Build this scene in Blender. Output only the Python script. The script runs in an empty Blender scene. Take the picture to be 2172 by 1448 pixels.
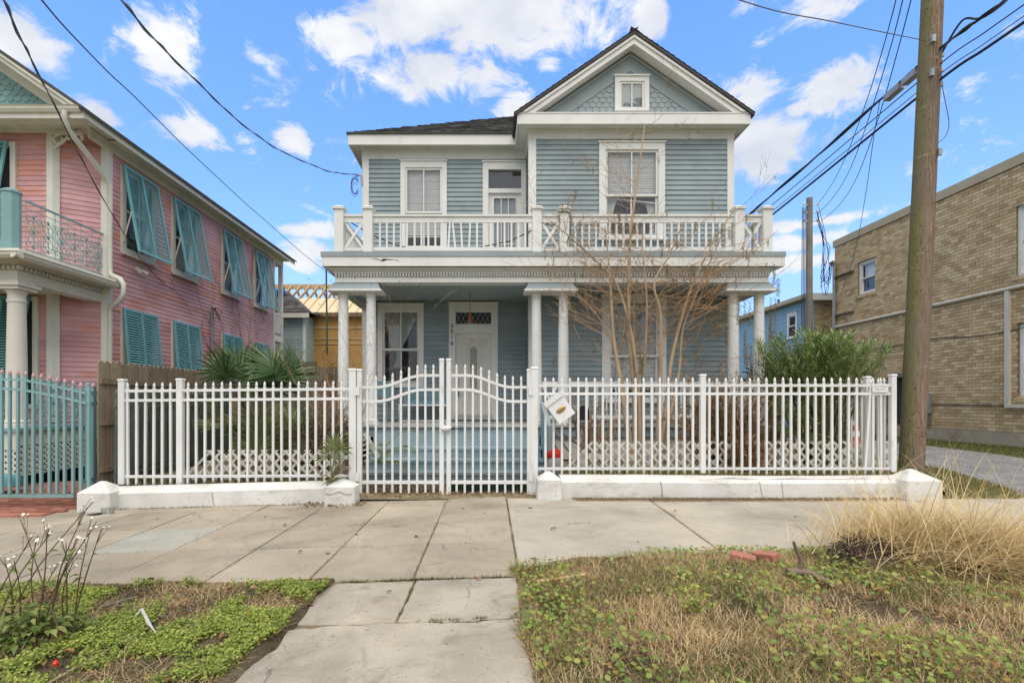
import bpy, math, random
import numpy as np
from mathutils import Vector, Matrix, noise as mnoise

# ---------------------------------------------------------------- camera, sky, sun, exposure
SC = bpy.context.scene
COL = SC.collection
F, CX, CY, CAMZ = 1086.0, 1040.0, 852.0, 1.5          # focal length (px), vanishing point, eye height
cam_d = bpy.data.cameras.new('camera')
cam_d.sensor_width = 36.0; cam_d.lens = 18.0
cam_d.shift_x = (1086.0 - CX) / 2172.0
cam_d.shift_y = (CY - 724.0) / 2172.0
cam_d.clip_start = 0.05; cam_d.clip_end = 3000
cam = bpy.data.objects.new('camera', cam_d)
cam.location = (0, 0, CAMZ); cam.rotation_euler = (math.pi / 2, 0, 0)
COL.objects.link(cam); SC.camera = cam

SUN_EL, SUN_AZ = math.radians(63), math.radians(180)   # azimuth clockwise from +Y: sun behind the camera, a little left
SUN_STRENGTH, SUN_ANGLE = 2.3, math.radians(70)
SKY_STRENGTH = 0.10
EXPOSURE = 0.40
sun_d = bpy.data.lights.new('sun', 'SUN')
sun_d.energy = SUN_STRENGTH; sun_d.angle = SUN_ANGLE; sun_d.color = (1.0, 0.92, 0.79)
sun = bpy.data.objects.new('sun', sun_d); COL.objects.link(sun)
sdir = Vector((math.sin(SUN_AZ) * math.cos(SUN_EL), math.cos(SUN_AZ) * math.cos(SUN_EL), math.sin(SUN_EL)))
sun.rotation_euler = sdir.to_track_quat('Z', 'Y').to_euler()
sun.location = sdir * 50

world = bpy.data.worlds.new('World'); SC.world = world; world.use_nodes = True
wt = world.node_tree; wt.nodes.clear()
def wn(t, **k):
    n = wt.nodes.new(t)
    for a, b in k.items(): setattr(n, a, b)
    return n
def wmath(op, a, b=None, c=None, clamp=False):
    n = wn('ShaderNodeMath', operation=op, use_clamp=clamp)
    for i, v in enumerate((a, b, c)):
        if v is None: continue
        if isinstance(v, (int, float)): n.inputs[i].default_value = v
        else: wt.links.new(v, n.inputs[i])
    return n.outputs[0]
def wvec(op, a, b):
    n = wn('ShaderNodeVectorMath', operation=op)
    for i, v in enumerate((a, b)):
        if isinstance(v, tuple): n.inputs[i].default_value = v
        else: wt.links.new(v, n.inputs[i])
    return n
sky = wn('ShaderNodeTexSky', sky_type='NISHITA', sun_disc=False)
sky.sun_elevation = SUN_EL; sky.sun_rotation = SUN_AZ
sky.air_density = 1.0; sky.dust_density = 0.6; sky.ozone_density = 2.0
tc = wn('ShaderNodeTexCoord')
D = tc.outputs['Generated']
sep = wn('ShaderNodeSeparateXYZ'); wt.links.new(D, sep.inputs[0])
# clouds: (px, py, half width, half height, weight) as directions of the cloud banks seen beyond the roofs
CLOUDS = [(860, 30, 120, 65, 1.0), (1080, 20, 240, 70, 1.15), (730, 85, 90, 38, .75), (905, 155, 95, 48, 1.1), (1020, 165, 90, 40, .8),
          (1000, 100, 130, 36, .6), (345, 85, 62, 66, 1.0), (40, 80, 75, 52, 1.05), (420, 285, 60, 32, 1.0), (620, 295, 44, 34, 1.05),
          (520, 298, 40, 22, .55), (1100, 222, 55, 36, .8), (1165, 140, 36, 24, .6), (1375, 50, 40, 46, 1.0), (1590, 195, 62, 42, 1.05),
          (1620, 320, 90, 58, 1.15), (1775, 185, 75, 48, 1.05), (1700, 230, 30, 16, .9), (1760, 12, 75, 32, .85), (220, 243, 36, 22, .9),
          (1740, 470, 150, 15, .9), (1700, 512, 130, 20, .85), (660, 488, 75, 20, .95), (660, 530, 75, 28, .75), (1690, 560, 110, 24, .8),
          (640, 560, 60, 24, .7), (1570, 20, 60, 18, .5)]
acc = None
for (px, py, rx, ry, w) in CLOUDS:
    c = Vector(((px - CX) / F, 1.0, (CY - py) / F)); L = c.length; c /= L
    s = wvec('SUBTRACT', D, tuple(c))
    m = wvec('MULTIPLY', s.outputs[0], (F * L / (rx * 1.3), F * L / (rx * 2.4), F * L / (ry * 1.32)))
    ln = wn('ShaderNodeVectorMath', operation='LENGTH'); wt.links.new(m.outputs[0], ln.inputs[0])
    v = wmath('MULTIPLY', wmath('SUBTRACT', 1.0, ln.outputs['Value'], clamp=True), w)
    acc = v if acc is None else wmath('MAXIMUM', acc, v)
# fine cloud texture
mp = wvec('MULTIPLY', D, (1.0, 1.0, 1.55))
def wnoise(scale, detail, rough, dist=0.0):
    n = wn('ShaderNodeTexNoise'); n.inputs['Scale'].default_value = scale; n.inputs['Detail'].default_value = detail
    n.inputs['Roughness'].default_value = rough; n.inputs['Distortion'].default_value = dist
    wt.links.new(mp.outputs[0], n.inputs['Vector']); return n.outputs['Fac']
n1 = wnoise(12, 10, .66, .5); n2 = wnoise(3.2, 6, .6)
# out of view: much denser unseen cloud, added to whiten the soft light
away = wmath('SUBTRACT', 1.0, wmath('MULTIPLY_ADD', sep.outputs[1], 2.6, -0.75, clamp=True))
gen = wmath('MULTIPLY', wmath('MULTIPLY_ADD', n2, 4.5, -1.35, clamp=True), away)
field = wmath('ADD', wmath('MULTIPLY', wmath('MAXIMUM', acc, gen), 1.25), wmath('MULTIPLY_ADD', n1, 3.0, -1.60))
dens = wn('ShaderNodeMapRange', interpolation_type='SMOOTHSTEP')
wt.links.new(field, dens.inputs['Value'])
dens.inputs['From Min'].default_value = .08; dens.inputs['From Max'].default_value = .70
# thin veil towards the horizon
veil = wmath('MULTIPLY', wmath('POWER', wmath('SUBTRACT', 1.0, wmath('ABSOLUTE', sep.outputs[2]), clamp=True), 7.0), .55)
alpha = wmath('MAXIMUM', wmath('MULTIPLY', dens.outputs[0], .96), veil)
shade = wn('ShaderNodeMapRange'); wt.links.new(wnoise(6, 5, .55), shade.inputs['Value'])
shade.inputs['From Min'].default_value = .35; shade.inputs['From Max'].default_value = .65
ccol = wn('ShaderNodeMix', data_type='RGBA'); wt.links.new(shade.outputs[0], ccol.inputs[0])
ccol.inputs[6].default_value = (5.4, 5.7, 6.4, 1); ccol.inputs[7].default_value = (7.9, 7.85, 7.8, 1)
tint = wn('ShaderNodeMix', data_type='RGBA', blend_type='MULTIPLY'); tint.inputs[0].default_value = 1
wt.links.new(sky.outputs[0], tint.inputs[6]); tint.inputs[7].default_value = (1.0, 1.0, 1.0, 1)
mix = wn('ShaderNodeMix', data_type='RGBA')
wt.links.new(alpha, mix.inputs[0]); wt.links.new(tint.outputs[2], mix.inputs[6]); wt.links.new(ccol.outputs[2], mix.inputs[7])
bg = wn('ShaderNodeBackground'); bg.inputs['Strength'].default_value = SKY_STRENGTH
wt.links.new(mix.outputs[2], bg.inputs['Color'])
wo = wn('ShaderNodeOutputWorld'); wt.links.new(bg.outputs[0], wo.inputs[0])
tr_ = wn('ShaderNodeValToRGB'); wt.links.new(sep.outputs[2], tr_.inputs[0])
e_ = tr_.color_ramp.elements; e_[0].position = 0.0; e_[0].color = (.27, .33, .42, 1); e_[1].position = .55; e_[1].color = (.52, .71, .91, 1)
e2_ = e_.new(.22); e2_.color = (.46, .58, .74, 1)
tsc = wvec('MULTIPLY', tr_.outputs[0], (3.0, 3.0, 3.0)); wt.links.new(tsc.outputs[0], tint.inputs[7])

vs = SC.view_settings
SC.display_settings.display_device = 'sRGB'
vs.view_transform = 'Standard'; vs.look = 'None'; vs.exposure = EXPOSURE; vs.gamma = 1.0; vs.use_curve_mapping = False
SC.cycles.max_bounces = 8; SC.cycles.transparent_max_bounces = 24
SC.cycles.use_denoising = True
SC.cycles.caustics_reflective = False; SC.cycles.caustics_refractive = False

# ---------------------------------------------------------------- helpers
RND = random.Random(11)
def U(a, b): return RND.uniform(a, b)
def PX(px, Y): return (px - CX) * Y / F
def PZ(py, Y): return CAMZ + (CY - py) * Y / F
def P(px, py, Y): return Vector((PX(px, Y), Y, PZ(py, Y)))

ORG = {}
def _link(o, parent, loc):
    COL.objects.link(o)
    loc = Vector(loc)
    if parent is not None:
        o.parent = parent; o.location = loc - ORG[parent.name]
    else:
        o.location = loc
    ORG[o.name] = loc
    return o
def empty(name, loc, label=None, cat=None, group=None, kind=None, parent=None):
    o = bpy.data.objects.new(name, None); o.empty_display_size = .2
    _link(o, parent, loc); tag(o, label, cat, group, kind); return o
def tag(o, label=None, cat=None, group=None, kind=None):
    if label: o['label'] = label
    if cat: o['category'] = cat
    if group: o['group'] = group
    if kind: o['kind'] = kind
    return o
def inst(name, mesh, parent, loc, rot=None, scale=None):
    o = bpy.data.objects.new(name, mesh); _link(o, parent, loc)
    if rot is not None: o.rotation_euler = rot
    if scale is not None: o.scale = scale
    return o

class MB:
    def __init__(s): s.v = []; s.f = []
    def add(s, vs, fs):
        b = len(s.v); s.v.extend([tuple(q) for q in vs]); s.f.extend([tuple(i + b for i in f) for f in fs]); return s
    def hexa(s, p):                                    # 8 points: bottom ring 0-3, top ring 4-7
        return s.add(p, [(3, 2, 1, 0), (4, 5, 6, 7), (0, 1, 5, 4), (1, 2, 6, 5), (2, 3, 7, 6), (3, 0, 4, 7)])
    def box(s, x0, x1, y0, y1, z0, z1):
        return s.hexa([(x0, y0, z0), (x1, y0, z0), (x1, y1, z0), (x0, y1, z0), (x0, y0, z1), (x1, y0, z1), (x1, y1, z1), (x0, y1, z1)])
    def bbox(s, x0, x1, y0, y1, z0, z1, b):            # box with chamfered vertical edges and top
        def ring(i, z): return [(x0 + b + i, y0 + i, z), (x1 - b - i, y0 + i, z), (x1 - i, y0 + b + i, z), (x1 - i, y1 - b - i, z), (x1 - b - i, y1 - i, z), (x0 + b + i, y1 - i, z), (x0 + i, y1 - b - i, z), (x0 + i, y0 + b + i, z)]
        return s.loft([ring(0, z0), ring(0, z1 - b), ring(b, z1)])
    def loft(s, rings, cap=True):
        n = len(rings[0]); vs = [q for r in rings for q in r]; fs = []
        for k in range(len(rings) - 1):
            for i in range(n):
                j = (i + 1) % n
                fs.append((k * n + i, k * n + j, (k + 1) * n + j, (k + 1) * n + i))
        if cap:
            fs.append(tuple(range(n - 1, -1, -1))); b = (len(rings) - 1) * n; fs.append(tuple(b + i for i in range(n)))
        return s.add(vs, fs)
    def prism(s, poly, ext):                           # poly of 3-D points (ordered), extruded by vector ext
        e = Vector(ext); a = [Vector(q) for q in poly]; n = len(a)
        vs = a + [q + e for q in a]
        fs = [tuple(range(n)), tuple(range(2 * n - 1, n - 1, -1))] + [(i, i + n, (i + 1) % n + n, (i + 1) % n) for i in range(n)]
        return s.add(vs, fs)
    def tube(s, pts, rad, n=6, cap=True):
        pts = [Vector(q) for q in pts]
        if isinstance(rad, (int, float)): rad = [rad] * len(pts)
        rings = []; up = None
        for i, q in enumerate(pts):
            t = (pts[min(i + 1, len(pts) - 1)] - pts[max(i - 1, 0)])
            if t.length < 1e-9: t = Vector((0, 0, 1))
            t.normalize()
            if up is None:
                up = Vector((0, 0, 1)) if abs(t.z) < .9 else Vector((1, 0, 0))
            a = t.cross(up)
            if a.length < 1e-6: a = t.cross(Vector((1, 0, 0)))
            a.normalize(); b = a.cross(t); up = b
            rings.append([q + (a * math.cos(2 * math.pi * k / n) + b * math.sin(2 * math.pi * k / n)) * rad[i] for k in range(n)])
        return s.loft(rings, cap)
    def lathe(s, c, prof, n=16):                       # prof: (radius, z)
        rings = [[(c[0] + r * math.cos(2 * math.pi * k / n), c[1] + r * math.sin(2 * math.pi * k / n), z) for k in range(n)] for r, z in prof]
        return s.loft(rings)
    def bar(s, a, b, w, h, up=(0, 0, 1)):              # rectangular bar from a to b
        a, b = Vector(a), Vector(b); t = (b - a).normalized(); r = t.cross(Vector(up)); r.normalize(); u = r.cross(t)
        r = r * w / 2; u = u * h / 2
        return s.hexa([a - r - u, a + r - u, b + r - u, b - r - u, a - r + u, a + r + u, b + r + u, b - r + u])
    def mesh(s, name, mat, smooth=False, org=(0, 0, 0)):
        me = bpy.data.meshes.new(name)
        o = Vector(org)
        me.from_pydata([tuple(Vector(q) - o) for q in s.v], [], s.f)
        if mat:
            for m in (mat if isinstance(mat, (list, tuple)) else [mat]): me.materials.append(m)
        me.update()
        fix_normals(me)
        if smooth: smooth_mesh(me, 40 if smooth is True else smooth)
        return me
    def obj(s, name, mat, parent=None, loc=None, smooth=False, **tags):
        if loc is None: loc = ORG[parent.name] if parent is not None else (0, 0, 0)
        me = s.mesh(name, mat, smooth, loc)
        o = bpy.data.objects.new(name, me); _link(o, parent, loc); tag(o, **tags); return o
import bmesh
def fix_normals(me):
    if len(me.polygons) > 60000: return
    bm = bmesh.new(); bm.from_mesh(me); bmesh.ops.recalc_face_normals(bm, faces=bm.faces); bm.to_mesh(me); bm.free()
def smooth_mesh(me, ang):
    me.polygons.foreach_set('use_smooth', [True] * len(me.polygons))
    try: me.set_sharp_from_angle(angle=math.radians(ang))
    except Exception: pass
def np_mesh(name, verts, tris, mat):
    verts = np.asarray(verts, dtype=np.float32); tris = np.asarray(tris, dtype=np.int32)
    me = bpy.data.meshes.new(name)
    me.vertices.add(len(verts)); me.vertices.foreach_set('co', verts.ravel())
    k = tris.shape[1]
    me.loops.add(tris.size); me.loops.foreach_set('vertex_index', tris.ravel())
    me.polygons.add(len(tris)); me.polygons.foreach_set('loop_start', np.arange(0, tris.size, k, dtype=np.int32))
    me.polygons.foreach_set('loop_total', np.full(len(tris), k, dtype=np.int32))
    me.update(calc_edges=True); me.validate()
    for m in (mat if isinstance(mat, (list, tuple)) else [mat]): me.materials.append(m)
    return me

class Wall:                                            # vertical plane from A to B in plan; outward is to the right of A->B
    def __init__(s, A, B):
        s.A = Vector((A[0], A[1], 0)); d = Vector((B[0] - A[0], B[1] - A[1], 0)); s.L = d.length; s.u = d.normalized()
        s.n = Vector((s.u.y, -s.u.x, 0))
    def p(s, t, d, z): return s.A + s.u * t + s.n * d + Vector((0, 0, z))
    def box(s, mb, t0, t1, d0, d1, z0, z1):
        return mb.hexa([s.p(t0, d1, z0), s.p(t1, d1, z0), s.p(t1, d0, z0), s.p(t0, d0, z0), s.p(t0, d1, z1), s.p(t1, d1, z1), s.p(t1, d0, z1), s.p(t0, d0, z1)])
    def frame(s, mb, t0, t1, z0, z1, w, d0, d1, wt_=None, wb=None):   # rectangular frame, members butted
        wt_ = w if wt_ is None else wt_; wb = w if wb is None else wb
        s.box(mb, t0, t0 + w, d0, d1, z0, z1); s.box(mb, t1 - w, t1, d0, d1, z0, z1)
        if wt_: s.box(mb, t0 + w, t1 - w, d0, d1, z1 - wt_, z1)
        if wb: s.box(mb, t0 + w, t1 - w, d0, d1, z0, z0 + wb)
        return mb
def boards(wall, parent, z0, z1, ex, mat, openings=(), t0=0.0, t1=None, proud=.030, name='board', jitter=.0012):
    t1 = wall.L if t1 is None else t1
    z = z0; out = []
    while z < z1 - .02:
        zt = min(z + ex + .012, z1)
        segs = [(t0, t1)]
        for (a, b, c, d) in openings:
            if c < z - .005 and d > zt - .02:
                ns = []
                for (p_, q) in segs:
                    if b <= p_ or a >= q: ns.append((p_, q)); continue
                    if a - p_ > .03: ns.append((p_, a))
                    if q - b > .03: ns.append((b, q))
                segs = ns
        for (p_, q) in segs:
            j = U(-jitter, jitter); pr = proud + U(-.002, .003)
            mb = MB()
            mb.hexa([wall.p(p_, pr, z + j), wall.p(q, pr, z + U(-jitter, jitter)), wall.p(q, 0, z), wall.p(p_, 0, z),
                     wall.p(p_, .006, zt), wall.p(q, .006, zt), wall.p(q, 0, zt), wall.p(p_, 0, zt)])
            out.append(mb.obj(name, mat, parent))
        z += ex
    return out

# ---------------------------------------------------------------- materials
def nt_new(name):
    m = bpy.data.materials.new(name); m.use_nodes = True
    nt = m.node_tree; nt.nodes.clear()
    out = nt.nodes.new('ShaderNodeOutputMaterial')
    return m, nt, out
class NB:
    def __init__(s, nt): s.nt = nt
    def n(s, t, **k):
        n = s.nt.nodes.new(t)
        for a, b in k.items(): setattr(n, a, b)
        return n
    def put(s, sock, v):
        if isinstance(v, bpy.types.NodeSocket): s.nt.links.new(v, sock)
        elif isinstance(v, (tuple, list)) and len(v) == 3 and sock.type == 'RGBA': sock.default_value = (*v, 1)
        else: sock.default_value = v
    def pos(s): return s.n('ShaderNodeNewGeometry').outputs['Position']
    def island(s): return s.n('ShaderNodeNewGeometry').outputs['Random Per Island']
    def orand(s): return s.n('ShaderNodeObjectInfo').outputs['Random']
    def scaled(s, vec, sc):
        n = s.n('ShaderNodeVectorMath', operation='MULTIPLY'); s.put(n.inputs[0], vec); n.inputs[1].default_value = sc; return n.outputs[0]
    def noise(s, vec, scale, detail=4, rough=.55, dist=0):
        n = s.n('ShaderNodeTexNoise'); s.put(n.inputs['Vector'], vec); n.inputs['Scale'].default_value = scale
        n.inputs['Detail'].default_value = detail; n.inputs['Roughness'].default_value = rough; n.inputs['Distortion'].default_value = dist
        return n.outputs['Fac']
    def mr(s, v, a, b, c=0.0, d=1.0, smooth=True):
        n = s.n('ShaderNodeMapRange', interpolation_type='SMOOTHSTEP' if smooth else 'LINEAR'); s.put(n.inputs['Value'], v)
        n.inputs['From Min'].default_value = a; n.inputs['From Max'].default_value = b
        n.inputs['To Min'].default_value = c; n.inputs['To Max'].default_value = d; return n.outputs[0]
    def math(s, op, a, b=0.0, clamp=False):
        n = s.n('ShaderNodeMath', operation=op, use_clamp=clamp); s.put(n.inputs[0], a); s.put(n.inputs[1], b); return n.outputs[0]
    def mix(s, fac, a, b, blend='MIX'):
        n = s.n('ShaderNodeMix', data_type='RGBA', blend_type=blend); s.put(n.inputs[0], fac); s.put(n.inputs[6], a); s.put(n.inputs[7], b); return n.outputs[2]
    def ramp(s, fac, stops, interp='LINEAR'):
        n = s.n('ShaderNodeValToRGB'); s.put(n.inputs[0], fac); n.color_ramp.interpolation = interp
        e = n.color_ramp.elements
        while len(e) < len(stops): e.new(.5)
        for k, (p_, c) in enumerate(stops): e[k].position = p_; e[k].color = (*c, 1)
        return n.outputs[0]
    def bump(s, h, strength, dist=.01):
        n = s.n('ShaderNodeBump'); s.put(n.inputs['Height'], h); n.inputs['Strength'].default_value = strength; n.inputs['Distance'].default_value = dist; return n.outputs[0]
    def bsdf(s, out, col, rough=.6, normal=None, spec=.4, metal=0.0, trans=0.0):
        b = s.n('ShaderNodeBsdfPrincipled'); s.put(b.inputs['Base Color'], col); s.put(b.inputs['Roughness'], rough)
        b.inputs['Specular IOR Level'].default_value = spec; b.inputs['Metallic'].default_value = metal
        if normal is not None: s.put(b.inputs['Normal'], normal)
        s.nt.links.new(b.outputs[0], out.inputs[0]); return b
def mul(c, k): return tuple(min(1, x * k) for x in c)

def paint(name, col, var=.10, dirt=None, dirt_amt=.35, dirt_scale=2.2, rough=.55, streak=(1, 1, .25), orand=.06, bump=.12, grain=60, chips=None):
    """weathered paint: slow tone drift, per-piece tone, dirty streaks with their own shape, fine grain relief, optional chips"""
    m, nt, out = nt_new(name); b = NB(nt); p = b.pos()
    t = b.noise(p, 1.3, 5, .6)
    c = b.mix(b.mr(t, .3, .7), mul(col, 1 - var), mul(col, 1 + var * .6))
    r = b.orand()
    c = b.mix(1.0, c, b.ramp(r, [(0, (1 - orand,) * 3), (1, (1 + orand * .5,) * 3)]), 'MULTIPLY')
    if dirt:
        d = b.noise(b.scaled(p, streak), dirt_scale, 7, .68, .4)
        c = b.mix(b.mr(d, .52, .78, 0, dirt_amt), c, dirt)
    if chips:
        d = b.noise(b.scaled(p, (1, 1, 1.6)), 9, 8, .72, .2)
        c = b.mix(b.mr(d, .685, .70, 0, .9), c, chips)
    g = b.noise(p, grain, 3, .6)
    b.bsdf(out, c, rough, b.bump(g, bump, .004), .35)
    return m
def plain(name, col, rough=.5, metal=0.0, var=.08, bump=.0, scale=20, spec=.4):
    m, nt, out = nt_new(name); b = NB(nt); p = b.pos()
    t = b.noise(p, scale, 5, .6)
    c = b.mix(b.mr(t, .3, .7), mul(col, 1 - var), mul(col, 1 + var))
    b.bsdf(out, c, rough, b.bump(t, bump, .01) if bump else None, spec, metal)
    return m
def leafmat(name, stops, rough=.5, trans=.25, spec=.35):
    """leaf colour differs leaf by leaf; a little light passes through"""
    m, nt, out = nt_new(name); b = NB(nt)
    c = b.ramp(b.island(), stops)
    p = b.pos(); c = b.mix(1.0, c, b.ramp(b.noise(p, 2.0, 4, .6), [(.3, (.78,) * 3), (.7, (1.12,) * 3)]), 'MULTIPLY')
    bs = b.n('ShaderNodeBsdfPrincipled'); b.put(bs.inputs['Base Color'], c); bs.inputs['Roughness'].default_value = rough
    bs.inputs['Specular IOR Level'].default_value = spec
    tr = b.n('ShaderNodeBsdfTranslucent'); b.put(tr.inputs['Color'], c)
    mx = b.n('ShaderNodeMixShader'); mx.inputs[0].default_value = trans
    nt.links.new(bs.outputs[0], mx.inputs[1]); nt.links.new(tr.outputs[0], mx.inputs[2]); nt.links.new(mx.outputs[0], out.inputs[0])
    return m
def glassmat(name, tint=(.75, .8, .8), refl=1.0):
    m, nt, out = nt_new(name); b = NB(nt)
    lw = b.n('ShaderNodeLayerWeight'); lw.inputs['Blend'].default_value = .5
    fres = b.math('ADD', b.math('MULTIPLY', b.math('POWER', lw.outputs['Facing'], 5.0), .9), .045)
    tr = b.n('ShaderNodeBsdfTransparent'); b.put(tr.inputs['Color'], tint)
    gl = b.n('ShaderNodeBsdfGlossy'); gl.inputs['Roughness'].default_value = .02
    p = b.pos(); b.put(gl.inputs['Normal'], b.bump(b.noise(p, 2.5, 2, .5), .05, .05))
    f = b.math('MULTIPLY', fres, refl * 1.5, True)
    mx = b.n('ShaderNodeMixShader'); b.put(mx.inputs[0], f)
    nt.links.new(tr.outputs[0], mx.inputs[1]); nt.links.new(gl.outputs[0], mx.inputs[2]); nt.links.new(mx.outputs[0], out.inputs[0])
    return m
M = {}
M['siding'] = paint('blue_grey_siding', (.288, .348, .362), .13, (.20, .23, .23), .5, 2.0, .6, (.35, .35, 1.6), .10, .18, 45)
M['bluetrim'] = paint('blue_grey_trim', (.32, .375, .385), .08, (.23, .26, .25), .3, 2.0, .6)
M['white'] = paint('white_trim_paint', (.745, .74, .705), .06, (.47, .44, .37), .45, 2.3, .5, (1, 1, .5), .03, .10, 50, (.36, .31, .25))
M['white2'] = paint('white_column_paint', (.74, .74, .715), .05, (.50, .47, .40), .35, 3, .5, (1.4, 1.4, .3), .03, .06, 60, (.30, .27, .23))
M['fencew'] = paint('white_powder_coat', (.76, .76, .745), .05, (.46, .42, .33), .55, 4.5, .35, (1, 1, .35), .06, .03, 80)
M['pink'] = None
M['teal'] = paint('teal_shutter_paint', (.17, .40, .405), .10, (.12, .29, .29), .3, 3, .5, (1, 1, .4), .05, .06)
M['tealp'] = paint('pale_teal_gate_paint', (.215, .38, .385), .10, (.30, .25, .2), .25, 5, .45, (1, 1, .5), .05, .06)
M['tealg'] = paint('teal_gable_paint', (.215, .37, .355), .08, (.15, .27, .26), .35, 3, .6, (1, 1, .6), .16, .08)
M['cream'] = paint('cream_trim_paint', (.68, .66, .575), .07, (.42, .385, .30), .45, 2.4, .55, (1, 1, .4), .04, .08, 50, (.33, .26, .2))
M['glass'] = glassmat('window_glass', (.95, .96, .96)); M['glassd'] = glassmat('dim_window_glass', (.86, .88, .88), .8)
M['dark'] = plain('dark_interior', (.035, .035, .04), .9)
M['black'] = plain('black_plastic', (.012, .012, .013), .45)
M['blind'] = plain('blind_slats', (.86, .85, .81), .5, 0, .04)
M['lace'] = leafmat('lace_curtain', [(0, (.76, .75, .68)), (1, (.82, .81, .75))], .9, .15)
M['metal'] = plain('galvanised_metal', (.38, .38, .37), .45, .6, .15, .1, 8)
M['brass'] = plain('aged_brass', (.42, .30, .13), .4, .8)
M['copper'] = plain('copper_shade', (.33, .14, .07), .45, .6, .2)
def pinkmat():
    m, nt, out = nt_new('faded_pink_siding'); b = NB(nt); p = b.pos()
    t = b.noise(p, 1.1, 5, .6)
    c = b.mix(b.mr(t, .3, .7), (.575, .295, .305), (.69, .40, .405))
    # worn coral patches where the older coat shows, drawn out along the boards
    w = b.noise(b.scaled(p, (.40, .40, 1.3)), 1.2, 5, .58, .4)
    r = b.orand(); w2 = b.math('ADD', w, b.math('MULTIPLY', r, .16))
    c = b.mix(b.mr(w2, .625, .71, 0, .75), c, (.58, .255, .175))
    c = b.mix(1.0, c, b.ramp(r, [(0, (.9,) * 3), (1, (1.06,) * 3)]), 'MULTIPLY')
    g = b.noise(p, 45, 3, .6)
    b.bsdf(out, c, .6, b.bump(g, .15, .004), .3); return m
M['pink'] = pinkmat()
def concrete(name, ca, cb, stain=(.2, .17, .13), scale=1.1, amt=.5, orand=.12, pits=True):
    m, nt, out = nt_new(name); b = NB(nt); p = b.pos()
    c = b.mix(b.mr(b.noise(p, scale, 8, .65, .3), .3, .7), ca, cb)
    c = b.mix(b.mr(b.noise(p, 2.1, 8, .72, .9), .50, .72, 0, amt), c, stain)
    fine = b.noise(p, 130, 3, .7)
    blot = b.noise(p, .55, 5, .6, .6); c = b.mix(1.0, c, b.ramp(blot, [(.3, (.70, .70, .71)), (.52, (.98,) * 3), (.75, (1.12, 1.09, 1.04))]), 'MULTIPLY')
    ck = b.n('ShaderNodeTexVoronoi', feature='DISTANCE_TO_EDGE'); wp = b.n('ShaderNodeVectorMath', operation='ADD'); b.put(wp.inputs[0], p)
    wn_ = b.n('ShaderNodeTexNoise'); b.put(wn_.inputs['Vector'], p); wn_.inputs['Scale'].default_value = 3.0; wn_.inputs['Detail'].default_value = 5
    b.put(wp.inputs[1], b.scaled(wn_.outputs['Color'], (.35, .35, .35))); b.put(ck.inputs['Vector'], wp.outputs[0]); ck.inputs['Scale'].default_value = .55
    cm = b.math('MULTIPLY', b.mr(ck.outputs['Distance'], .0, .006, 1, 0), b.mr(b.noise(p, .9, 2, .5), .5, .6, 0, .6)); c = b.mix(cm, c, mul(stain, .55))
    c = b.mix(1.0, c, b.ramp(fine, [(.3, (.76,) * 3), (.7, (1.13,) * 3)]), 'MULTIPLY')
    c = b.mix(1.0, c, b.ramp(b.orand(), [(0, (1 - orand,) * 3), (1, (1 + orand * .6,) * 3)]), 'MULTIPLY')
    sp = b.noise(p, 26, 2, .5); c = b.mix(b.mr(sp, .68, .73, 0, .6), c, (.15, .12, .09)); sp2 = b.noise(p, 9, 3, .5); c = b.mix(b.mr(sp2, .70, .73, 0, .45), c, (.13, .11, .085))
    h = b.math('ADD', b.noise(p, 9, 6, .6), b.math('MULTIPLY', fine, .5))
    b.bsdf(out, c, .85, b.bump(h, .35, .012), .25); return m
M['conc'] = concrete('old_sidewalk_concrete', (.345, .295, .225), (.445, .388, .30), (.20, .168, .125))
M['conc2'] = concrete('newer_sidewalk_concrete', (.42, .38, .31), (.50, .455, .375), (.30, .265, .205), 1.5, .35, .04)
M['concw'] = concrete('worn_walk_concrete', (.365, .32, .25), (.485, .435, .35), (.21, .182, .14), 1.8, .7, .03)
M['concp'] = concrete('patched_flag_concrete', (.37, .36, .305), (.43, .42, .36), (.30, .28, .23), 1.5, .4, .02)
def wallwhite():
    m, nt, out = nt_new('whitewashed_concrete'); b = NB(nt); p = b.pos()
    c = b.mix(b.mr(b.noise(p, 1.6, 6, .6), .3, .7), (.60, .59, .55), (.72, .715, .68))
    d = b.noise(b.scaled(p, (.5, 1, 1.3)), 2.6, 8, .72, .6)
    c = b.mix(b.mr(d, .49, .70, 0, .75), c, (.40, .38, .325))
    sp = b.noise(p, 22, 4, .65); c = b.mix(b.mr(sp, .64, .69, 0, .85), c, (.22, .185, .14))
    # rain-washed foot of the wall
    z = b.n('ShaderNodeSeparateXYZ'); b.put(z.inputs[0], p)
    h = b.math('ADD', b.noise(p, 14, 6, .65), b.math('MULTIPLY', b.noise(p, 70, 3, .6), .4))
    b.bsdf(out, c, .75, b.bump(h, .4, .012), .25); return m
M['wallw'] = wallwhite()
def soil():
    m, nt, out = nt_new('dry_soil'); b = NB(nt); p = b.pos()
    c = b.ramp(b.noise(p, 2.3, 8, .7, .4), [(.3, (.15, .115, .07)), (.5, (.27, .21, .13)), (.7, (.38, .31, .20))])
    c = b.mix(b.mr(b.noise(p, 40, 4, .7), .4, .7, 0, .6), c, (.37, .31, .21))
    h = b.math('ADD', b.noise(p, 12, 6, .7), b.noise(p, 60, 4, .7))
    b.bsdf(out, c, .95, b.bump(h, .8, .03), .1); return m
M['soil'] = soil()
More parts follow.
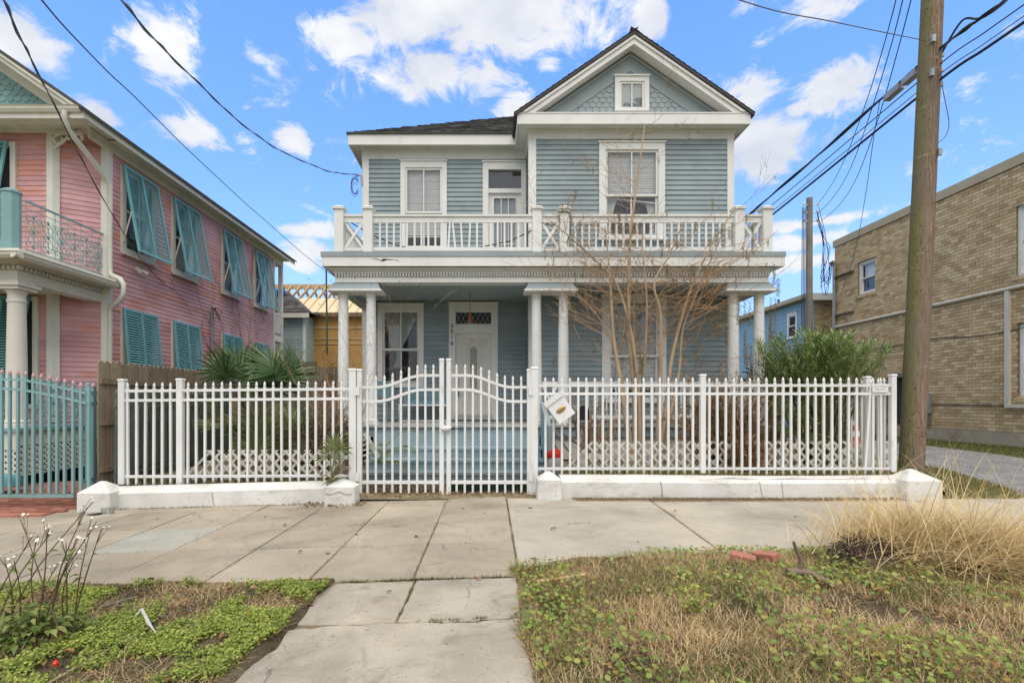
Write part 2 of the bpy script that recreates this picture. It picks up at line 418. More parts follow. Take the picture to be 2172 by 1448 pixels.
def thatch():
    m, nt, out = nt_new('dark_thatch'); b = NB(nt); p = b.pos()
    c = b.ramp(b.noise(p, 3.0, 8, .7, .4), [(.3, (.07, .05, .03)), (.5, (.13, .10, .06)), (.72, (.30, .24, .155))])
    c = b.mix(b.mr(b.noise(b.scaled(p, (1, 3, 1)), 70, 4, .7), .45, .7, 0, .5), c, (.36, .29, .18))
    h = b.math('ADD', b.noise(p, 16, 6, .7), b.noise(p, 80, 4, .7))
    b.bsdf(out, c, .95, b.bump(h, 1.0, .03), .1); return m
M['thatch'] = thatch()
def gravel():
    m, nt, out = nt_new('grey_gravel'); b = NB(nt); p = b.pos()
    v = b.n('ShaderNodeTexVoronoi'); b.put(v.inputs['Vector'], p); v.inputs['Scale'].default_value = 26
    c = b.mix(.55, b.ramp(b.noise(p, 1.2, 6, .6), [(.3, (.21, .195, .165)), (.7, (.32, .30, .26))]), v.outputs['Color'], 'SOFT_LIGHT')
    hs = b.n('ShaderNodeHueSaturation'); b.put(hs.inputs['Color'], c); hs.inputs['Saturation'].default_value = .35; hs.inputs['Value'].default_value = .9
    b.bsdf(out, hs.outputs[0], .9, b.bump(v.outputs['Distance'], .9, .03), .15); return m
M['gravel'] = gravel()
def turf():
    m, nt, out = nt_new('thin_turf_soil'); b = NB(nt); p = b.pos()
    c = b.ramp(b.noise(p, 1.7, 8, .7, .4), [(.3, (.11, .12, .04)), (.5, (.17, .16, .06)), (.7, (.24, .20, .10))])
    c = b.mix(1.0, c, b.ramp(b.noise(p, 60, 4, .7), [(.3, (.6,) * 3), (.7, (1.2,) * 3)]), 'MULTIPLY')
    b.bsdf(out, c, .95, b.bump(b.noise(p, 45, 5, .7), .9, .04), .1); return m
M['turf'] = turf()
def woodmat(name, ca, cb, cc, axis=2, orand=.22, knots=True):
    m, nt, out = nt_new(name); b = NB(nt); p = b.pos()
    off = b.n('ShaderNodeVectorMath', operation='ADD'); b.put(off.inputs[0], p)
    cmb = b.n('ShaderNodeCombineXYZ'); r = b.orand(); r9 = b.math('MULTIPLY', r, 37.0)
    for k in range(3): b.put(cmb.inputs[k], r9)
    b.put(off.inputs[1], cmb.outputs[0])
    sc = [9, 9, 9]; sc[axis] = .55
    g = b.noise(b.scaled(off.outputs[0], tuple(sc)), 3.0, 7, .65, 1.2)
    c = b.ramp(g, [(.3, ca), (.52, cb), (.72, cc)])
    if knots:
        k = b.noise(off.outputs[0], 4.2, 2, .5, .2); c = b.mix(b.mr(k, .68, .76, 0, .75), c, mul(ca, .55))
    c = b.mix(1.0, c, b.ramp(r, [(0, (1 - orand,) * 3), (1, (1 + orand * .6,) * 3)]), 'MULTIPLY')
    b.bsdf(out, c, .85, b.bump(g, .35, .01), .2); return m
M['fwood'] = woodmat('weathered_fence_wood', (.19, .135, .085), (.31, .24, .165), (.38, .315, .235))
M['dwood'] = woodmat('grey_old_wood', (.10, .085, .07), (.18, .155, .13), (.25, .22, .19))
M['lumber'] = woodmat('fresh_lumber', (.42, .28, .14), (.56, .41, .23), (.66, .51, .32), 1, .15, False)
M['ply'] = woodmat('roof_sheathing', (.60, .48, .30), (.70, .58, .38), (.76, .65, .46), 0, .06, False)
M['osb'] = paint('amber_sheathing_board', (.50, .285, .085), .14, (.40, .215, .06), .6, 9, .7, (1, 1, 1), .06, .25, 25)
def polemat():
    m, nt, out = nt_new('weathered_pole_wood'); b = NB(nt); p = b.pos()
    g = b.noise(b.scaled(p, (14, 14, .8)), 3.0, 8, .7, .8)
    c = b.ramp(g, [(.3, (.11, .07, .046)), (.5, (.235, .165, .115)), (.7, (.37, .285, .215))])
    # lichen keeps to one side of the pole
    sx = b.n('ShaderNodeSeparateXYZ'); b.put(sx.inputs[0], b.n('ShaderNodeNewGeometry').outputs['Normal'])
    side = b.mr(b.math('ADD', b.math('MULTIPLY', sx.outputs[0], -1.0), b.math('MULTIPLY', b.noise(b.scaled(p, (3, 3, .8)), 2.5, 6, .65), .9)), .80, 1.35, 0, .7)
    c = b.mix(side, c, (.15, .165, .055))
    hol = b.noise(b.scaled(p, (1, 1, .55)), 34, 2, .5); c = b.mix(b.mr(hol, .645, .67, 0, .92), c, (.03, .022, .015))
    cr = b.noise(b.scaled(p, (22, 22, .35)), 2.0, 4, .6); c = b.mix(b.mr(cr, .62, .68, 0, .8), c, (.045, .033, .024))
    kn = b.noise(b.scaled(p, (1.5, 1.5, 5.5)), 1.6, 3, .6); c = b.mix(b.mr(kn, .62, .70, 0, .5), c, (.40, .34, .27))
    pl = b.noise(b.scaled(p, (2, 2, .5)), 1.4, 5, .6); c = b.mix(b.mr(pl, .4, .66, 0, .5), c, (.185, .155, .125))
    b.bsdf(out, c, .9, b.bump(g, .6, .02), .15); return m
M['pole'] = polemat(); M['polegrey'] = paint('grey_pole_wood', (.235, .215, .185), .2, (.14, .12, .095), .6, 6, .9, (1, 1, .2), .1, .4, 30)
def brickmat(name, stops, orand=True, grime=True):
    m, nt, out = nt_new(name); b = NB(nt); p = b.pos()
    src = b.math('FRACT', b.math('ADD', b.orand(), b.math('MULTIPLY', b.island(), 1.0)))
    c = b.ramp(src, stops)
    if grime:
        z = b.n('ShaderNodeSeparateXYZ'); b.put(z.inputs[0], p)
        g = b.noise(b.scaled(p, (1, .7, 1.2)), 1.1, 7, .7, .5)
        c = b.mix(b.mr(g, .48, .72, 0, .42), c, (.22, .175, .115))
        g2 = b.noise(b.scaled(p, (1, 1.0, .9)), 2.3, 8, .75, .4)
        c = b.mix(b.mr(g2, .66, .78, 0, .7), c, (.075, .062, .048))
    c = b.mix(1.0, c, b.ramp(b.noise(p, 60, 4, .7), [(.3, (.82,) * 3), (.7, (1.12,) * 3)]), 'MULTIPLY')
    b.bsdf(out, c, .85, b.bump(b.noise(p, 50, 4, .7), .4, .01), .2); return m
M['brick'] = brickmat('tan_brick', [(0, (.42, .305, .17)), (.35, (.54, .405, .235)), (.75, (.61, .47, .285)), (1, (.69, .56, .37))])
M['mortar'] = plain('mortar', (.20, .155, .10), .9, 0, .2, .4, 30)
M['rbrick'] = brickmat('red_brick_paver', [(0, (.22, .085, .055)), (.5, (.30, .125, .085)), (1, (.37, .175, .125))], True, False)
M['obrick'] = plain('loose_red_brick', (.40, .16, .11), .85, 0, .15, .4, 40)
def shingmat():
    m, nt, out = nt_new('grey_asphalt_shingle'); b = NB(nt); p = b.pos()
    c = b.ramp(b.island(), [(0, (.055, .055, .055)), (.5, (.095, .093, .088)), (1, (.145, .14, .13))])
    c = b.mix(1.0, c, b.ramp(b.noise(p, 150, 3, .8), [(.3, (.7,) * 3), (.7, (1.3,) * 3)]), 'MULTIPLY')
    b.bsdf(out, c, .95, b.bump(b.noise(p, 90, 3, .7), .5, .01), .1); return m
M['shingle'] = shingmat()
M['roofedge'] = plain('dark_roof_edge', (.075, .07, .065), .9, 0, .2, .3, 60)
M['bark'] = paint('pale_brown_bark', (.42, .315, .205), .22, (.28, .195, .12), .5, 8, .85, (1, 1, .4), .1, .4, 40)
M['twig'] = paint('reddish_twig', (.38, .235, .135), .2, (.24, .14, .08), .5, 12, .8, (1, 1, 1), .1, .2)
M['greenstem'] = plain('olive_stem', (.16, .15, .06), .8)
M['deadleaf'] = leafmat('dead_brown_leaf', [(0, (.12, .075, .04)), (.4, (.25, .16, .08)), (.7, (.34, .22, .105)), (1, (.43, .30, .15))], .85, .15)
M['hangleaf'] = leafmat('withered_olive_leaf', [(0, (.12, .10, .035)), (.5, (.22, .17, .06)), (1, (.36, .25, .09))], .8, .2)
M['palm'] = leafmat('palmetto_green', [(0, (.04, .085, .026)), (.5, (.075, .14, .042)), (1, (.15, .21, .07))], .45, .15, .5)
M['palmy'] = leafmat('palmetto_yellow_green', [(0, (.12, .17, .055)), (.6, (.21, .25, .09)), (1, (.33, .31, .15))], .5, .25)
M['palmd'] = leafmat('dead_palmetto', [(0, (.12, .085, .05)), (.5, (.24, .17, .10)), (1, (.36, .27, .17))], .85, .15)
M['olea'] = leafmat('oleander_leaf', [(0, (.085, .155, .04)), (.45, (.185, .28, .08)), (.8, (.31, .40, .14)), (1, (.48, .52, .22))], .45, .2, .45)
M['clover'] = leafmat('bright_clover', [(0, (.13, .19, .025)), (.5, (.26, .34, .05)), (.85, (.40, .45, .09)), (1, (.48, .44, .13))], .55, .3)
M['dollar'] = leafmat('dollarweed_leaf', [(0, (.12, .19, .025)), (.45, (.22, .31, .05)), (.8, (.36, .39, .08)), (.93, (.36, .27, .05)), (1, (.30, .14, .04))], .4, .3, .5)
M['weed'] = leafmat('weed_leaf', [(0, (.085, .135, .03)), (.6, (.18, .24, .055)), (1, (.32, .34, .10))], .55, .25)
M['dry'] = leafmat('dry_grass_blade', [(0, (.32, .215, .10)), (.4, (.54, .385, .195)), (.8, (.68, .51, .28)), (1, (.76, .62, .40))], .85, .2, .15)
M['straw'] = leafmat('straw_blade', [(0, (.46, .33, .15)), (.5, (.72, .55, .28)), (1, (.84, .70, .42))], .75, .25, .25)
M['greengrass'] = leafmat('olive_grass_blade', [(0, (.075, .095, .025)), (.5, (.14, .165, .045)), (1, (.25, .24, .09))], .7, .25, .2)
M['scrub'] = leafmat('brown_creeper', [(0, (.06, .045, .025)), (.5, (.13, .10, .05)), (.85, (.14, .15, .05)), (1, (.24, .19, .10))], .85, .1)
M['cable'] = plain('black_cable', (.025, .025, .027), .6)
M['steel'] = plain('grey_strand', (.16, .16, .16), .5, .4)
M['red'] = plain('red_plastic', (.62, .035, .015), .4)
M['orange'] = plain('orange_plastic', (.75, .10, .03), .45)
M['deckpaint'] = paint('light_blue_step_paint', (.275, .365, .40), .14, (.33, .325, .30), .6, 3.0, .65, (1, 1, 1), .05, .2, 40)
M['porchfloor'] = paint('worn_porch_floor', (.42, .43, .40), .15, (.27, .25, .21), .6, 4, .75, (1, .4, 1), .08, .25)
M['flash'] = paint('grey_deck_flashing', (.31, .355, .36), .12, (.22, .23, .22), .5, 3, .5)
M['benchblue'] = paint('blue_bench_paint', (.20, .34, .38), .08)
M['lawn'] = M['turf']
# ================================================================ ground, pavement, alley
def sstep(a, b, x):
    t = max(0.0, min(1.0, (x - a) / (b - a))); return t * t * (3 - 2 * t)
def gz(x, y):                                          # paved level: falls gently to the left
    z = .026 * min(0.0, x - .2)
    return max(z, -.27)
def verge_h(x, y):                                     # soil level of the grass verges beside the walk
    z = gz(x, y)
    n = mnoise.noise(Vector((x * .9, y * .9, 3.1))) * .05 + mnoise.noise(Vector((x * 3.1, y * 3.1, 1.7))) * .022 + mnoise.noise(Vector((x * 9, y * 9, .7))) * .008
    if x > .1:
        z += .13 * sstep(.15, 1.5, x) * sstep(5.1, 4.2, y) + n * 1.2
    else:
        z += .03 + n * .7
    return z
def alley_g(x, y): return (-.03 + .09 * sstep(7.9, 8.7, y) + .20 * sstep(8, 14, y) + .02 * mnoise.noise(Vector((x, y, 2.))) * sstep(7.9, 8.7, y))
def yard_h(x, y):
    r = .30 * sstep(1.05, 1.25, x) + gz(x, y) * (1 - sstep(.9, 1.2, x))
    if x < -2.2: r = gz(x, y) + .28
    elif x < 1.05: r = .01
    if x > 6.9: f = sstep(6.9, 7.3, x); r = .30 * (1 - f) + (alley_g(x, y) - .05) * f
    if -2.2 < x < 1.05: r -= .03 * sstep(8.3, 8.05, y)
    return r + mnoise.noise(Vector((x * 2, y * 2, 5.))) * .02
def sheet(name, xs, ys, hf, mat, **tags):
    mb = MB(); nx, ny = len(xs), len(ys)
    for y in ys:
        for x in xs: mb.v.append((x, y, hf(x, y)))
    for j in range(ny - 1):
        for i in range(nx - 1):
            a = j * nx + i; mb.f.append((a, a + 1, a + nx + 1, a + nx))
    return mb.obj(name, mat, None, (0, 0, 0), True, **tags)
def lin(a, b, n): return [a + (b - a) * i / (n - 1) for i in range(n)]
sheet('ground', [-900, -300, -120] + lin(-60, 60, 41) + [120, 300, 900], [-200, -60] + lin(-30, 90, 41) + [200, 500, 1500],
      lambda x, y: -.36 + .10 * sstep(7, 12, x) * sstep(8, 12, y), M['turf'], kind='structure', label='broad sheet of thin turf and soil under the whole street')
# soil bed under the sidewalk (shows in the joints)
sheet('sidewalk', lin(-14, 9.2, 47), lin(4.35, 8.16, 9), lambda x, y: gz(x, y) - .012, M['soil'], kind='structure', label='sidewalk of concrete flags running along the low white walls')
SIDEWALK = bpy.data.objects['sidewalk']
def slab(x0, x1, y0, y1, mat, name='slab', parent=SIDEWALK, g=.006, th=.07, dz=0.0, poly=None, tilt=True):
    if poly is None:
        poly = [(x0 + g + U(-.004, .004), y0 + g), (x1 - g + U(-.004, .004), y0 + g), (x1 - g, y1 - g), (x0 + g, y1 - g)]
    cx = sum(q[0] for q in poly) / len(poly); cy = sum(q[1] for q in poly) / len(poly)
    ta, tb = (U(-.004, .004), U(-.004, .004)) if tilt else (0, 0)
    e = .012
    def rg(sh, dzz): return [(cx + (x - cx) * sh, cy + (y - cy) * sh, gz(x, y) + dzz + dz + (x - cx) * ta + (y - cy) * tb) for x, y in poly]
    mb = MB(); mb.loft([rg(1, -th), rg(1, -e * .6), rg(1 - e, 0)])
    return mb.obj(name, mat, parent)
FX = [.245 - .915 * k for k in range(0, 14)]
ROWS = [(7.55, 8.14), (6.5, 7.55), (5.48, 6.5), (4.42, 5.48)]
for k in range(len(FX) - 1):
    for r, (a, b) in enumerate(ROWS):
        x0, x1 = FX[k + 1], FX[k]
        m = M['conc']
        if k == 4 and r == 2: m = M['concp']
        slab(x0, x1, a, b, m, dz=U(-.004, .004))
slab(.245, 2.36, 6.76, 7.98, M['conc2'], poly=[(.26, 4.6), (2.28, 4.6), (2.43, 7.98), (.26, 7.98)], dz=.002)
slab(0, 0, 0, 0, M['conc2'], poly=[(2.445, 6.77), (6.4, 6.77), (6.4, 7.98), (2.455, 7.98)])
slab(0, 0, 0, 0, M['conc2'], poly=[(2.31, 4.6), (6.4, 4.6), (6.4, 6.75), (2.425, 6.75)])
slab(0, 0, 0, 0, M['conc2'], poly=[(6.42, 4.6), (9.4, 4.6), (9.4, 7.98), (6.42, 7.98)], dz=-.004)
# walk to the street
WALK = sheet('front_walk', lin(-1.6, .35, 9), lin(-1.5, 4.45, 9), lambda x, y: gz(x, y) - .014, M['soil'], kind='structure', label='short concrete walk crossing the verge towards the camera')
def ragged(poly, amp=.012, step=.07):
    out = []
    for (a, b) in zip(poly, poly[1:] + poly[:1]):
        L = math.hypot(b[0] - a[0], b[1] - a[1]); n = max(1, int(L / step))
        for k in range(n): f = k / n; out.append((a[0] + (b[0] - a[0]) * f + (U(-amp, amp) if k else 0), a[1] + (b[1] - a[1]) * f + (U(-amp, amp) if k else 0)))
    return out
slab(0, 0, 0, 0, M['concw'], parent=WALK, poly=ragged([(-1.46, 3.575), (-1.02, 3.54), (-.662, 3.555), (-.648, 4.365), (-1.30, 4.36), (-1.42, 4.05), (-1.36, 3.8)], .010), dz=-.004)
slab(0, 0, 0, 0, M['concw'], parent=WALK, poly=ragged([(-.642, 3.55), (-.3, 3.52), (.21, 3.585), (.225, 4.385), (-.628, 4.37)], .007), dz=.001)
slab(0, 0, 0, 0, M['concw'], parent=WALK, poly=ragged([(-1.40, 1.0), (.19, 1.0), (.23, 3.0), (.195, 3.575), (-.1, 3.508), (-.55, 3.535), (-1.0, 3.515), (-1.36, 3.46), (-1.33, 3.2), (-1.47, 3.0), (-1.42, 2.8), (-1.5, 2.5)], .014), dz=.002)
# verges
sheet('verge_soil', lin(-7.5, -1.22, 90), lin(.8, 4.5, 60), lambda x, y: verge_h(x, y) - .16 * sstep(-1.42 - .12 * mnoise.noise(Vector((0, y * 2.3, 2))), -1.22, x) - .1 * sstep(4.40 + .06 * mnoise.noise(Vector((x * 2, 0, 4))), 4.5, y), M['thatch'], kind='structure', label='bare soil of the verge in front of the pink house')
sheet('verge_soil', lin(.14, 10.5, 130), lin(.8, 5.35, 70), lambda x, y: verge_h(x, y) - .2 * sstep(4.72 + .25 * sstep(.6, 2.2, x) - .12 * sstep(3, 4.4, x) + .08 * mnoise.noise(Vector((x * 1.7, 0, 9))), 5.3, y) - .14 * sstep(.26, .14, x), M['thatch'], kind='structure', label='raised soil of the verge beside the newer sidewalk slabs')
# front yard, house plot
sheet('yard_soil', lin(-6.5, 7.4, 80), lin(8.0, 12.8, 30), yard_h, M['soil'], kind='structure', label='soil of the front yard behind the white fence')
sheet('side_yard', lin(-9.3, -3.0, 12), lin(12.8, 34, 12), lambda x, y: .05, M['turf'], kind='structure', label='turf between the pink and the blue house')
def alley_g(x, y): return (-.03 + .09 * sstep(7.9, 8.7, y) + .20 * sstep(8, 14, y) + .02 * mnoise.noise(Vector((x, y, 2.))) * sstep(7.9, 8.7, y))
sheet('alley_verge', lin(6.6, 16.5, 66), lin(6.0, 32, 105), alley_g, M['turf'], kind='structure', label='patchy grass beside the gravel alley')
def alley_h(x, y): return .07 + .20 * sstep(8, 14, y) + .012 * mnoise.noise(Vector((x * 2, y * 2, 2.)))
mb = MB(); ys = lin(8.0, 31.5, 90); n = 41
for y in ys:
    xl = 8.3 + .9 * sstep(7.2, 10.5, y) - .6 * sstep(9, 20, y); xr = 12.3 + 2.5 * sstep(9.5, 6.5, y)
    for i in range(n): xx = xl + (xr - xl) * i / (n - 1); mb.v.append((xx, y, alley_g(xx, y) + (.012 if 0 < i < n - 1 else -.004)))
for j in range(len(ys) - 1):
    for i in range(n - 1): a = j * n + i; mb.f.append((a, a + 1, a + n + 1, a + n))
mb.obj('gravel_alley', M['gravel'], None, (0, 0, 0), True, kind='structure', label='grey gravel alley between utility pole and tan brick building')
# red brick drive in front of the pink house
mb = MB(); RB = random.Random(5)
drive = sheet('brick_drive', lin(-16, -6.62, 10), lin(7.62, 10.6, 8), lambda x, y: gz(x, y) + .005 + .09 * sstep(8, 9.6, y), M['soil'], kind='structure', label='red brick drive behind the teal gate')
y = 7.64; row = 0
while y < 10.3:
    d = .105; x = -15.8 + (row % 2) * .105
    while x < -6.66:
        l = .205; h = gz(x, y) + .02 + .09 * sstep(8, 9.6, y) + RB.uniform(-.004, .004)
        mb.box(x + .004, x + l - .004, y + .004, y + d - .004, h - .05, h); x += .21
    y += .11; row += 1
mb.obj('paver', M['rbrick'], drive, (0, 0, 0), kind='stuff')
mb = MB()
for k in range(44):
    x = -15.8 + k * .21; h = gz(x, 7.6) + .03
    mb.box(x + .004, x + .206, 7.5, 7.62, h - .08, h + RB.uniform(-.003, .003))
mb.obj('edging_brick', M['obrick'], drive, (0, 0, 0), kind='stuff')

# ================================================================ low white walls with piers
def low_wall(x0, x1, y0, y1, ztop_f, zbase_f, label, piers):
    root = empty('low_wall', ((x0 + x1) / 2, (y0 + y1) / 2, zbase_f((x0 + x1) / 2)), label, 'wall', 'low walls under the fence')
    n = 40; rings = []
    for i in range(n + 1):
        x = x0 + (x1 - x0) * i / n; zb, zt = zbase_f(x), ztop_f(x)
        w = .006 * mnoise.noise(Vector((x * 3, 0, 0))); w2 = .008 * mnoise.noise(Vector((x * 2.3, 4, 0)))
        rings.append([(x, y0 + w, zb - .08), (x, y0 + w, zt - .085 + w2), (x, y0 + .075, zt + w2), (x, y1, zt + w2 * .5), (x, y1, zb - .08)])
    MB().loft(rings).obj('wall_body', M['wallw'], root, smooth=30)
    for (px0, px1, py0, py1, zb, zs, za, skew) in piers:
        cx, cy = (px0 + px1) / 2, (py0 + py1) / 2; b = .02
        def ring(z, i): return [(px0 + i + b, py0 + i, z), (px1 - i - b, py0 + i, z), (px1 - i, py0 + i + b, z), (px1 - i, py1 - i - b, z), (px1 - i - b, py1 - i, z), (px0 + i + b, py1 - i, z), (px0 + i, py1 - i - b, z), (px0 + i, py0 + i + b, z)]
        mb = MB(); apex = [(cx + (q[0] - cx) * .12 + skew, cy + (q[1] - cy) * .12, za + U(-.004, .004)) for q in ring(0, 0)]
        mb.loft([ring(zb - .08, 0), ring(zs, .004), apex]); mb.obj('pier', M['wallw'], root)
    return root
# heights read from the photograph at the wall's depth
wl = low_wall(PX(222, 7.93), PX(690, 7.93), 7.93, 8.2, lambda x: gz(x, 8) + .315, lambda x: gz(x, 8), 'low whitewashed concrete wall with two pyramid piers by the palmetto',
     [(PX(160, 7.75), PX(232, 7.75), 7.75, 8.18, -.18, PZ(1046, 7.75), PZ(1020, 7.96), 0), (PX(686, 7.72), PX(752, 7.72), 7.72, 8.05, -.1, PZ(1033, 7.72), PZ(1014, 7.9), 0)])
wr = low_wall(PX(1190, 7.95), PX(1938, 7.95), 7.95, 8.24, lambda x: .325 + .01 * math.sin(x), lambda x: .012, 'long low whitewashed concrete wall between gate and utility pole',
     [(PX(1140, 7.8), PX(1192, 7.8), 7.8, 8.14, -.01, PZ(1018, 7.8), PZ(999, 7.97), 0), (PX(1925, 7.75), PX(2002, 7.75), 7.75, 8.2, -.01, PZ(1020, 7.75), PZ(994, 7.98), -.05)])
# cracks down the walls: thin wedge grooves filled with dark dirt, set 2 mm proud
def crack(root, pts, w=.007):
    mb = MB()
    for a, b in zip(pts[:-1], pts[1:]): mb.bar(a, b, w * U(.6, 1.3), .006, (0, 1, 0))
    mb.obj('crack', M['soil'], root)
def jag(px, y0, y1, Y, n=9, amp=2.0):
    return [Vector((PX(px + U(-amp, amp) + (k / n) * U(2, 5), Y), Y, PZ(y0 + (y1 - y0) * k / n, Y))) for k in range(n + 1)]
crack(wl, jag(450, 1044, 1072, 7.927)); crack(wr, jag(1402, 1021, 1055, 7.947), .010); crack(wr, jag(1612, 1021, 1054, 7.947), .004); crack(wr, jag(1658, 1021, 1052, 7.947), .004)
crack(wl, [Vector((PX(690 + 8 * k, 7.717), 7.717, PZ(1046 + 3 * math.sin(k * 1.3) + U(-1, 1), 7.717))) for k in range(8)], .005)

# ================================================================ the blue house
Y1, Y2, Y3 = 12.7, 11.75, 10.6                        # recessed wall, bay wall, column line
XL, XB, XR = -3.146, .905, 5.552                      # left corner, bay corner, right corner
EX = .1146
house = empty('house', ((XL + XR) / 2, Y2, .1), 'two-storey blue-grey clapboard house with white trim, front gable, balcony and porch', 'house')
wallL, wallB = Wall((XL, Y1), (XB, Y1)), Wall((XB, Y2), (XR, Y2))
wallS = Wall((XB, Y1), (XB, Y2))                      # return of the bay, facing left
wallE = Wall((XL, 22), (XL, Y1)); wallW = Wall((XR, Y2), (XR, 22))
# openings as (t0, t1, z0, z1) measured on each wall
def topen(wall, px0, px1, py0, py1, Y): return (PX(px0, Y) - wall.A.x, PX(px1, Y) - wall.A.x, PZ(py1, Y), PZ(py0, Y))
oUL = topen(wallL, 850, 948, 344, 531, Y1); oUD = (PX(1024, Y1) - XL, PX(1117.5, Y1) - XL, 4.52, PZ(345.6, Y1))
oLL = topen(wallL, 802, 899, 646, 818, Y1); oLD = (PX(952.5, Y1) - XL, PX(1056, Y1) - XL, 1.06, PZ(644, Y1))
oUB = topen(wallB, 1270, 1409, 305, 507, Y2); oLB = topen(wallB, 1276, 1412, 627, 850, Y2)
def core(wall, ops, z0, z1, name):                     # solid wall behind the boards, cut round its openings
    mb = MB(); ins = .09
    ts = sorted({0.0, wall.L} | {o[0] + ins for o in ops} | {o[1] - ins for o in ops}); zs = sorted({z0, z1} | {o[2] + ins * .6 for o in ops} | {o[3] - ins for o in ops})
    for a, b in zip(ts[:-1], ts[1:]):
        for c, d in zip(zs[:-1], zs[1:]):
            m1, m2 = (a + b) / 2, (c + d) / 2
            if any(o[0] + ins < m1 < o[1] - ins and o[2] + ins * .6 < m2 < o[3] - ins for o in ops): continue
            wall.box(mb, a, b, -.12, 0, c, d)
    return mb.obj(name, M['siding'], house)
cL = core(wallL, [oUL, oUD, oLL, oLD], .5, 7.8, 'wall'); cB = core(wallB, [oUB, oLB], .5, 7.75, 'wall')
mb = MB(); wallS.box(mb, 0, wallS.L, -.12, 0, .5, 7.75); cS = mb.obj('wall', M['siding'], house)
mb = MB(); mb.box(XL + .002, XL + .12, Y1 + .12, 22, .5, 7.8); mb.box(XR - .12, XR, Y2 + .12, 22, .5, 7.7); mb.box(XL, XR, 21.9, 22.05, .5, 7.8); cE = mb.obj('wall', M['siding'], house)
boards(wallL, cL, 1.06, 3.93, EX, M['siding'], [oLL, oLD], .14); boards(wallL, cL, 4.52, 7.50, EX, M['siding'], [oUL, oUD], .14)
boards(wallB, cB, 1.06, 3.93, EX, M['siding'], [oLB], .145, wallB.L - .125); boards(wallB, cB, 4.52, 7.51, EX, M['siding'], [oUB], .145, wallB.L - .125)
boards(wallS, cS, 1.06, 3.93, EX, M['siding'], [], 0, wallS.L - .026); boards(wallS, cS, 4.52, 7.51, EX, M['siding'], [], 0, wallS.L - .026)
# corner boards, frieze, soffits
mb = MB()
wallL.box(mb, -.03, .14, 0, .034, .9, 7.5); mb.box(XL - .03, XL - .002, Y1 - .034, Y1 + .12, .9, 7.5)
mb.obj('corner_board', M['white'], house)
mb = MB(); wallB.box(mb, -.03, .145, 0, .034, .9, 7.51); mb.box(XB - .03, XB - .002, Y2 + .001, Y2 + .12, .9, 7.51); mb.obj('corner_board', M['white'], house)
mb = MB(); wallB.box(mb, wallB.L - .125, wallB.L + .03, 0, .034, .9, 7.51); mb.box(XR + .002, XR + .03, Y2 + .001, Y2 + .14, .9, 7.51); mb.obj('corner_board', M['white'], house)
mb = MB(); wallL.box(mb, -.03, wallL.L - .03, 0, .040, 7.50, 7.80); wallL.box(mb, -.05, wallL.L - .03, .04, .075, 7.70, 7.80); mb.box(XL - .04, XL - .001, Y1, 22, 7.45, 7.8); mb.obj('frieze_board', M['white'], house)
mb = MB(); wallB.box(mb, -.03, wallB.L + .03, 0, .040, 7.51, 7.72); wallB.box(mb, -.06, wallB.L + .06, .04, .08, 7.645, 7.72); mb.box(XB - .04, XB - .001, Y2, Y1 - .04, 7.51, 7.72); mb.box(XR + .001, XR + .04, Y2, 22, 7.51, 7.72); mb.obj('frieze_board', M['white'], house)
OV = .35; YLF, YGF = Y1 - OV, Y2 - OV; XEL = XL - .285
GX, GHW, GP = 3.20, 2.60, .69                         # gable: centre, half width, pitch
mb = MB(); mb.box(XEL, GX - GHW + .1, YLF + .03, Y1 + .1, 7.78, 7.80); mb.box(XEL + .03, XL - .001, Y1 + .1, 22, 7.78, 7.80); mb.obj('soffit', M['white'], house)
mb = MB(); mb.box(GX - GHW + .03, GX + GHW - .03, YGF + .03, Y2 + .2, 7.72, 7.735); mb.box(GX - GHW + .03, XB, Y2 + .2, Y1, 7.72, 7.735); mb.box(XR, GX + GHW - .03, Y2 + .2, 22, 7.72, 7.735); mb.obj('soffit', M['white'], house)
mb = MB(); mb.box(XEL, GX - GHW, YLF, YLF + .03, 7.70, 7.955); mb.box(XEL, XEL + .03, YLF + .03, 22, 7.70, 7.955); mb.obj('eave_fascia', M['white'], house)
mb = MB(); mb.box(GX - GHW, GX + GHW, YGF, YGF + .03, 7.685, 7.915); mb.box(GX - GHW, GX - GHW + .03, YGF + .03, Y1 - .02, 7.685, 7.915); mb.box(GX + GHW - .03, GX + GHW, YGF + .03, 22, 7.685, 7.915)
mb.box(GX - GHW + .0, GX + GHW, YGF - .012, Y2, 7.916, 7.94); mb.obj('eave_fascia', M['white'], house)
# gable field, frieze boards, rake boards, fish-scale shingles
def tri_at(z0, halfw, Y, yth, zoff=0):                # triangle standing at z0
    return [(GX - halfw, Y, z0), (GX + halfw, Y, z0), (GX, Y, z0 + halfw * GP)]
apexz = 7.945 + GHW * GP
mb = MB(); mb.prism(tri_at(7.9, 2.45, Y2 + .02, 0), (0, .1, 0)); gable = mb.obj('gable', M['bluetrim'], house)
def rake(parent, name, mat, za, dz, y0, y1, hw, zlow):
    """board pair under the slopes: za = vertical drop of its top below the roof line at the apex, dz its vertical depth"""
    for s in (-1, 1):
        top = 7.945 + GHW * GP - za
        x1 = hw
        poly = [(GX, y0, top), (GX + s * x1, y0, top - x1 * GP), (GX + s * x1, y0, max(zlow, top - dz - x1 * GP)), (GX, y0, top - dz)]
        # trim the foot where it would sink below the cornice
        if top - dz - x1 * GP < zlow:
            xf = (top - dz - zlow) / GP; xt = min(x1, (top - zlow) / GP)
            poly = [(GX, y0, top), (GX + s * xt, y0, top - xt * GP), (GX + s * xf, y0, zlow), (GX, y0, top - dz)]
        MB().prism(poly, (0, y1 - y0, 0)).obj(name, mat, parent)
rake(house, 'gable_frieze', M['bluetrim'], .30, .37, Y2 - .028, Y2 + .02, 2.3, 7.941)
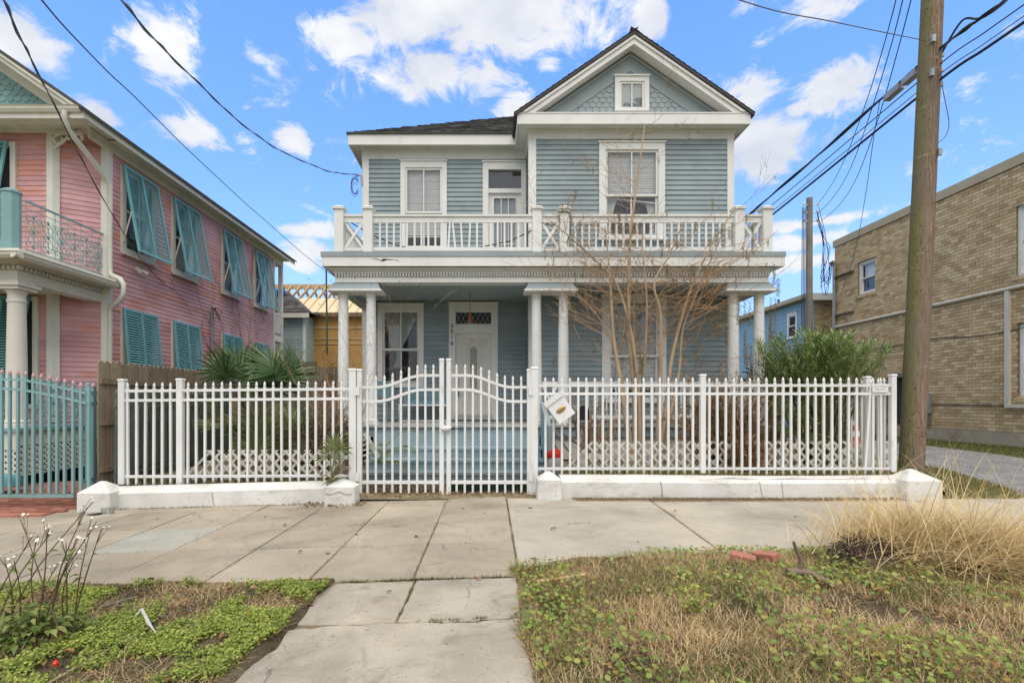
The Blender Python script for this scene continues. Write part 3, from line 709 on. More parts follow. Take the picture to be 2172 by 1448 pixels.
rake(house, 'gable_moulding', M['bluetrim'], .30, .05, Y2 - .075, Y2 - .03, 2.3, 7.941)
rake(house, 'rake_board', M['white'], .115, .155, YGF, YGF + .03, 2.6, 7.941)
rake(house, 'rake_crown', M['white'], .085, .06, YGF - .035, YGF - .001, 2.6, 7.941)
mb = MB()
for s in (-1, 1):                                      # sloping soffit behind the rake board
    t = apexz - .24
    mb.prism([(GX, YGF + .03, t), (GX + s * 2.45, YGF + .03, t - 2.45 * GP), (GX + s * 2.45, YGF + .03, t + .02 - 2.45 * GP), (GX, YGF + .03, t + .02)], (0, Y2 - YGF, 0))
mb.obj('rake_soffit', M['white'], house)
def fish_mesh(w, h, mat, name='shingle'):
    n = 8; r = w / 2; prof = [(-r, h), (-r, 0)] + [(-r * math.cos(math.pi * k / n), -r * .80 * math.sin(math.pi * k / n)) for k in range(1, n)] + [(r, 0), (r, h)]
    front = [(x, -.036 + (.026 * (z + r) / (h + r)), z) for x, z in prof]; back = [(x, 0, z) for x, z in prof]
    mb = MB(); k = len(prof); mb.add(front + back, [tuple(range(k)), tuple(range(2 * k - 1, k - 1, -1))] + [(i, i + k, (i + 1) % k + k, (i + 1) % k) for i in range(k)])
    return mb.mesh(name, mat)
FS_W, FS_H = .158, .112
fm = fish_mesh(FS_W - .008, FS_H + .05, M['bluetrim'])
gtop = apexz - .62
row = 0; z = 7.96
while z < gtop:
    x = GX - 2.2 + (row % 2) * FS_W / 2
    while x < GX + 2.2:
        if abs(x - GX) < (gtop - z) / GP - .01 and not (abs(x - PX(1340, Y2)) < .31 and z < PZ(166, Y2) - .12):
            inst('shingle', fm, gable, (x + U(-.003, .003), Y2 + .016, z + U(-.004, .004)), (U(-.01, .01), U(-.02, .02), 0))
        x += FS_W
    z += FS_H; row += 1
def window(wall, o, parent, glass, casing=.115, head=.15, sill=True, meet=.5, muntin=True, blind=None, curtain=None, cap=True, lower_blind=False, trim='white', proud=.05, depth=.5, interior='dark', head2=None):
    t0, t1, z0, z1 = o
    mb = MB(); wall.frame(mb, t0, t1, z0, z1, casing, -.06, proud, head, .07)
    if cap: wall.box(mb, t0 - .02, t1 + .02, 0, proud + .03, z1, z1 + .028)
    if sill: wall.box(mb, t0 - .03, t1 + .03, 0, proud + .05, z0 - .045, z0)
    w = mb.obj('window', M[trim], parent)
    a, b, c, d = t0 + casing, t1 - casing, z0 + .07, z1 - head
    if depth:
        mb = MB(); wall.frame(mb, a - .02, b + .02, c - .02, d + .02, .02, -depth, -.062); wall.box(mb, a - .02, b + .02, -depth - .02, -depth, c - .02, d + .02); mb.obj('recess', M[interior], w)
    m = c + (d - c) * meet; sw = .05
    mb = MB(); wall.frame(mb, a, b, m - .02, d, sw, -.015, .022)
    if muntin: wall.box(mb, (a + b) / 2 - .014, (a + b) / 2 + .014, -.012, .018, m + .03, d - sw)
    mb.obj('upper_sash', M[trim], w)
    mb = MB(); wall.frame(mb, a, b, c, m + .02, sw, -.058, -.02)
    if muntin: wall.box(mb, (a + b) / 2 - .014, (a + b) / 2 + .014, -.055, -.024, c + sw, m - .03)
    mb.obj('lower_sash', M[trim], w)
    for (za, zb, dd) in ((m + .03, d - sw, .004), (c + sw, m - .03, -.038)):
        xs = [(a + sw, (a + b) / 2 - .014), ((a + b) / 2 + .014, b - sw)] if muntin else [(a + sw, b - sw)]
        for (p_, q) in xs:
            mb = MB(); wall.box(mb, p_, q, dd - .002, dd + .002, za, zb); mb.obj('pane', glass, w)
    if blind:                                          # blind = fraction of the opening it covers from the top
        mb = MB(); zb = d - (d - c) * blind; z = d - .03
        tl = U(-.01, .01)
        while z > zb:
            tz = .025
            e0, e1 = U(-.003, .003), U(-.003, .003) + tl * (1 if z < zb + .2 else 0)
            mb.add([wall.p(a + .01, -.077, z + tz / 2 + e0), wall.p(b - .01, -.077, z + tz / 2 + e1), wall.p(b - .01, -.064, z - tz / 2 + e1), wall.p(a + .01, -.064, z - tz / 2 + e0)], [(0, 1, 2, 3)])
            z -= .029
        wall.box(mb, a + .03, b - .03, -.1, -.07, zb - .035, zb - .01); mb.obj('blind', M['blind'], w)
    return w, (a, b, c, d, m)
def pleated(wall, w, prof, zt, zb, d, mat, name='curtain', n=48, amp=.018):
    """cloth hanging between two edges prof(z)->(t0,t1), with pleats"""
    mb = MB(); rows = 14
    for j in range(rows + 1):
        z = zt + (zb - zt) * j / rows; t0, t1 = prof(j / rows)
        for i in range(n + 1):
            f = i / n; mb.v.append(tuple(wall.p(t0 + (t1 - t0) * f, d + amp * math.sin(f * 34 + .6 * math.sin(j * .7)) * (1 - .3 * j / rows), z)))
    for j in range(rows):
        for i in range(n): q = j * (n + 1) + i; mb.f.append((q, q + 1, q + n + 2, q + n + 1))
    return mb.obj(name, mat, w, smooth=180)
G = M['glass']
wUL, q = window(wallL, oUL, house, G, blind=.84, meet=.44)
wLL, q = window(wallL, oLL, house, M['glassd'], meet=.46)
a, b, c, d, m = q
pleated(wallL, wLL, lambda f: (a + .02 + .17 * f ** 1.3, b - .03 - .42 * f ** 1.1), d - .02, m + .02, -.085, M['lace'])
pleated(wallL, wLL, lambda f: (a + .28 + .05 * math.sin(f * 4), a + .46 - .04 * f), m - .02, m - .42, -.11, M['lace'], n=20)
wUB, q = window(wallB, oUB, house, G, casing=.15, head=.155, meet=.47, blind=.52, proud=.06)
a, b, c, d, m = q
pleated(wallB, wUB, lambda f: (a + .04 + .02 * abs(f - .5), a + .30 - .26 * math.sin(f * 2.2) * .6 + .02), m, c, -.12, M['lace'], n=26)
pleated(wallB, wUB, lambda f: (b - .26 + .2 * math.sin(f * 2.2) * .5, b - .04), m - .08, c, -.12, M['lace'], n=26)
mb = MB(); mb.bar(wallB.p(a + .06, -.09, m - .03), wallB.p(b - .04, -.09, m - .15), .02, .09, (0, 1, 0)); mb.obj('blind', M['blind'], wUB)
wLB, q = window(wallB, oLB, house, M['glassd'], casing=.18, head=.13, meet=.43, blind=.90, proud=.05)
oGW = topen(wallB, 1303, 1375, 166, 238.5, Y2)
wGW, q = window(Wall((XB, Y2 - .03), (XR, Y2 - .03)), oGW, house, M['glassd'], casing=.105, head=.11, sill=False, meet=-.02, depth=.3, proud=.045)
# ---- upper door with transom
def rect_panel(wall, mb, t0, t1, z0, z1, d, w=.02, h=.012):
    wall.frame(mb, t0, t1, z0, z1, w, d, d + h)
def door_frame(wall, o, jamb, head, mid0, mid1, name):
    t0, t1, z0, z1 = o; mb = MB()
    wall.frame(mb, t0, t1, z0, z1, jamb, -.08, .05, head, 0); wall.box(mb, t0 + jamb, t1 - jamb, -.08, .035, mid0, mid1)
    wall.box(mb, t0 - .02, t1 + .02, 0, .085, z1, z1 + .03)
    return mb.obj(name, M['white'], house)
t0, t1, z0, z1 = oUD
zm0, zm1 = PZ(410, Y1), PZ(401, Y1)
fd = door_frame(wallL, oUD, .14, PZ(345.6, Y1) - PZ(361, Y1), zm0, zm1, 'door_frame')
mb = MB(); wallL.box(mb, t0 + .14, t1 - .14, -.09, -.075, zm1, z1 - .1); wallL.box(mb, t0 + .1, t1 - .1, -.6, -.55, 4.5, z1); mb.obj('recess', M['dark'], fd)
mb = MB(); wallL.box(mb, t0 + .14, t1 - .14, -.03, -.025, zm1, z1 - .1); mb.obj('transom_pane', M['glass'], fd)
dt0, dt1 = t0 + .14, t1 - .14; gl0, gl1 = dt0 + .14, dt1 - .14
mb = MB(); wallL.frame(mb, dt0, dt1, 4.56, zm0, .12, -.07, -.03, .10, .28)
wallL.frame(mb, gl0 - .02, gl1 + .02, 4.84, zm0 - .10, .02, -.03, -.015)
ud = mb.obj('door', M['white'], house)
gw = (gl1 - gl0) / 3; zt, zb = zm0 - .12, 4.86; gh = (zt - zb) / 3
mb = MB()
for k in (1, 2): wallL.box(mb, gl0 + k * gw - .011, gl0 + k * gw + .011, -.055, -.028, zb, zt)
for k in (1, 2):
    for j in range(3): wallL.box(mb, gl0 + j * gw + .011, gl0 + (j + 1) * gw - .011, -.055, -.028, zb + k * gh - .011, zb + k * gh + .011)
mb.obj('muntin', M['white'], ud)
M['frost'] = plain('sheer_behind_glass', (.34, .36, .38), .8)
mb = MB(); wallL.box(mb, gl0 - .01, gl1 + .01, -.12, -.10, zb, zt); mb.obj('sheer', M['frost'], ud)
for k in range(3):
    for j in range(3):
        mb = MB(); wallL.box(mb, gl0 + k * gw + .012, gl0 + (k + 1) * gw - .012, -.045, -.042, zb + j * gh + .012, zb + (j + 1) * gh - .012); mb.obj('pane', M['glass'], ud)
mb = MB()
for zz in (5.0, 5.14): mb.tube([wallL.p(dt0 + .06, -.03, zz), wallL.p(dt0 + .06, .03, zz)], .028, 10)
mb.obj('door_knob', M['metal'], ud)
# ---- front door 2010
t0, t1, z0, z1 = oLD
tz0, tz1 = PZ(687, Y1), PZ(660, Y1)
fd = door_frame(wallL, (t0, t1, 1.06, z1), .155, z1 - PZ(658, Y1), PZ(707, Y1), PZ(690, Y1), 'door_frame')
mb = MB(); wallL.box(mb, t0 + .155, t1 - .155, -.1, .09, 1.06, PZ(879, Y1)); mb.obj('threshold', M['porchfloor'], fd)
tt0, tt1, tb0, tb1 = PX(967, Y1) - XL, PX(1040, Y1) - XL, PZ(686, Y1), PZ(663, Y1)
mb = MB(); wallL.frame(mb, t0 + .155, t1 - .155, PZ(690, Y1), PZ(658, Y1), tt0 - t0 - .155, -.06, .0, .05, .04); tr = mb.obj('transom', M['white'], house)
mb = MB(); wallL.box(mb, tt0, tt1, -.06, -.05, tb0, tb1); mb.obj('leaded_glass', M['black'], tr)
mb = MB(); nd = 7; dw = (tt1 - tt0) / nd; dh = tb1 - tb0
for k in range(nd):
    for (sa, sb) in ((0, 1), (1, 0)):
        mb.bar(wallL.p(tt0 + k * dw, -.043, tb0 + sa * dh), wallL.p(tt0 + (k + 1) * dw, -.043, tb0 + sb * dh), .008, .008, (0, 1, 0))
mb.obj('lead_came', M['metal'], tr)
for k in range(0, nd, 2):
    cxx, czz = tt0 + (k + .5) * dw, (tb0 + tb1) / 2; mb = MB()
    mb.add([wallL.p(cxx - dw * .4, -.048, czz), wallL.p(cxx, -.048, czz - dh * .4), wallL.p(cxx + dw * .4, -.048, czz), wallL.p(cxx, -.048, czz + dh * .4)], [(0, 1, 2, 3)]); mb.obj('diamond_pane', M['dark'], tr)
d0, d1, dz0, dz1 = PX(965.5, Y1) - XL, PX(1044, Y1) - XL, PZ(879, Y1), PZ(707, Y1)
M['doorw'] = paint('dirty_white_door', (.69, .67, .60), .06, (.44, .39, .29), .5, 3.5, .45, (1, 1, .7), .02, .05)
mb = MB(); wallL.box(mb, d0, d1, -.09, -.035, dz0, dz1); door = mb.obj('door', M['doorw'], house)
dw_, dh_ = d1 - d0, dz1 - dz0
def dpx(px): return PX(px, Y1) - XL
def dpy(py): return PZ(py, Y1)
mb = MB(); cx_ = dpx(1004.5)
def arch_ring(r0, r1, zc, zb, d, h):
    n = 12; pts = []
    for rr in (r0, r1): pts.append([(cx_ + rr * math.cos(math.pi * k / n), zc + rr * math.sin(math.pi * k / n)) for k in range(n + 1)])
    for k in range(n):
        q = [pts[0][k], pts[0][k + 1], pts[1][k + 1], pts[1][k]]
        mb.prism([wallL.p(x, d, z) for x, z in q], wallL.n * h)
    for s in (-1, 1): wallL.box(mb, min(cx_ + s * r0, cx_ + s * r1), max(cx_ + s * r0, cx_ + s * r1), d, d + h, zb, zc)
arch_ring(.09, .125, dpy(743), dpy(824), -.035, .022); arch_ring(.165, .185, dpy(743), dpy(750), -.035, .016)
for (xa, xb, ya, yb) in ((980, 1001, 719, 729), (1008, 1029, 719, 729), (979, 988, 730, 745), (1021, 1030, 730, 745), (980, 989, 754, 800), (1021, 1030, 754, 800), (980, 989, 806, 842), (1021, 1030, 806, 842), (980, 989, 849, 858), (1021, 1030, 849, 858), (996, 1014, 833, 858)):
    rect_panel(wallL, mb, dpx(xa), dpx(xb), dpy(yb), dpy(ya), -.035, .016, .014)
mb.obj('moulded_panel', M['doorw'], door)
mb = MB(); n = 12
prof = [(cx_ + .088 * math.cos(math.pi * k / n), dpy(743) + .088 * math.sin(math.pi * k / n)) for k in range(n + 1)] + [(cx_ - .088, dpy(824)), (cx_ + .088, dpy(824))]
mb.add([wallL.p(x, -.030, z) for x, z in prof], [tuple(range(len(prof)))]); M['obscure'] = plain('obscure_glass', (.30, .31, .28), .25, 0, .35, .2, 30); mb.obj('arched_pane', M['obscure'], door)
mb = MB()
zc = dpy(772)
for k in range(6):
    zz = dpy(765 + k * 9)
    mb.bar(wallL.p(cx_ - .07, -.026, zz), wallL.p(cx_, -.026, zz - .07), .007, .006, (0, 1, 0)); mb.bar(wallL.p(cx_ + .07, -.026, zz), wallL.p(cx_, -.026, zz - .07), .007, .006, (0, 1, 0))
mb.bar(wallL.p(cx_, -.026, dpy(824)), wallL.p(cx_, -.026, dpy(740)), .007, .006, (0, 1, 0))
mb.obj('lead_came', M['brass'], door)
mb = MB(); hx = dpx(970.5)
mb.tube([wallL.p(hx, -.03, dpy(806)), wallL.p(hx, .03, dpy(806))], .035, 12); mb.tube([wallL.p(hx, .02, dpy(810)), wallL.p(hx, .05, dpy(816)), wallL.p(hx, .02, dpy(823))], .013, 8); mb.obj('handle', M['metal'], door)
M['lockblue'] = plain('blue_lock_box', (.04, .11, .22), .5)
mb = MB(); wallL.box(mb, hx - .035, hx + .035, -.03, .02, dpy(840), dpy(826)); o = mb.obj('lock_box', M['lockblue'], None, wallL.p(hx, 0, dpy(840)), label='small dark blue key lock box hanging from the front door handle', cat='lock box')
# house number
def text_mesh(body, size, extrude, mat, name):
    cu = bpy.data.curves.new(name, 'FONT'); cu.body = body; cu.size = size; cu.extrude = extrude; cu.align_x = 'CENTER'; cu.resolution_u = 4
    o = bpy.data.objects.new(name, cu); COL.objects.link(o)
    me = bpy.data.meshes.new_from_object(o.evaluated_get(bpy.context.evaluated_depsgraph_get())); bpy.data.objects.remove(o); bpy.data.curves.remove(cu)
    me.name = name; me.materials.clear(); me.materials.append(mat); return me
for k, ch in enumerate('2010'):
    inst('house_number', text_mesh(ch, .135, .006, M['black'], 'digit'), fd, wallL.p(PX(959, Y1) - XL, .058, PZ(695 + k * 12.5, Y1)), (math.pi / 2, 0, 0))
# ---- roofs
def shingle_plane(o, u, v, n, nu, lu, lv, expo=.145, tab=.30, clip=None, rnd=random.Random(3)):
    """rows of asphalt tabs on a slope: o origin at eave, u along, v up the slope, n normal"""
    mb = MB(); r = 0; s = 0.0
    while s < lv:
        t = -(r % 2) * tab / 2
        while t < lu:
            w = tab * rnd.choice((.5, .75, 1.0, 1.0)); a, b = max(0, t), min(lu, t + w)
            if b - a > .02 and (clip is None or clip((a + b) / 2, s + expo / 2)):
                h = .010 + rnd.uniform(0, .010)
                q = [o + u * (a + .003) + v * (s - .01), o + u * (b - .003) + v * (s - .01), o + u * (b - .003) + v * (s + expo), o + u * (a + .003) + v * (s + expo)]
                mb.add([q[0] + n * h, q[1] + n * h, q[2] + n * .003, q[3] + n * .003, q[0], q[1]], [(0, 1, 2, 3), (4, 5, 1, 0)])
            t += w
        s += expo; r += 1
    return mb
HP = .65; x0, x1, y0, y1 = XEL - .03, GX + GHW + .03, YLF - .03, 22.4; zr = 7.955
hw = (x1 - x0) / 2; xm = (x0 + x1) / 2; rz = zr + hw * HP
mb = MB(); R1, R2 = (xm, y0 + hw, rz), (xm, y1 - hw, rz)
A, B, C_, D_ = (x0, y0, zr), (x1, y0, zr), (x1, y1, zr), (x0, y1, zr)
mb.add([A, B, C_, D_, R1, R2], [(0, 1, 4), (1, 2, 5, 4), (2, 3, 5), (3, 0, 4, 5), (3, 2, 1, 0)]); roof = mb.obj('roof', M['roofedge'], house)
mb = MB(); mb.box(x0 - .005, GX - GHW, y0 - .012, y0 + .3, zr - .004, zr + .022); mb.box(x0 - .005, x0 + .2, y0 + .3, 22, zr - .004, zr + .022); mb.obj('drip_edge', M['roofedge'], roof)
cs = 1 / math.sqrt(1 + HP * HP); vv = Vector((0, cs, HP * cs)); nn = Vector((0, -HP * cs, cs))
lu = x1 - x0
shingle_plane(Vector((x0, y0, zr + .02)), Vector((1, 0, 0)), vv, nn, 0, lu * .62, hw / cs, clip=lambda t, s: s * cs < min(t, lu - t) + .02).obj('shingles', M['shingle'], roof, kind='stuff')
# gable roof running back over the bay: sheathing with a visible edge of shingle
for s in (-1, 1):
    e = 2.66
    poly = [(GX, YGF - .06, apexz), (GX + s * e, YGF - .06, apexz - e * GP), (GX + s * e, YGF - .06, apexz - e * GP - .06), (GX, YGF - .06, apexz - .075)]
    MB().prism(poly, (0, 8.0, 0)).obj('gable_roof', M['roofedge'], roof)
    cg = 1 / math.sqrt(1 + GP * GP)
    u = Vector((0, 1, 0)); v = Vector((-s * cg, 0, GP * cg)); nrm = Vector((s * GP * cg, 0, cg))
    shingle_plane(Vector((GX + s * e, YGF - .075, apexz - e * GP + .002)), u, v, nrm, 0, 5.0, e / cg).obj('shingles', M['shingle'], roof, kind='stuff')
mb = MB()
for k in range(14):
    yy = YGF - .085 + k * .2
    mb.loft([[(GX - .12, yy, apexz - .075), (GX, yy, apexz + .025), (GX + .12, yy, apexz - .075), (GX, yy, apexz - .0)], [(GX - .12, yy + .24, apexz - .085), (GX, yy + .24, apexz + .012), (GX + .12, yy + .24, apexz - .085), (GX, yy + .24, apexz - .01)]])
mb.obj('ridge_cap', M['roofedge'], roof)
# ---- porch: floor, entablature, deck, columns
YD, XDL, XDR = 10.24, -3.376, 5.893                   # deck edge
YEN, XENL, XENR = 10.45, -3.166, 5.68                 # entablature face
for k in range(46):                                    # floor boards, running front to back
    a = -3.2 + k * .1915
    mb = MB(); mb.box(a + .003, a + .1885, 10.22 + U(-.012, .006), Y1 if a < XB - .1 else Y2, .99, 1.03 + U(-.002, .002)); mb.obj('floor_board', M['porchfloor'], house)
mb = MB(); mb.box(-3.2, 5.62, 10.27, 10.31, .80, .985); mb.box(-3.2, -3.16, 10.31, Y1, .80, .985); mb.box(5.58, 5.62, 10.31, Y2, .80, .985); mb.obj('porch_rim', M['deckpaint'], house)
mb = MB(); mb.box(1.15, 5.58, 10.34, 10.38, .34, .795); mb.obj('porch_skirt', M['white'], house)
mb = MB(); mb.box(-3.15, 1.0, 10.9, 10.95, 0, .98); mb.obj('porch_shade_sheet', M['dark'], house)  # near-black sheet added to stand in for the shade below the porch
mb = MB(); mb.box(XENL, XENR, YEN, YEN + .30, 3.935, 4.045); mb.box(XENL, XENL + .28, YEN + .30, Y1 - .04, 3.935, 4.045); mb.box(XENR - .28, XENR, YEN + .30, Y2 - .04, 3.935, 4.045)
mb.box(XENL, XENR, YEN + .03, YEN + .3, 4.045, 4.21); mb.box(XENL, XENL + .25, YEN + .3, Y1 - .04, 4.045, 4.21); mb.box(XENR - .25, XENR, YEN + .3, Y2 - .04, 4.045, 4.21)
mb.box(XENL - .012, XENR + .012, YEN - .012, YEN + .0, 3.935, 3.96)
ent = mb.obj('entablature', M['white'], house)
mb = MB(); mb.box(XENL - .02, XENR + .02, YEN - .035, YEN + .029, 4.112, 4.132)   # bed mouldings above the dentils
for k in range(4):
    o_ = .035 + k * .035; mb.box(XENL - o_, XENR + o_, YEN - o_, YEN + .028, 4.134 + k * .018, 4.15 + k * .018)
mb.obj('bed_moulding', M['white'], ent)
mb = MB(); x = XENL + .01
while x < XENR - .03:
    mb.box(x, x + .034, YEN - .042, YEN + .029, 4.052, 4.110); x += .0595
mb.obj('dentils', M['white'], ent, kind='stuff')
mb = MB(); mb.box(XENL + .26, XENR - .26, YEN + .3, Y1, 4.0, 4.02); mb.obj('porch_ceiling', M['bluetrim'], house)
mb = MB(); mb.box(XDL, XDR, YD, YD + .03, 4.215, 4.40); mb.box(XDL, XDL + .03, YD + .03, Y1, 4.215, 4.40); mb.box(XDR - .03, XDR, YD + .03, Y2, 4.215, 4.40); deck = mb.obj('deck_fascia', M['white'], house)
mb = MB(); mb.box(XDL + .03, XDR - .03, YD + .03, YEN + .2, 4.225, 4.245); mb.box(XDL + .03, XENL + .2, YEN + .2, Y1, 4.225, 4.245); mb.box(XENR - .2, XDR - .03, YEN + .2, Y2, 4.225, 4.245); mb.obj('deck_soffit', M['white'], house)
mb = MB(); mb.box(XDL - .015, XDR + .015, YD - .015, Y1, 4.405, 4.50); mb.obj('deck_floor', M['flash'], house)
# rotten split in the deck fascia
mb = MB(); pts = [(814, 548.5), (806, 553), (812, 554.5), (820, 551.5), (830, 551.5), (838, 550.5), (826, 549.5), (819, 549)]
mb.prism([Vector((PX(a, YD - .003), YD - .003, PZ(b, YD))) for a, b in pts], (0, .02, 0)); mb.obj('split', M['dark'], deck)
mb = MB()
for (a, b) in (((790, 548), (806, 551)), ((838, 551), (846, 552.5))): mb.bar(P(a[0], a[1], YD - .004), P(b[0], b[1], YD - .004), .008, .006, (0, 1, 0))
mb.obj('crack', M['dark'], deck)
COLX = [PX(728.5, Y3), PX(787, Y3), PX(1137.7, Y3), PX(1195, Y3), PX(1555.7, Y3), PX(1609.7, Y3)]
cprof = [(.165, 1.03), (.165, 1.08), (.135, 1.082), (.145, 1.12), (.118, 1.15)] + [(.116 - .02 * (k / 8) ** 1.6, 1.16 + (3.62 - 1.16) * k / 8) for k in range(9)] + [(.108, 3.625), (.108, 3.645), (.097, 3.65), (.097, 3.70), (.115, 3.715), (.118, 3.75)]
for x in COLX:
    MB().lathe((x, Y3), cprof, 22).obj('column', M['white2'], house, smooth=35)
for k in (0, 2, 4):
    a, b = COLX[k] - .17, COLX[k + 1] + .17
    mb = MB(); mb.box(a - .09, b + .09, Y3 - .26, Y3 + .24, 3.745, 3.785); cp = mb.obj('capital_slab', M['white'], house)
    mb = MB()
    mb.hexa([(a - .07, Y3 - .23, 3.786), (b + .07, Y3 - .23, 3.786), (b + .07, Y3 + .22, 3.786), (a - .07, Y3 + .22, 3.786), (a - .0, Y3 - .14, 3.934), (b + .0, Y3 - .14, 3.934), (b, Y3 + .2, 3.934), (a, Y3 + .2, 3.934)])
    mb.obj('capital_block', M['bluetrim'], house)
# brackets running back at the left end
mb = MB(); mb.box(COLX[0] - .1, COLX[0] + .1, Y3 + .24, Y1 - .04, 3.76, 3.934); mb.obj('return_beam', M['bluetrim'], house)
mb = MB(); mb.box(COLX[5] - .1, COLX[5] + .1, Y3 + .24, Y2 - .04, 3.76, 3.934); mb.obj('return_beam', M['bluetrim'], house)
# steps
for (yf, yb, zt, zl) in ((9.85, 10.27, .62, .42), (9.5, 9.9, .42, .235), (9.15, 9.55, .235, .03)):
    mb = MB(); mb.box(-2.35, 1.0, yf, yb, zt - .045, zt); mb.box(-2.33, .98, yf + .03, yb, zl - .02, zt - .046); mb.obj('step', M['deckpaint'], house)
mb = MB(); mb.box(-2.33, .98, 10.20, 10.268, .62, .86); mb.obj('riser', M['deckpaint'], house)
mb = MB(); mb.hexa([(1.005, 9.0, .0), (1.085, 9.0, .0), (1.085, 10.3, .0), (1.005, 10.3, .0), (1.005, 9.0, 1.08), (1.085, 9.0, 1.08), (1.085, 10.3, 1.5), (1.005, 10.3, 1.5)]); mb.obj('stair_wall', M['deckpaint'], house)
# ---- balustrades
def post(x, y, zb, zt, w, name='newel_post'):
    mb = MB(); mb.box(x - w / 2, x + w / 2, y - w / 2, y + w / 2, zb, zt)
    mb.box(x - w / 2 - .03, x + w / 2 + .03, y - w / 2 - .03, y + w / 2 + .03, zt, zt + .035)
    c = w / 2 + .035
    mb.hexa([(x - c, y - c, zt + .036), (x + c, y - c, zt + .036), (x + c, y + c, zt + .036), (x - c, y + c, zt + .036), (x - .05, y - .05, zt + .085), (x + .05, y - .05, zt + .085), (x + .05, y + .05, zt + .085), (x - .05, y + .05, zt + .085)])
    return mb.obj(name, M['white'], house)
YB = 10.55; PXS = [PX(q, YB) for q in (721, 782, 1138.5, 1196, 1565, 1624)]
for x in PXS: post(x, YB, 4.502, 5.44, .185)
bal = MB(); bal.box(-.019, .019, -.019, .019, 0, .50); balm = bal.mesh('baluster', M['white'])
def bottom_rail(r, a, b, y=None, z0=4.60, z1=4.675):
    y = YB if y is None else y
    mb = MB(); mb.box(a, b, y - .032, y + .032, z0, z1); mb.obj('bottom_rail', M['white'], r)
def rail_span(a, b, horizontal=True, lean=()):
    mb = MB(); mb.box(a, b, YB - .05, YB + .05, 5.305, 5.345); mb.box(a, b, YB - .02, YB + .02, 5.185, 5.304)
    r = mb.obj('railing', M['white'], house); bottom_rail(r, a, b)
    n = int(round((b - a) / .1425)); 
    for k in range(1, n):
        x = a + (b - a) * k / n
        rot = (0, lean.get(k, U(-.006, .006)), 0) if isinstance(lean, dict) else (0, U(-.006, .006), 0)
        inst('baluster', balm, r, (x + (-.02 if abs(rot[1]) > .02 else 0), YB, 4.68), rot)
    return r
rail_span(PXS[1] + .0925, PXS[2] - .0925, lean={11: .07, 12: -.10, 13: -.05, 14: .05, 5: .03})
rail_span(PXS[3] + .0925, PXS[4] - .0925)
def xpanel(a, b):
    mb = MB(); mb.box(a, b, YB - .05, YB + .05, 5.305, 5.345); mb.box(a, b, YB - .02, YB + .02, 5.185, 5.304)
    r = mb.obj('railing', M['white'], house); bottom_rail(r, a, b, None, 4.60, 4.66)
    for (za, zb, dy) in ((4.66, 5.185, -.013), (5.185, 4.66, .013)):
        mb = MB(); mb.bar((a + .02, YB + dy, za), (b - .02, YB + dy, zb), .024, .055, (0, 1, 0) if False else (0, 0, 1)); mb.obj('brace', M['white'], r)
for k in (0, 2, 4): xpanel(PXS[k] + .0925, PXS[k + 1] - .0925)
for (x, yend) in ((PXS[0], Y1 - .06), (PXS[5], Y2 - .06)):
    mb = MB(); mb.box(x - .05, x + .05, YB + .0925, yend, 5.305, 5.345); mb.box(x - .02, x + .02, YB + .0925, yend, 5.185, 5.304)
    r = mb.obj('railing', M['white'], house); m2 = MB(); m2.box(x - .035, x + .035, YB + .0925, yend, 4.60, 4.675); m2.obj('bottom_rail', M['white'], r); n = int((yend - YB - .1) / .14)
    for k in range(1, n): inst('baluster', balm, r, (x, YB + .0925 + (yend - YB - .0925) * k / n, 4.68))
    post(x, yend, 4.502, 5.44, .1, 'wall_post')
# lower porch rail behind the tree
def low_rail(a, b):
    mb = MB(); mb.box(a, b, Y3 - .04, Y3 + .04, 1.86, 1.92); r = mb.obj('railing', M['white'], house); bottom_rail(r, a, b, Y3, 1.15, 1.22)
    n = int((b - a) / .19)
    for k in range(1, n): inst('baluster', balm, r, (a + (b - a) * k / n, Y3, 1.22), None, (.8, .8, 1.28))
low_rail(COLX[3] + .12, COLX[4] - .12)
for (a, b) in ((COLX[2] + .12, COLX[3] - .12), (COLX[4] + .12, COLX[5] - .12)):
    mb = MB(); mb.box(a, b, Y3 - .04, Y3 + .04, 1.86, 1.92); r = mb.obj('railing', M['white'], house); bottom_rail(r, a, b, Y3, 1.15, 1.22)
    for (za, zb, dy) in ((1.22, 1.86, -.012), (1.86, 1.22, .012)): mb = MB(); mb.bar((a, Y3 + dy, za), (b, Y3 + dy, zb), .02, .045); mb.obj('brace', M['white'], r)
# weatherhead with looped wires at the left corner
mb = MB(); c = P(762, 372, Y1 - .05)
mb.tube([c + Vector((.06, 0, -.25)), c + Vector((.05, 0, -.02)), c, c + Vector((-.06, -.03, -.03))], .022, 8); wh = mb.obj('weatherhead', M['metal'], house)
mb = MB()
for k in range(5):
    r = U(.10, .2); pts = [c + Vector((-.05 + r * .55 * math.cos(t) - .05, -.03 + U(-.01, .01), -.25 + 1.25 * r * math.sin(t) - .05 * k * .4)) for t in lin(.6, .6 + 5.2, 16)]
    mb.tube(pts, .006, 5)
mb.obj('wire_loop', M['cable'], wh)
# gutter of the side soffit is hidden; dark interior box so openings never show the sky
mb = MB(); mb.box(XL + .7, XR - .7, Y1 + .75, 21, .6, 7.6); mb.obj('inner_mass', M['dark'], house)
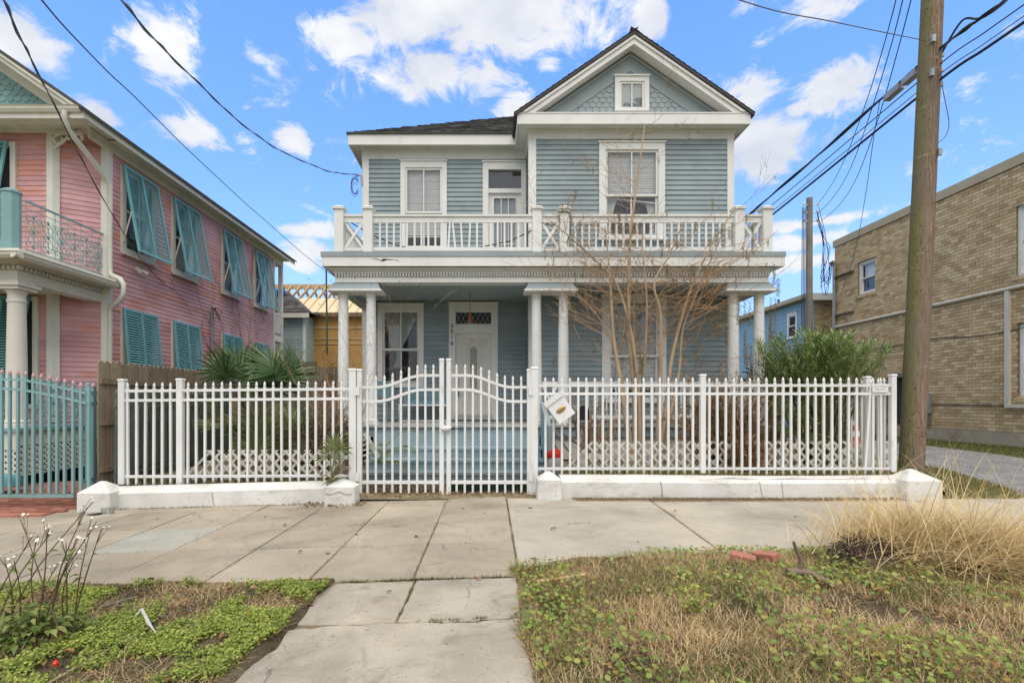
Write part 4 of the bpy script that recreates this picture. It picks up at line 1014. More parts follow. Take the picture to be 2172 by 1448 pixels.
# ---- things on the porch
t = empty('pendant_lamp', (PX(997, 11.6), 11.6, 3.0), 'small copper pendant lamp hanging on a chain before the front door', 'lamp')
MB().tube([(PX(997, 11.6), 11.6, 4.0), (PX(997, 11.6), 11.6, PZ(664, 11.6))], .008, 5).obj('chain', M['dwood'], t)
zt = PZ(664, 11.6)
MB().lathe((PX(997, 11.6), 11.6), [(.012, zt), (.03, zt - .02), (.028, zt - .07), (.05, zt - .09), (.05, zt - .12), (.085, zt - .19), (.09, zt - .215), (.075, zt - .215)], 14).obj('shade', M['copper'], t, smooth=30)
bx0, bx1, by = PX(845, 12.2), PX(950, 12.2), 12.2
t = empty('bench', ((bx0 + bx1) / 2, by, 1.03), 'light blue lattice-backed glider bench with white metal frame on the porch', 'bench')
mb = MB(); zb0, zb1 = PZ(856, by), PZ(822, by)
mb.box(bx0 + .1, bx1, by + .18, by + .21, zb1 - .07, zb1); mb.box(bx0 + .1, bx1, by + .18, by + .21, zb0, zb0 + .08); mb.box(bx0 + .1, bx0 + .17, by + .18, by + .21, zb0 + .08, zb1 - .07)
mb.obj('back_frame', M['benchblue'], t)
k = bx0 + .17
while k < bx1 + .2:
    for s in (1, -1):
        mb = MB(); a = Vector((k - s * .1, by + .195 + .004 * s, zb0 + .08)); b = Vector((k + s * .1, by + .195 + .004 * s, zb1 - .07))
        if min(a.x, b.x) > bx0 + .12 and max(a.x, b.x) < bx1 + .05: mb.bar(a, b, .007, .028, (0, 0, 1)); mb.obj('lath', M['benchblue'], t)
    k += .075
mb = MB(); mb.box(bx0 + .05, bx1, by - .25, by + .2, 1.43, 1.46); mb.obj('seat', M['benchblue'], t)
mb = MB(); mb.tube([(bx0 + .05, by - .25, 1.42), (bx1, by - .25, 1.42)], .018, 8); mb.tube([(bx0 + .06, by - .25, 1.42), (bx0 + .06, by - .25, 1.06), (bx1, by - .25, 1.06)], .014, 8); mb.tube([(bx0 + .05, by + .2, 1.42), (bx0 + .05, by + .2, 1.06)], .014, 8); mb.obj('frame', M['fencew'], t)
t = empty('armchair', (PX(808, 12.1), 12.1, 1.03), 'faded blue wire armchair half hidden beside the porch column', 'chair')
mb = MB(); xx = PX(806, 12.1)
for s in (-.2, .2):
    mb.tube([(xx + s, 11.9, 1.04), (xx + s, 11.92, 1.45), (xx + s, 12.3, 1.5), (xx + s * 1.1, 12.4, 2.0)], .013, 6)
mb.obj('frame', M['benchblue'], t)
mb = MB(); mb.box(xx - .22, xx + .22, 11.9, 12.32, 1.44, 1.47); mb.obj('seat', M['benchblue'], t)
mb = MB(); mb.box(xx - .2, xx + .2, 12.36, 12.38, 1.6, 2.0); mb.obj('backrest', M['benchblue'], t)
# garden hose draped over the balcony post, loose black cable
mb = MB(); x = PXS[3]
pts = [(x - .13, YB - .11, 5.36), (x, YB - .115, 5.385), (x + .1, YB - .1, 5.36), (x + .13, YB - .1, 5.2), (x + .12, YB - .1, 4.95), (x + .05, YB - .1, 4.75)]
M['hosegreen'] = plain('dark_green_hose', (.02, .055, .04), .5)
mb.tube(pts, .013, 8); mb.obj('garden_hose', M['hosegreen'], None, Vector(pts[-1]), label='short dark green hose end draped over the middle balcony post', cat='hose', smooth=True)
mb = MB(); pts = [P(740, 470, 10.72), P(775, 490, 10.72), P(800, 503, 10.72), P(840, 520, 10.72), P(890, 530, 10.75), P(960, 531, 10.8), P(1020, 524, 10.8), P(1080, 512, 10.8), P(1126, 490, 10.7), P(1190, 462, 10.7)]
mb.tube(pts, .012, 6); mb.obj('slack_cable', M['cable'], None, pts[0], label='slack black cable sagging behind the balcony balusters', cat='cable', smooth=True)
# ================================================================ the pink house
PXW = -9.0; PYF = 11.5
pink = empty('house', (-12.0, 14.0, 0), 'pink clapboard house with teal louvred shutters, iron-railed balcony and fish-scale gable', 'house')
wF, wC, wSd = Wall((-16.5, PYF), (-9.85, PYF)), Wall((-9.85, PYF), (-9.05, 12.0)), Wall((PXW, 12.05), (PXW, 21.3))
for (w, zt) in ((wF, 7.7), (wC, 7.7), (wSd, 7.55)):
    mb = MB(); w.box(mb, 0, w.L, -.15, 0, .3, zt); c = mb.obj('wall', M['pink'], pink)
    if w is wF:
        ops = [(5.5, 6.15, 4.6, 7.3), (5.1, 5.85, 1.0, 3.75)]
        boards(w, c, 1.05, 3.9, EX, M['pink'], [], 4.4, w.L - .02, .023); boards(w, c, 4.4, 7.53, EX, M['pink'], [], 4.4, w.L - .02, .023)
    elif w is wC:
        boards(w, c, 1.05, 3.9, EX, M['pink'], [], .1, w.L - .02, .023); boards(w, c, 4.4, 7.45, EX, M['pink'], [], .1, w.L - .02, .023)
    else:
        boards(w, c, 1.05, 7.40, EX, M['pink'], [], .1, w.L, .021)
mb = MB(); mb.box(-16.5, PXW - .2, 12.2, 21.3, .3, 7.6); mb.obj('house_body', M['pink'], pink)
# corner pilasters and corner boards
mb = MB(); mb.box(-9.93, -9.79, PYF - .05, PYF + .06, 1.05, 7.53); mb.obj('pilaster', M['cream'], pink)
MB().prism([(-9.788, PYF - .05, 1.05), (-9.70, PYF + .035, 1.05), (-9.76, PYF + .1, 1.05), (-9.80, PYF + .03, 1.05)], (0, 0, 6.45)).obj('pilaster', M['cream'], pink)
mb = MB(); wC.box(mb, wC.L - .06, wC.L + .09, 0, .05, 1.05, 7.45); mb.obj('corner_board', M['cream'], pink)
mb = MB(); wSd.box(mb, -.05, .1, 0, .04, 1.05, 7.40); mb.obj('corner_board', M['cream'], pink)
mb = MB(); wSd.box(mb, wSd.L - .1, wSd.L + .02, 0, .035, .6, 7.40); mb.obj('corner_board', M['cream'], pink)
# friezes, soffits, eaves
PYE, PXE = 10.76, -8.55
mb = MB(); wF.box(mb, 0, wF.L + .55, 0, .05, 7.53, 7.72); wF.box(mb, 0, wF.L + .9, .05, .11, 7.62, 7.72); mb.obj('frieze_board', M['cream'], pink)
mb = MB(); wSd.box(mb, -.6, wSd.L, 0, .05, 7.40, 7.62); mb.obj('frieze_board', M['cream'], pink)
mb = MB(); mb.box(-16.5, PXE - .03, PYE + .04, PYF + .5, 7.64, 7.66); mb.box(-9.3, PXE - .03, PYF + .5, 22.3, 7.60, 7.62); mb.obj('soffit', M['cream'], pink)
mb = MB(); mb.box(PXE - .03, PXE, PYE + .02, 22.4, 7.49, 7.67); mb.obj('eave_fascia', M['cream'], pink)
mb = MB(); prof = [(0, 7.57), (-.05, 7.57), (-.09, 7.62), (-.095, 7.66), (-.12, 7.68), (0, 7.69)]
mb.prism([(-16.5, PYE + dy, z) for dy, z in prof], (16.5 - 8.58, 0, 0)); mb.box(-16.5, PXE - .001, PYE + .001, PYE + .04, 7.46, 7.57); mb.obj('front_gutter', M['cream'], pink)
# roof: gable towards the street
PGP = .684; PXC = -14.3; zc = 7.70 + (PXE - PXC) * PGP
for (a, b, y0, dz0, dz1, mt, nm) in ((PYE - .12, 23, 0, .0, .06, 'roofedge', 'roof'),):
    poly = [(PXC, a, zc), (PXE + .06, a, 7.70 - .06 * PGP), (PXE + .06, a, 7.64 - .06 * PGP), (PXC, a, zc - .07)]
    proof = MB().prism(poly, (0, 22.45 - a, 0)).obj('roof', M['roofedge'], pink)
    poly = [(PXC, a, zc), (PXC - 5.8, a, zc - 5.8 * PGP), (PXC - 5.8, a, zc - .06 - 5.8 * PGP), (PXC, a, zc - .07)]
    MB().prism(poly, (0, 22.45 - a, 0)).obj('roof', M['roofedge'], pink)
cg = 1 / math.sqrt(1 + PGP ** 2)
def prake(name, drop, depth, y0, y1, xend, mat, zl):
    top = zc - drop; L = xend - PXC; xf = min(L, (top - depth - zl) / PGP); xt = min(L, (top - zl) / PGP)
    MB().prism([(PXC, y0, top), (PXC + xt, y0, top - xt * PGP), (PXC + xf, y0, max(zl, top - depth - xf * PGP)), (PXC, y0, top - depth)], (0, y1 - y0, 0)).obj(name, M[mat], pink)
prake('rake_board', .075, .16, PYE - .04, PYE, PXE, 'cream', 7.69); prake('rake_crown', .072, .06, PYE - .10, PYE - .041, PXE, 'cream', 7.69)
prake('rake_soffit', .225, .02, PYE + .0, PYF, PXE, 'cream', 7.69); prake('gable_frieze', .24, .22, PYF - .05, PYF, PXE, 'cream', 7.69)
mb = MB(); mb.prism([(PXC - 3, PYF, 7.69), (PXE - .5, PYF, 7.69), (PXC, PYF, zc - .3)], (0, .1, 0)); pg = mb.obj('gable', M['tealg'], pink)
fm2 = fish_mesh(.172, .19, M['tealg']); row = 0; z = 7.92
while z < 10.4:
    x = -12.6 + (row % 2) * .0875
    while x < -9.3:
        if z < zc - .44 - (x - PXC) * PGP - .02: inst('shingle', fm2, pg, (x, PYF - .004, z), (U(-.012, .012), U(-.02, .02), 0))
        x += .175
    z += .122; row += 1
# carved bracket under the cut corner
mb = MB(); Yb = 11.46
def scroll(c, r, a0, a1, n=14, y=Yb, rr=.028):
    return [Vector((c[0] + r * (1 - .25 * k / n) * math.cos(a0 + (a1 - a0) * k / n), y, c[1] + r * (1 - .25 * k / n) * math.sin(a0 + (a1 - a0) * k / n))) for k in range(n + 1)]
mb.box(-9.78, -9.15, Yb - .04, Yb + .04, 7.47, 7.53)
mb.tube(scroll((-9.66, 7.36), .11, 1.2, 6.9), .03, 6); mb.tube(scroll((-9.42, 7.43), .06, 3.4, 8.0), .025, 6)
mb.tube([(-9.76, Yb, 7.18), (-9.7, Yb, 7.22), (-9.58, Yb, 7.3), (-9.46, Yb, 7.42), (-9.2, Yb, 7.5)], .028, 6)
mb.lathe((-9.14, Yb), [(.02, 7.55), (.045, 7.50), (.03, 7.46), (.05, 7.43), (.03, 7.40), (.035, 7.37), (.008, 7.33)], 8)
mb.obj('bracket', M['cream'], pink, smooth=40)
# windows with top-hung louvred shutters along the side
def louvre(parent_part, name, hinge, u, down, nrm, w, h, stile, single):
    """shutter frame in the plane of u (along) and down; slats as pieces or joined"""
    def q(a, b, d): return hinge + u * a + down * b + nrm * d
    def bx(mb, a0, a1, b0, b1, d0, d1): mb.hexa([q(a0, b1, d0), q(a1, b1, d0), q(a1, b1, d1), q(a0, b1, d1), q(a0, b0, d0), q(a1, b0, d0), q(a1, b0, d1), q(a0, b0, d1)])
    mb = MB(); bx(mb, 0, stile, 0, h, -.02, .02); bx(mb, w - stile, w, 0, h, -.02, .02); bx(mb, w / 2 - stile * .45, w / 2 + stile * .45, stile, h - stile, -.02, .02); bx(mb, stile, w - stile, 0, stile, -.02, .02); bx(mb, stile, w - stile, h - stile, h, -.02, .02)
    sh = mb.obj(name, M['teal'], parent_part)
    joined = MB(); pitch = .062; n = int((h - 2 * stile) / pitch)
    for k in range(n):
        b = stile + pitch * (k + .5)
        for (a0, a1) in ((stile, w / 2 - stile * .45), (w / 2 + stile * .45, w - stile)):
            m2 = MB() if single else joined
            m2.hexa([q(a0, b + .018, .015), q(a1, b + .018, .015), q(a1, b + .020, .008), q(a0, b + .020, .008), q(a0, b - .020, -.008), q(a1, b - .020, -.008), q(a1, b - .018, -.015), q(a0, b - .018, -.015)])
            if single: m2.obj('slat', M['teal'], sh)
    if not single: joined.obj('slats', M['teal'], sh, kind='stuff')
    return sh
SHY = [12.43, 14.40, 17.08, 19.40]
for k, y in enumerate(SHY):
    for up in (True, False):
        zt, zb, out = (7.25, 5.14, .37) if up else (3.78, 1.75, .17)
        o = (y - 12.05, y + 1.25 - 12.05, zb, zt)
        mb = MB(); wSd.frame(mb, o[0], o[1], o[2], o[3], .11, .0, .07, .1, .09); wSd.box(mb, o[0] - .04, o[1] + .04, .07, .11, o[2] - .05, o[2] + .0)
        w = mb.obj('window', M['cream'], pink)
        mb = MB(); wSd.box(mb, o[0] + .11, o[1] - .11, .030, .034, o[2] + .09, o[3] - .1); mb.obj('back', M['dark'], w)
        mb = MB(); wSd.frame(mb, o[0] + .11, o[1] - .11, o[2] + .09, o[3] - .1, .05, .036, .06); wSd.box(mb, (o[0] + o[1]) / 2 - .02, (o[0] + o[1]) / 2 + .02, .036, .058, o[2] + .14, o[3] - .15); wSd.box(mb, o[0] + .16, (o[0] + o[1]) / 2 - .02, .036, .057, (zb + zt) / 2 - .03, (zb + zt) / 2 + .03); wSd.box(mb, (o[0] + o[1]) / 2 + .02, o[1] - .16, .036, .057, (zb + zt) / 2 - .03, (zb + zt) / 2 + .03); mb.obj('sash', M['cream'], w)
        mb = MB(); wSd.box(mb, o[0] + .16, o[1] - .16, .046, .049, o[2] + .14, o[3] - .15); mb.obj('pane', M['glass'], w)
        if up:
            a = wSd.p(o[0] + .14, .040, 0)
            pleated(wSd, w, lambda f: (o[0] + .7 + .1 * f, o[0] + 1.0), zt - .16, zb + .14, .040, M['lace'], n=16, amp=.004)
        h = math.hypot(zt - zb - .0, out); hinge = wSd.p(o[0] - .02, .10, zt + .01)
        dn = Vector((out, 0, -(zt - zb) + .06)).normalized(); nr = Vector((-dn.z, 0, dn.x)).normalized()
        sh = louvre(pink, 'shutter', hinge, Vector((0, 1, 0)), dn, nr, 1.29, h, .065, up and k < 2 or (not up and k == 0))
        if up:
            mb = MB(); mb.bar(wSd.p(o[0] + .02, .08, zb + .25), hinge + dn * (h * .55), .02, .03); mb.obj('prop_bar', M['cream'], sh)
# front shutters partly in view
for (xa, zt, zb, out) in ((-11.95, 7.3, 5.0, .40), (-11.45, 3.85, 1.35, .5)):
    w_ = 1.2
    mb = MB(); wF.frame(mb, xa + 16.5, xa + 16.5 + w_ + .14, zb, zt, .12, 0, .07, .1, .1); w = mb.obj('window', M['cream'], pink)
    mb = MB(); wF.box(mb, xa + 16.62, xa + 16.5 + w_, .03, .034, zb + .1, zt - .1); mb.obj('back', M['dark'], w)
    h = math.hypot(zt - zb, out); dn = Vector((0, -out, -(zt - zb))).normalized(); nr = Vector((0, dn.z, -dn.y)).normalized()
    louvre(pink, 'shutter', Vector((xa, PYF - .10, zt)), Vector((1, 0, 0)), dn, nr, w_, h, .065, False)
# ---- porch of the pink house
XP, YPF = -9.05, 9.80                                 # rail line on the side, front line
XG, YG = -8.60, 9.32                                  # gutter line
def ell(mb, o, z0, z1, th=.3):                         # L-shaped course: along the front and back along the side, offset o outwards
    mb.box(-16.5, XP + o, YPF - o, YPF - o + th, z0, z1); mb.box(XP + o - th, XP + o, YPF - o + th, 12.0 + .06, z0, z1); return mb
pent = ell(MB(), .0, 3.82, 4.02).obj('entablature', M['cream'], pink)
ell(MB(), -.03, 4.02, 4.12).obj('entablature', M['cream'], pink)
mb = MB(); x = -16.4
while x < XP + .02: mb.box(x, x + .05, YPF - .035, YPF + .029, 4.035, 4.105); x += .092
y = YPF + .05
while y < 12.0: mb.box(XP - .03, XP + .035, y, y + .05, 4.035, 4.105); y += .092
mb.obj('dentils', M['cream'], pent, kind='stuff')
for k in range(5): ell(MB(), .03 + .09 * k, 4.12 + .02 * k, 4.135 + .022 * k, .4).obj('cornice_course', M['cream'], pent)
mb = MB(); gp = [(0, 4.14), (.06, 4.14), (.11, 4.19), (.115, 4.23), (.14, 4.25), (0, 4.26)]
mb.prism([(-16.5, YG + .12 - d, z) for d, z in gp], (16.5 + XG, 0, 0)); mb.prism([(XG - .14 + d, YG, z) for d, z in gp], (0, 12.1 - YG, 0)); mb.obj('porch_gutter', M['cream'], pink)
mb = MB(); mb.box(-16.5, XP + .34, YPF - .34, 12.0, 4.265, 4.34); mb.obj('balcony_floor', M['cream'], pink)
mb = MB(); mb.box(-16.5, XP - .3, YPF + .3, 11.5, 3.9, 3.92); mb.obj('porch_ceiling', M['cream'], pink)
pcol = [(.23, 1.0), (.23, 1.06), (.19, 1.07), (.205, 1.12), (.17, 1.15)] + [(.168 - .028 * (k / 6) ** 1.5, 1.17 + 2.25 * k / 6) for k in range(7)] + [(.155, 3.43), (.155, 3.47), (.14, 3.48), (.14, 3.58), (.175, 3.63), (.18, 3.66)]
for x in (XP - .17, -12.2):
    MB().lathe((x, YPF + .17), pcol, 24).obj('column', M['cream'], pink, smooth=35)
    mb = MB(); mb.box(x - .22, x + .22, YPF - .05, YPF + .39, 3.662, 3.72); mb.box(x - .26, x + .26, YPF - .09, YPF + .43, 3.722, 3.78); mb.box(x - .2, x + .2, YPF - .03, YPF + .37, 3.782, 3.819); mb.obj('capital', M['cream'], pink)
mb = MB(); mb.box(-16.5, XP + .1, YPF - .1, 12.0, .94, 1.0); mb.obj('porch_floor', M['tealp'], pink)
mb = MB(); mb.box(-16.5, XP + .03, YPF - .03, YPF + .02, .58, .938); mb.box(XP - .02, XP + .03, YPF + .02, 12.0, .66, .938); mb.obj('porch_skirt', M['cream'], pink)
mb = MB(); mb.box(-16.5, XP - .5, YPF + .5, 11.9, -.2, .9); mb.obj('crawl_shade_block', M['dark'], pink)  # solid near-black block, its colour standing in for shade behind the lattice
# octagonal corner posts of the balcony
def octpost(x, y, z0, z1, r):
    mb = MB(); mb.lathe((x, y), [(r, z0), (r, z1 - .04), (r + .02, z1 - .035), (r + .02, z1), (r * .5, z1 + .05), (.01, z1 + .06)], 8); mb.obj('balcony_post', M['tealp'], pink)
octpost(XP - .12, YPF + .0, 4.34, 5.52, .15)
# cast-iron scrollwork: one motif, copied along the rails
def motif(h):
    mb = MB(); r = .0085
    def arc(cx, cz, rad, a0, a1, n=9, sx=1.0): mb.tube([(cx + sx * rad * math.cos(a0 + (a1 - a0) * k / n), 0, cz + rad * math.sin(a0 + (a1 - a0) * k / n)) for k in range(n + 1)], r, 4)
    mb.tube([(0, 0, 0), (0, 0, h)], .008, 4)
    for s in (-1, 1):
        arc(s * .065, h * .28, .075, math.pi * .5, math.pi * (.5 + 1.6 * s), 10, .8); arc(s * .065, h * .72, .075, -math.pi * .5, -math.pi * (.5 + 1.6 * s), 10, .8)
        arc(s * .06, h * .5, .05, 0, 2 * math.pi * .9, 10, .7); arc(s * .11, h * .12, .045, 0, 5, 8); arc(s * .11, h * .88, .045, 0, 5, 8)
        mb.tube([(s * .13, 0, h * .15), (s * .09, 0, h * .35), (s * .13, 0, h * .5), (s * .09, 0, h * .65), (s * .13, 0, h * .85)], r, 4)
    for zz in (.5, .06, .94):
        for k in range(5):
            a = 2 * math.pi * k / 5 + .3; mb.bar((0, 0, h * zz), (.045 * math.cos(a), 0, h * zz + .045 * math.sin(a)), .016, .022, (0, 1, 0))
    return mb
mu = motif(.66).mesh('scrollwork', M['tealp']); mlw = motif(.58).mesh('scrollwork', M['tealp'])
def iron_rail(z0, zt, me, y_a, y_b, name):
    h = zt - z0
    mb = MB(); mb.bar((XP, y_a, zt), (XP, y_b, zt), .05, .03); mb.bar((XP, y_a, z0 + .13), (XP, y_b, z0 + .13), .025, .02); mb.bar((XP, y_a, zt - .14), (XP, y_b, zt - .14), .012, .012)
    r = mb.obj(name, M['tealp'], pink); n = int((y_b - y_a) / .29)
    for k in range(n): inst('scrollwork', me, r, (XP, y_a + (y_b - y_a) * (k + .5) / n, z0 + .18), (0, 0, math.pi / 2))
    mb = MB()
    for k in range(n + 1): yy = y_a + (y_b - y_a) * k / n; mb.tube([(XP, yy, z0), (XP, yy, zt)], .009, 4)
    mb.obj('bars', M['tealp'], r, kind='stuff')
iron_rail(4.34, 5.41, mu, YPF + .18, 11.98, 'iron_railing'); iron_rail(1.0, 1.9, mlw, YPF + .35, 11.98, 'iron_railing')
mb = MB(); mb.bar((-16, YPF, 5.41), (XP - .25, YPF, 5.41), .05, .03); mb.bar((-16, YPF, 4.47), (XP - .25, YPF, 4.47), .025, .02); r = mb.obj('iron_railing', M['tealp'], pink)
for k in range(6): inst('scrollwork', mu, r, (XP - .4 - .29 * k, YPF, 4.52))
mb = MB(); mb.bar((-16, YPF + .17, 1.9), (XP - .35, YPF + .17, 1.9), .05, .03); mb.bar((-16, YPF + .17, 1.13), (XP - .35, YPF + .17, 1.13), .025, .02); r = mb.obj('iron_railing', M['tealp'], pink)
for k in range(6): inst('scrollwork', mlw, r, (XP - .55 - .29 * k, YPF + .17, 1.18))
# lattice under the porch
M['latt'] = paint('cream_lattice', (.72, .69, .60), .06, (.5, .44, .34), .35, 3, .6)
def lattice(parent, pfun, s0, s1, z0f, z1f, w=.038, pitch=.115, th=.012, mat=None, skip=None):
    """crossed diagonal laths, each its own piece; pfun(s,d,z) maps to the world"""
    for sgn, d in ((1, 0.0), (-1, th + .002)):
        h0 = 1.2; c = s0 - h0
        while c < s1 + h0:
            # line s = c + sgn*(z - zb)
            pts = []
            def at(z): return c + sgn * (z - 0)
            zz = [z for z in np.linspace(-.4, 1.4, 181) if s0 <= c + sgn * z <= s1 and z0f(c + sgn * z) <= z <= z1f(c + sgn * z)]
            if len(zz) > 2 and not (skip and skip(c, sgn)):
                a, b = zz[0], zz[-1]; hw = w * .707
                mb = MB(); q = [pfun(c + sgn * a - hw, d, a), pfun(c + sgn * a + hw, d, a), pfun(c + sgn * b + hw, d, b), pfun(c + sgn * b - hw, d, b)]
                e = pfun(0, d + th, 0) - pfun(0, d, 0)
                mb.prism(q, e); mb.obj('lath', mat or M['latt'], parent)
            c += pitch
wPl = Wall((XP, YPF), (XP, 12.0))
lattice(pink, lambda s, d, z: wPl.p(s, d, z), 0, 1.9, lambda s: .06, lambda s: .655)
wPf = Wall((-16.5, YPF), (XP, YPF))
lattice(pink, lambda s, d, z: wPf.p(s, d, z), 6.2, 7.45, lambda s: .06, lambda s: .58)
# downspout
mb = MB(); r = .055
pts = [Vector((-8.9, PYE - .05, 7.57)), Vector((-8.9, PYE - .06, 7.42)), Vector((-8.93, PYE + .08, 7.25)), Vector((-8.97, 11.9, 6.75)), Vector((-8.93, 12.02, 6.6)), Vector((-8.93, 12.02, 4.62)), Vector((-8.90, 12.0, 4.48)), Vector((-8.62, 11.93, 4.36)), Vector((-8.55, 11.93, 4.25)), Vector((-8.55, 11.93, 4.02)), Vector((-8.6, 11.93, 3.9)), Vector((-8.88, 12.0, 3.72)), Vector((-8.93, 12.02, 3.58)), Vector((-8.93, 12.02, .3))]
mb.tube(pts, r, 8); mb.obj('downspout', M['cream'], pink, smooth=50)
# floodlight pair on the side wall, electric riser
mb = MB(); c = wSd.p(.92, .06, PZ(571, 12.97)); 
for s in (-1, 1): mb.tube([c, c + Vector((.08, s * .08, -.03)), c + Vector((.16, s * .15, -.09))], [.03, .035, .055], 10)
mb.tube([c - Vector((.06, 0, 0)), c + Vector((.02, 0, 0))], .07, 12); mb.obj('floodlight', M['cream'], pink, smooth=40)
yr = 9.0 * F / (CX - 444)
mb = MB(); mb.tube([(PXW + .09, yr, .3), (PXW + .09, yr, 4.45), (PXW + .13, yr - .03, 4.55), (PXW + .2, yr - .05, 4.48)], .045, 8); mb.obj('electric_riser', M['metal'], pink, smooth=40)
mb = MB()
for k in range(6): mb.tube([Vector((PXW + .2, yr - .05, 4.5)), Vector((PXW + .2 + U(0, .15), yr + U(-.3, .3), 4.5 - U(.1, .4))), Vector((PXW + .12, yr + U(.1, .5), 4.35 - U(0, .3)))], .008, 4)
mb.obj('wire_loop', M['cable'], pink)
# dead creeper on the side wall
mb = MB()
def creeper(y, z, n, ang):
    pts = []
    for k in range(n):
        pts.append((PXW + .035, y, z)); y += math.cos(ang) * .13; z += math.sin(ang) * .13; ang += U(-.35, .35)
        if not 12.6 < y < 21 or not .8 < z < 7.3: break
    if len(pts) > 2: mb.tube(pts, .005, 3, False)
for k in range(34): creeper(U(15.2, 20.8), U(1.5, 5.2), RND.randint(10, 34), U(.5, 2.6))
mb.obj('dead_creeper', M['twig'], pink, kind='stuff')
# rear gallery
mb = MB(); mb.box(-14, PXW, 21.31, 22.25, 4.05, 4.30); gal = mb.obj('rear_gallery', M['cream'], pink); mb = MB(); mb.box(-14, PXW, 21.31, 22.25, 7.35, 7.6); mb.obj('gallery_beam', M['cream'], gal)
for (a, b) in ((.3, 4.04), (4.31, 7.34)):
    mb = MB(); mb.box(PXW - .16, PXW, 22.1, 22.25, a, b); mb.obj('gallery_post', M['cream'], gal)
mb = MB(); mb.box(PXW - .06, PXW - .01, 21.32, 22.09, 5.18, 5.25); mb.box(PXW - .06, PXW - .01, 21.32, 22.09, 4.42, 4.47); r = mb.obj('gallery_rail', M['cream'], gal)
mb = MB()
for k in range(7): mb.box(PXW - .05, PXW - .02, 21.36 + k * .105, 21.41 + k * .105, 4.48, 5.17)
mb.obj('gallery_balusters', M['cream'], gal, kind='stuff')

# ================================================================ fences and gates
def picket_mesh(h, w=.044, mat='fencew', name='picket', fin=.085):
    mb = MB(); b = w / 2
    mb.box(-b, b, -b, b, 0, h - fin); z = h - fin
    rg = lambda r, zz: [(r * math.cos(2 * math.pi * k / 8), r * math.sin(2 * math.pi * k / 8), zz) for k in range(8)]
    mb.loft([rg(b * .7, z), rg(b * 1.0, z + .008), rg(b * 1.25, z + .03), rg(b * .95, z + .058), rg(b * .12, z + fin)])
    return mb.mesh(name, M[mat])
def sq_post(root, x, y, z0, z1, w=.1, mat='fencew', name='post'):
    mb = MB(); mb.bbox(x - w / 2, x + w / 2, y - w / 2, y + w / 2, z0, z1, .008); c = w / 2 + .008
    mb.hexa([(x - c, y - c, z1 + .001), (x + c, y - c, z1 + .001), (x + c, y + c, z1 + .001), (x - c, y + c, z1 + .001), (x - c * .8, y - c * .8, z1 + .028), (x + c * .8, y - c * .8, z1 + .028), (x + c * .8, y + c * .8, z1 + .028), (x - c * .8, y + c * .8, z1 + .028)])
    return mb.obj(name, M[mat], root)
YF = 8.35
def zf(py, Y=YF): return PZ(py, Y)
# right fence
fr = empty('picket_fence', (PX(1500, YF), YF, .3), 'white metal picket fence between the double gate and the utility pole', 'fence', 'white metal fences on the low walls')
for (px, py0, py1, w) in ((1133, 782, 1052, .115), (1490, 797, 1003, .085), (1893, 797, 1000, .085)): sq_post(fr, PX(px, YF), YF, zf(py1), zf(py0), w)
for (p0, p1) in ((1141, 1485), (1495, 1888)):
    for (pa, pb) in ((814.5, 820), (832, 837.5), (990.5, 996)):
        mb = MB(); mb.box(PX(p0, YF) - .0, PX(p1, YF), YF - .02, YF + .02, zf(pb), zf(pa)); mb.obj('rail', M['fencew'], fr)
pm = picket_mesh(zf(800) - zf(1007), .034)
px = 1157.0; k = 0
while px < 1884:
    if abs(px - 1490) > 9:
        bent = 1830 < px < 1850
        inst('picket', pm, fr, (PX(px, YF), YF + .0, zf(1007) + U(-.006, .006) - (.02 if bent else 0)), (U(-.004, .004), .06 if bent else U(-.004, .004), 0))
    px += 17.35; k += 1
for (px, py) in ((1138, 827), (1138, 1004), (754, 828), (754, 1008)):
    pass
# return panel at the right end, running back along the alley
fe = empty('picket_fence', (PX(1893, YF), 9.0, .3), 'short white picket return fence running back along the alley', 'fence', 'white metal fences on the low walls')
for y in (8.9, 9.5, 10.1):
    pass
XRE = PX(1893, YF)
sq_post(fe, XRE - .0, 10.2, .25, zf(797), .085)
sq_post(fr, PX(1839, 8.55), 8.55, .28, zf(800), .085)
for (pa, pb) in ((814.5, 820), (832, 837.5), (990.5, 996)):
    mb = MB(); mb.box(XRE - .02, XRE + .02, YF + .05, 10.15, zf(pb), zf(pa)); mb.obj('rail', M['fencew'], fe)
for k in range(1, 14): inst('picket', pm, fe, (XRE, YF + .05 + k * .13, zf(1007)))
# left fence
fl = empty('picket_fence', (PX(500, YF), YF, .1), 'white metal picket fence in front of the palmetto', 'fence', 'white metal fences on the low walls')
for (px, py0, py1, w) in ((260, 807, 1026, .098), (383, 806, 1029, .098), (749, 785, 1056, .115)): sq_post(fl, PX(px, YF), YF, zf(py1), zf(py0), w)
def slope(px, a, b): return a + (b - a) * (px - 260) / (749 - 260)
for (p0, p1) in ((266, 377), (389, 742)):
    for (ya, yb, h) in ((829, 824.5, 5.6), (849, 845, 5.6), (1010, 1008, 5.6)):
        mb = MB(); xa, xb = PX(p0, YF), PX(p1, YF); za, zb = zf(slope(p0, ya, yb)), zf(slope(p1, ya, yb)); hh = h * YF / F / 2
        mb.hexa([(xa, YF - .02, za - hh), (xb, YF - .02, zb - hh), (xb, YF + .02, zb - hh), (xa, YF + .02, za - hh), (xa, YF - .02, za + hh), (xb, YF - .02, zb + hh), (xb, YF + .02, zb + hh), (xa, YF + .02, za + hh)]); mb.obj('rail', M['fencew'], fl)
pml = picket_mesh(zf(810) - zf(1027), .034)
px = 272.0
while px < 738:
    if abs(px - 383) > 10: inst('picket', pml, fl, (PX(px, YF), YF, zf(slope(px, 1028, 1024)) + U(-.006, .006)), (U(-.004, .004), U(-.004, .004), 0))
    px += 18.1
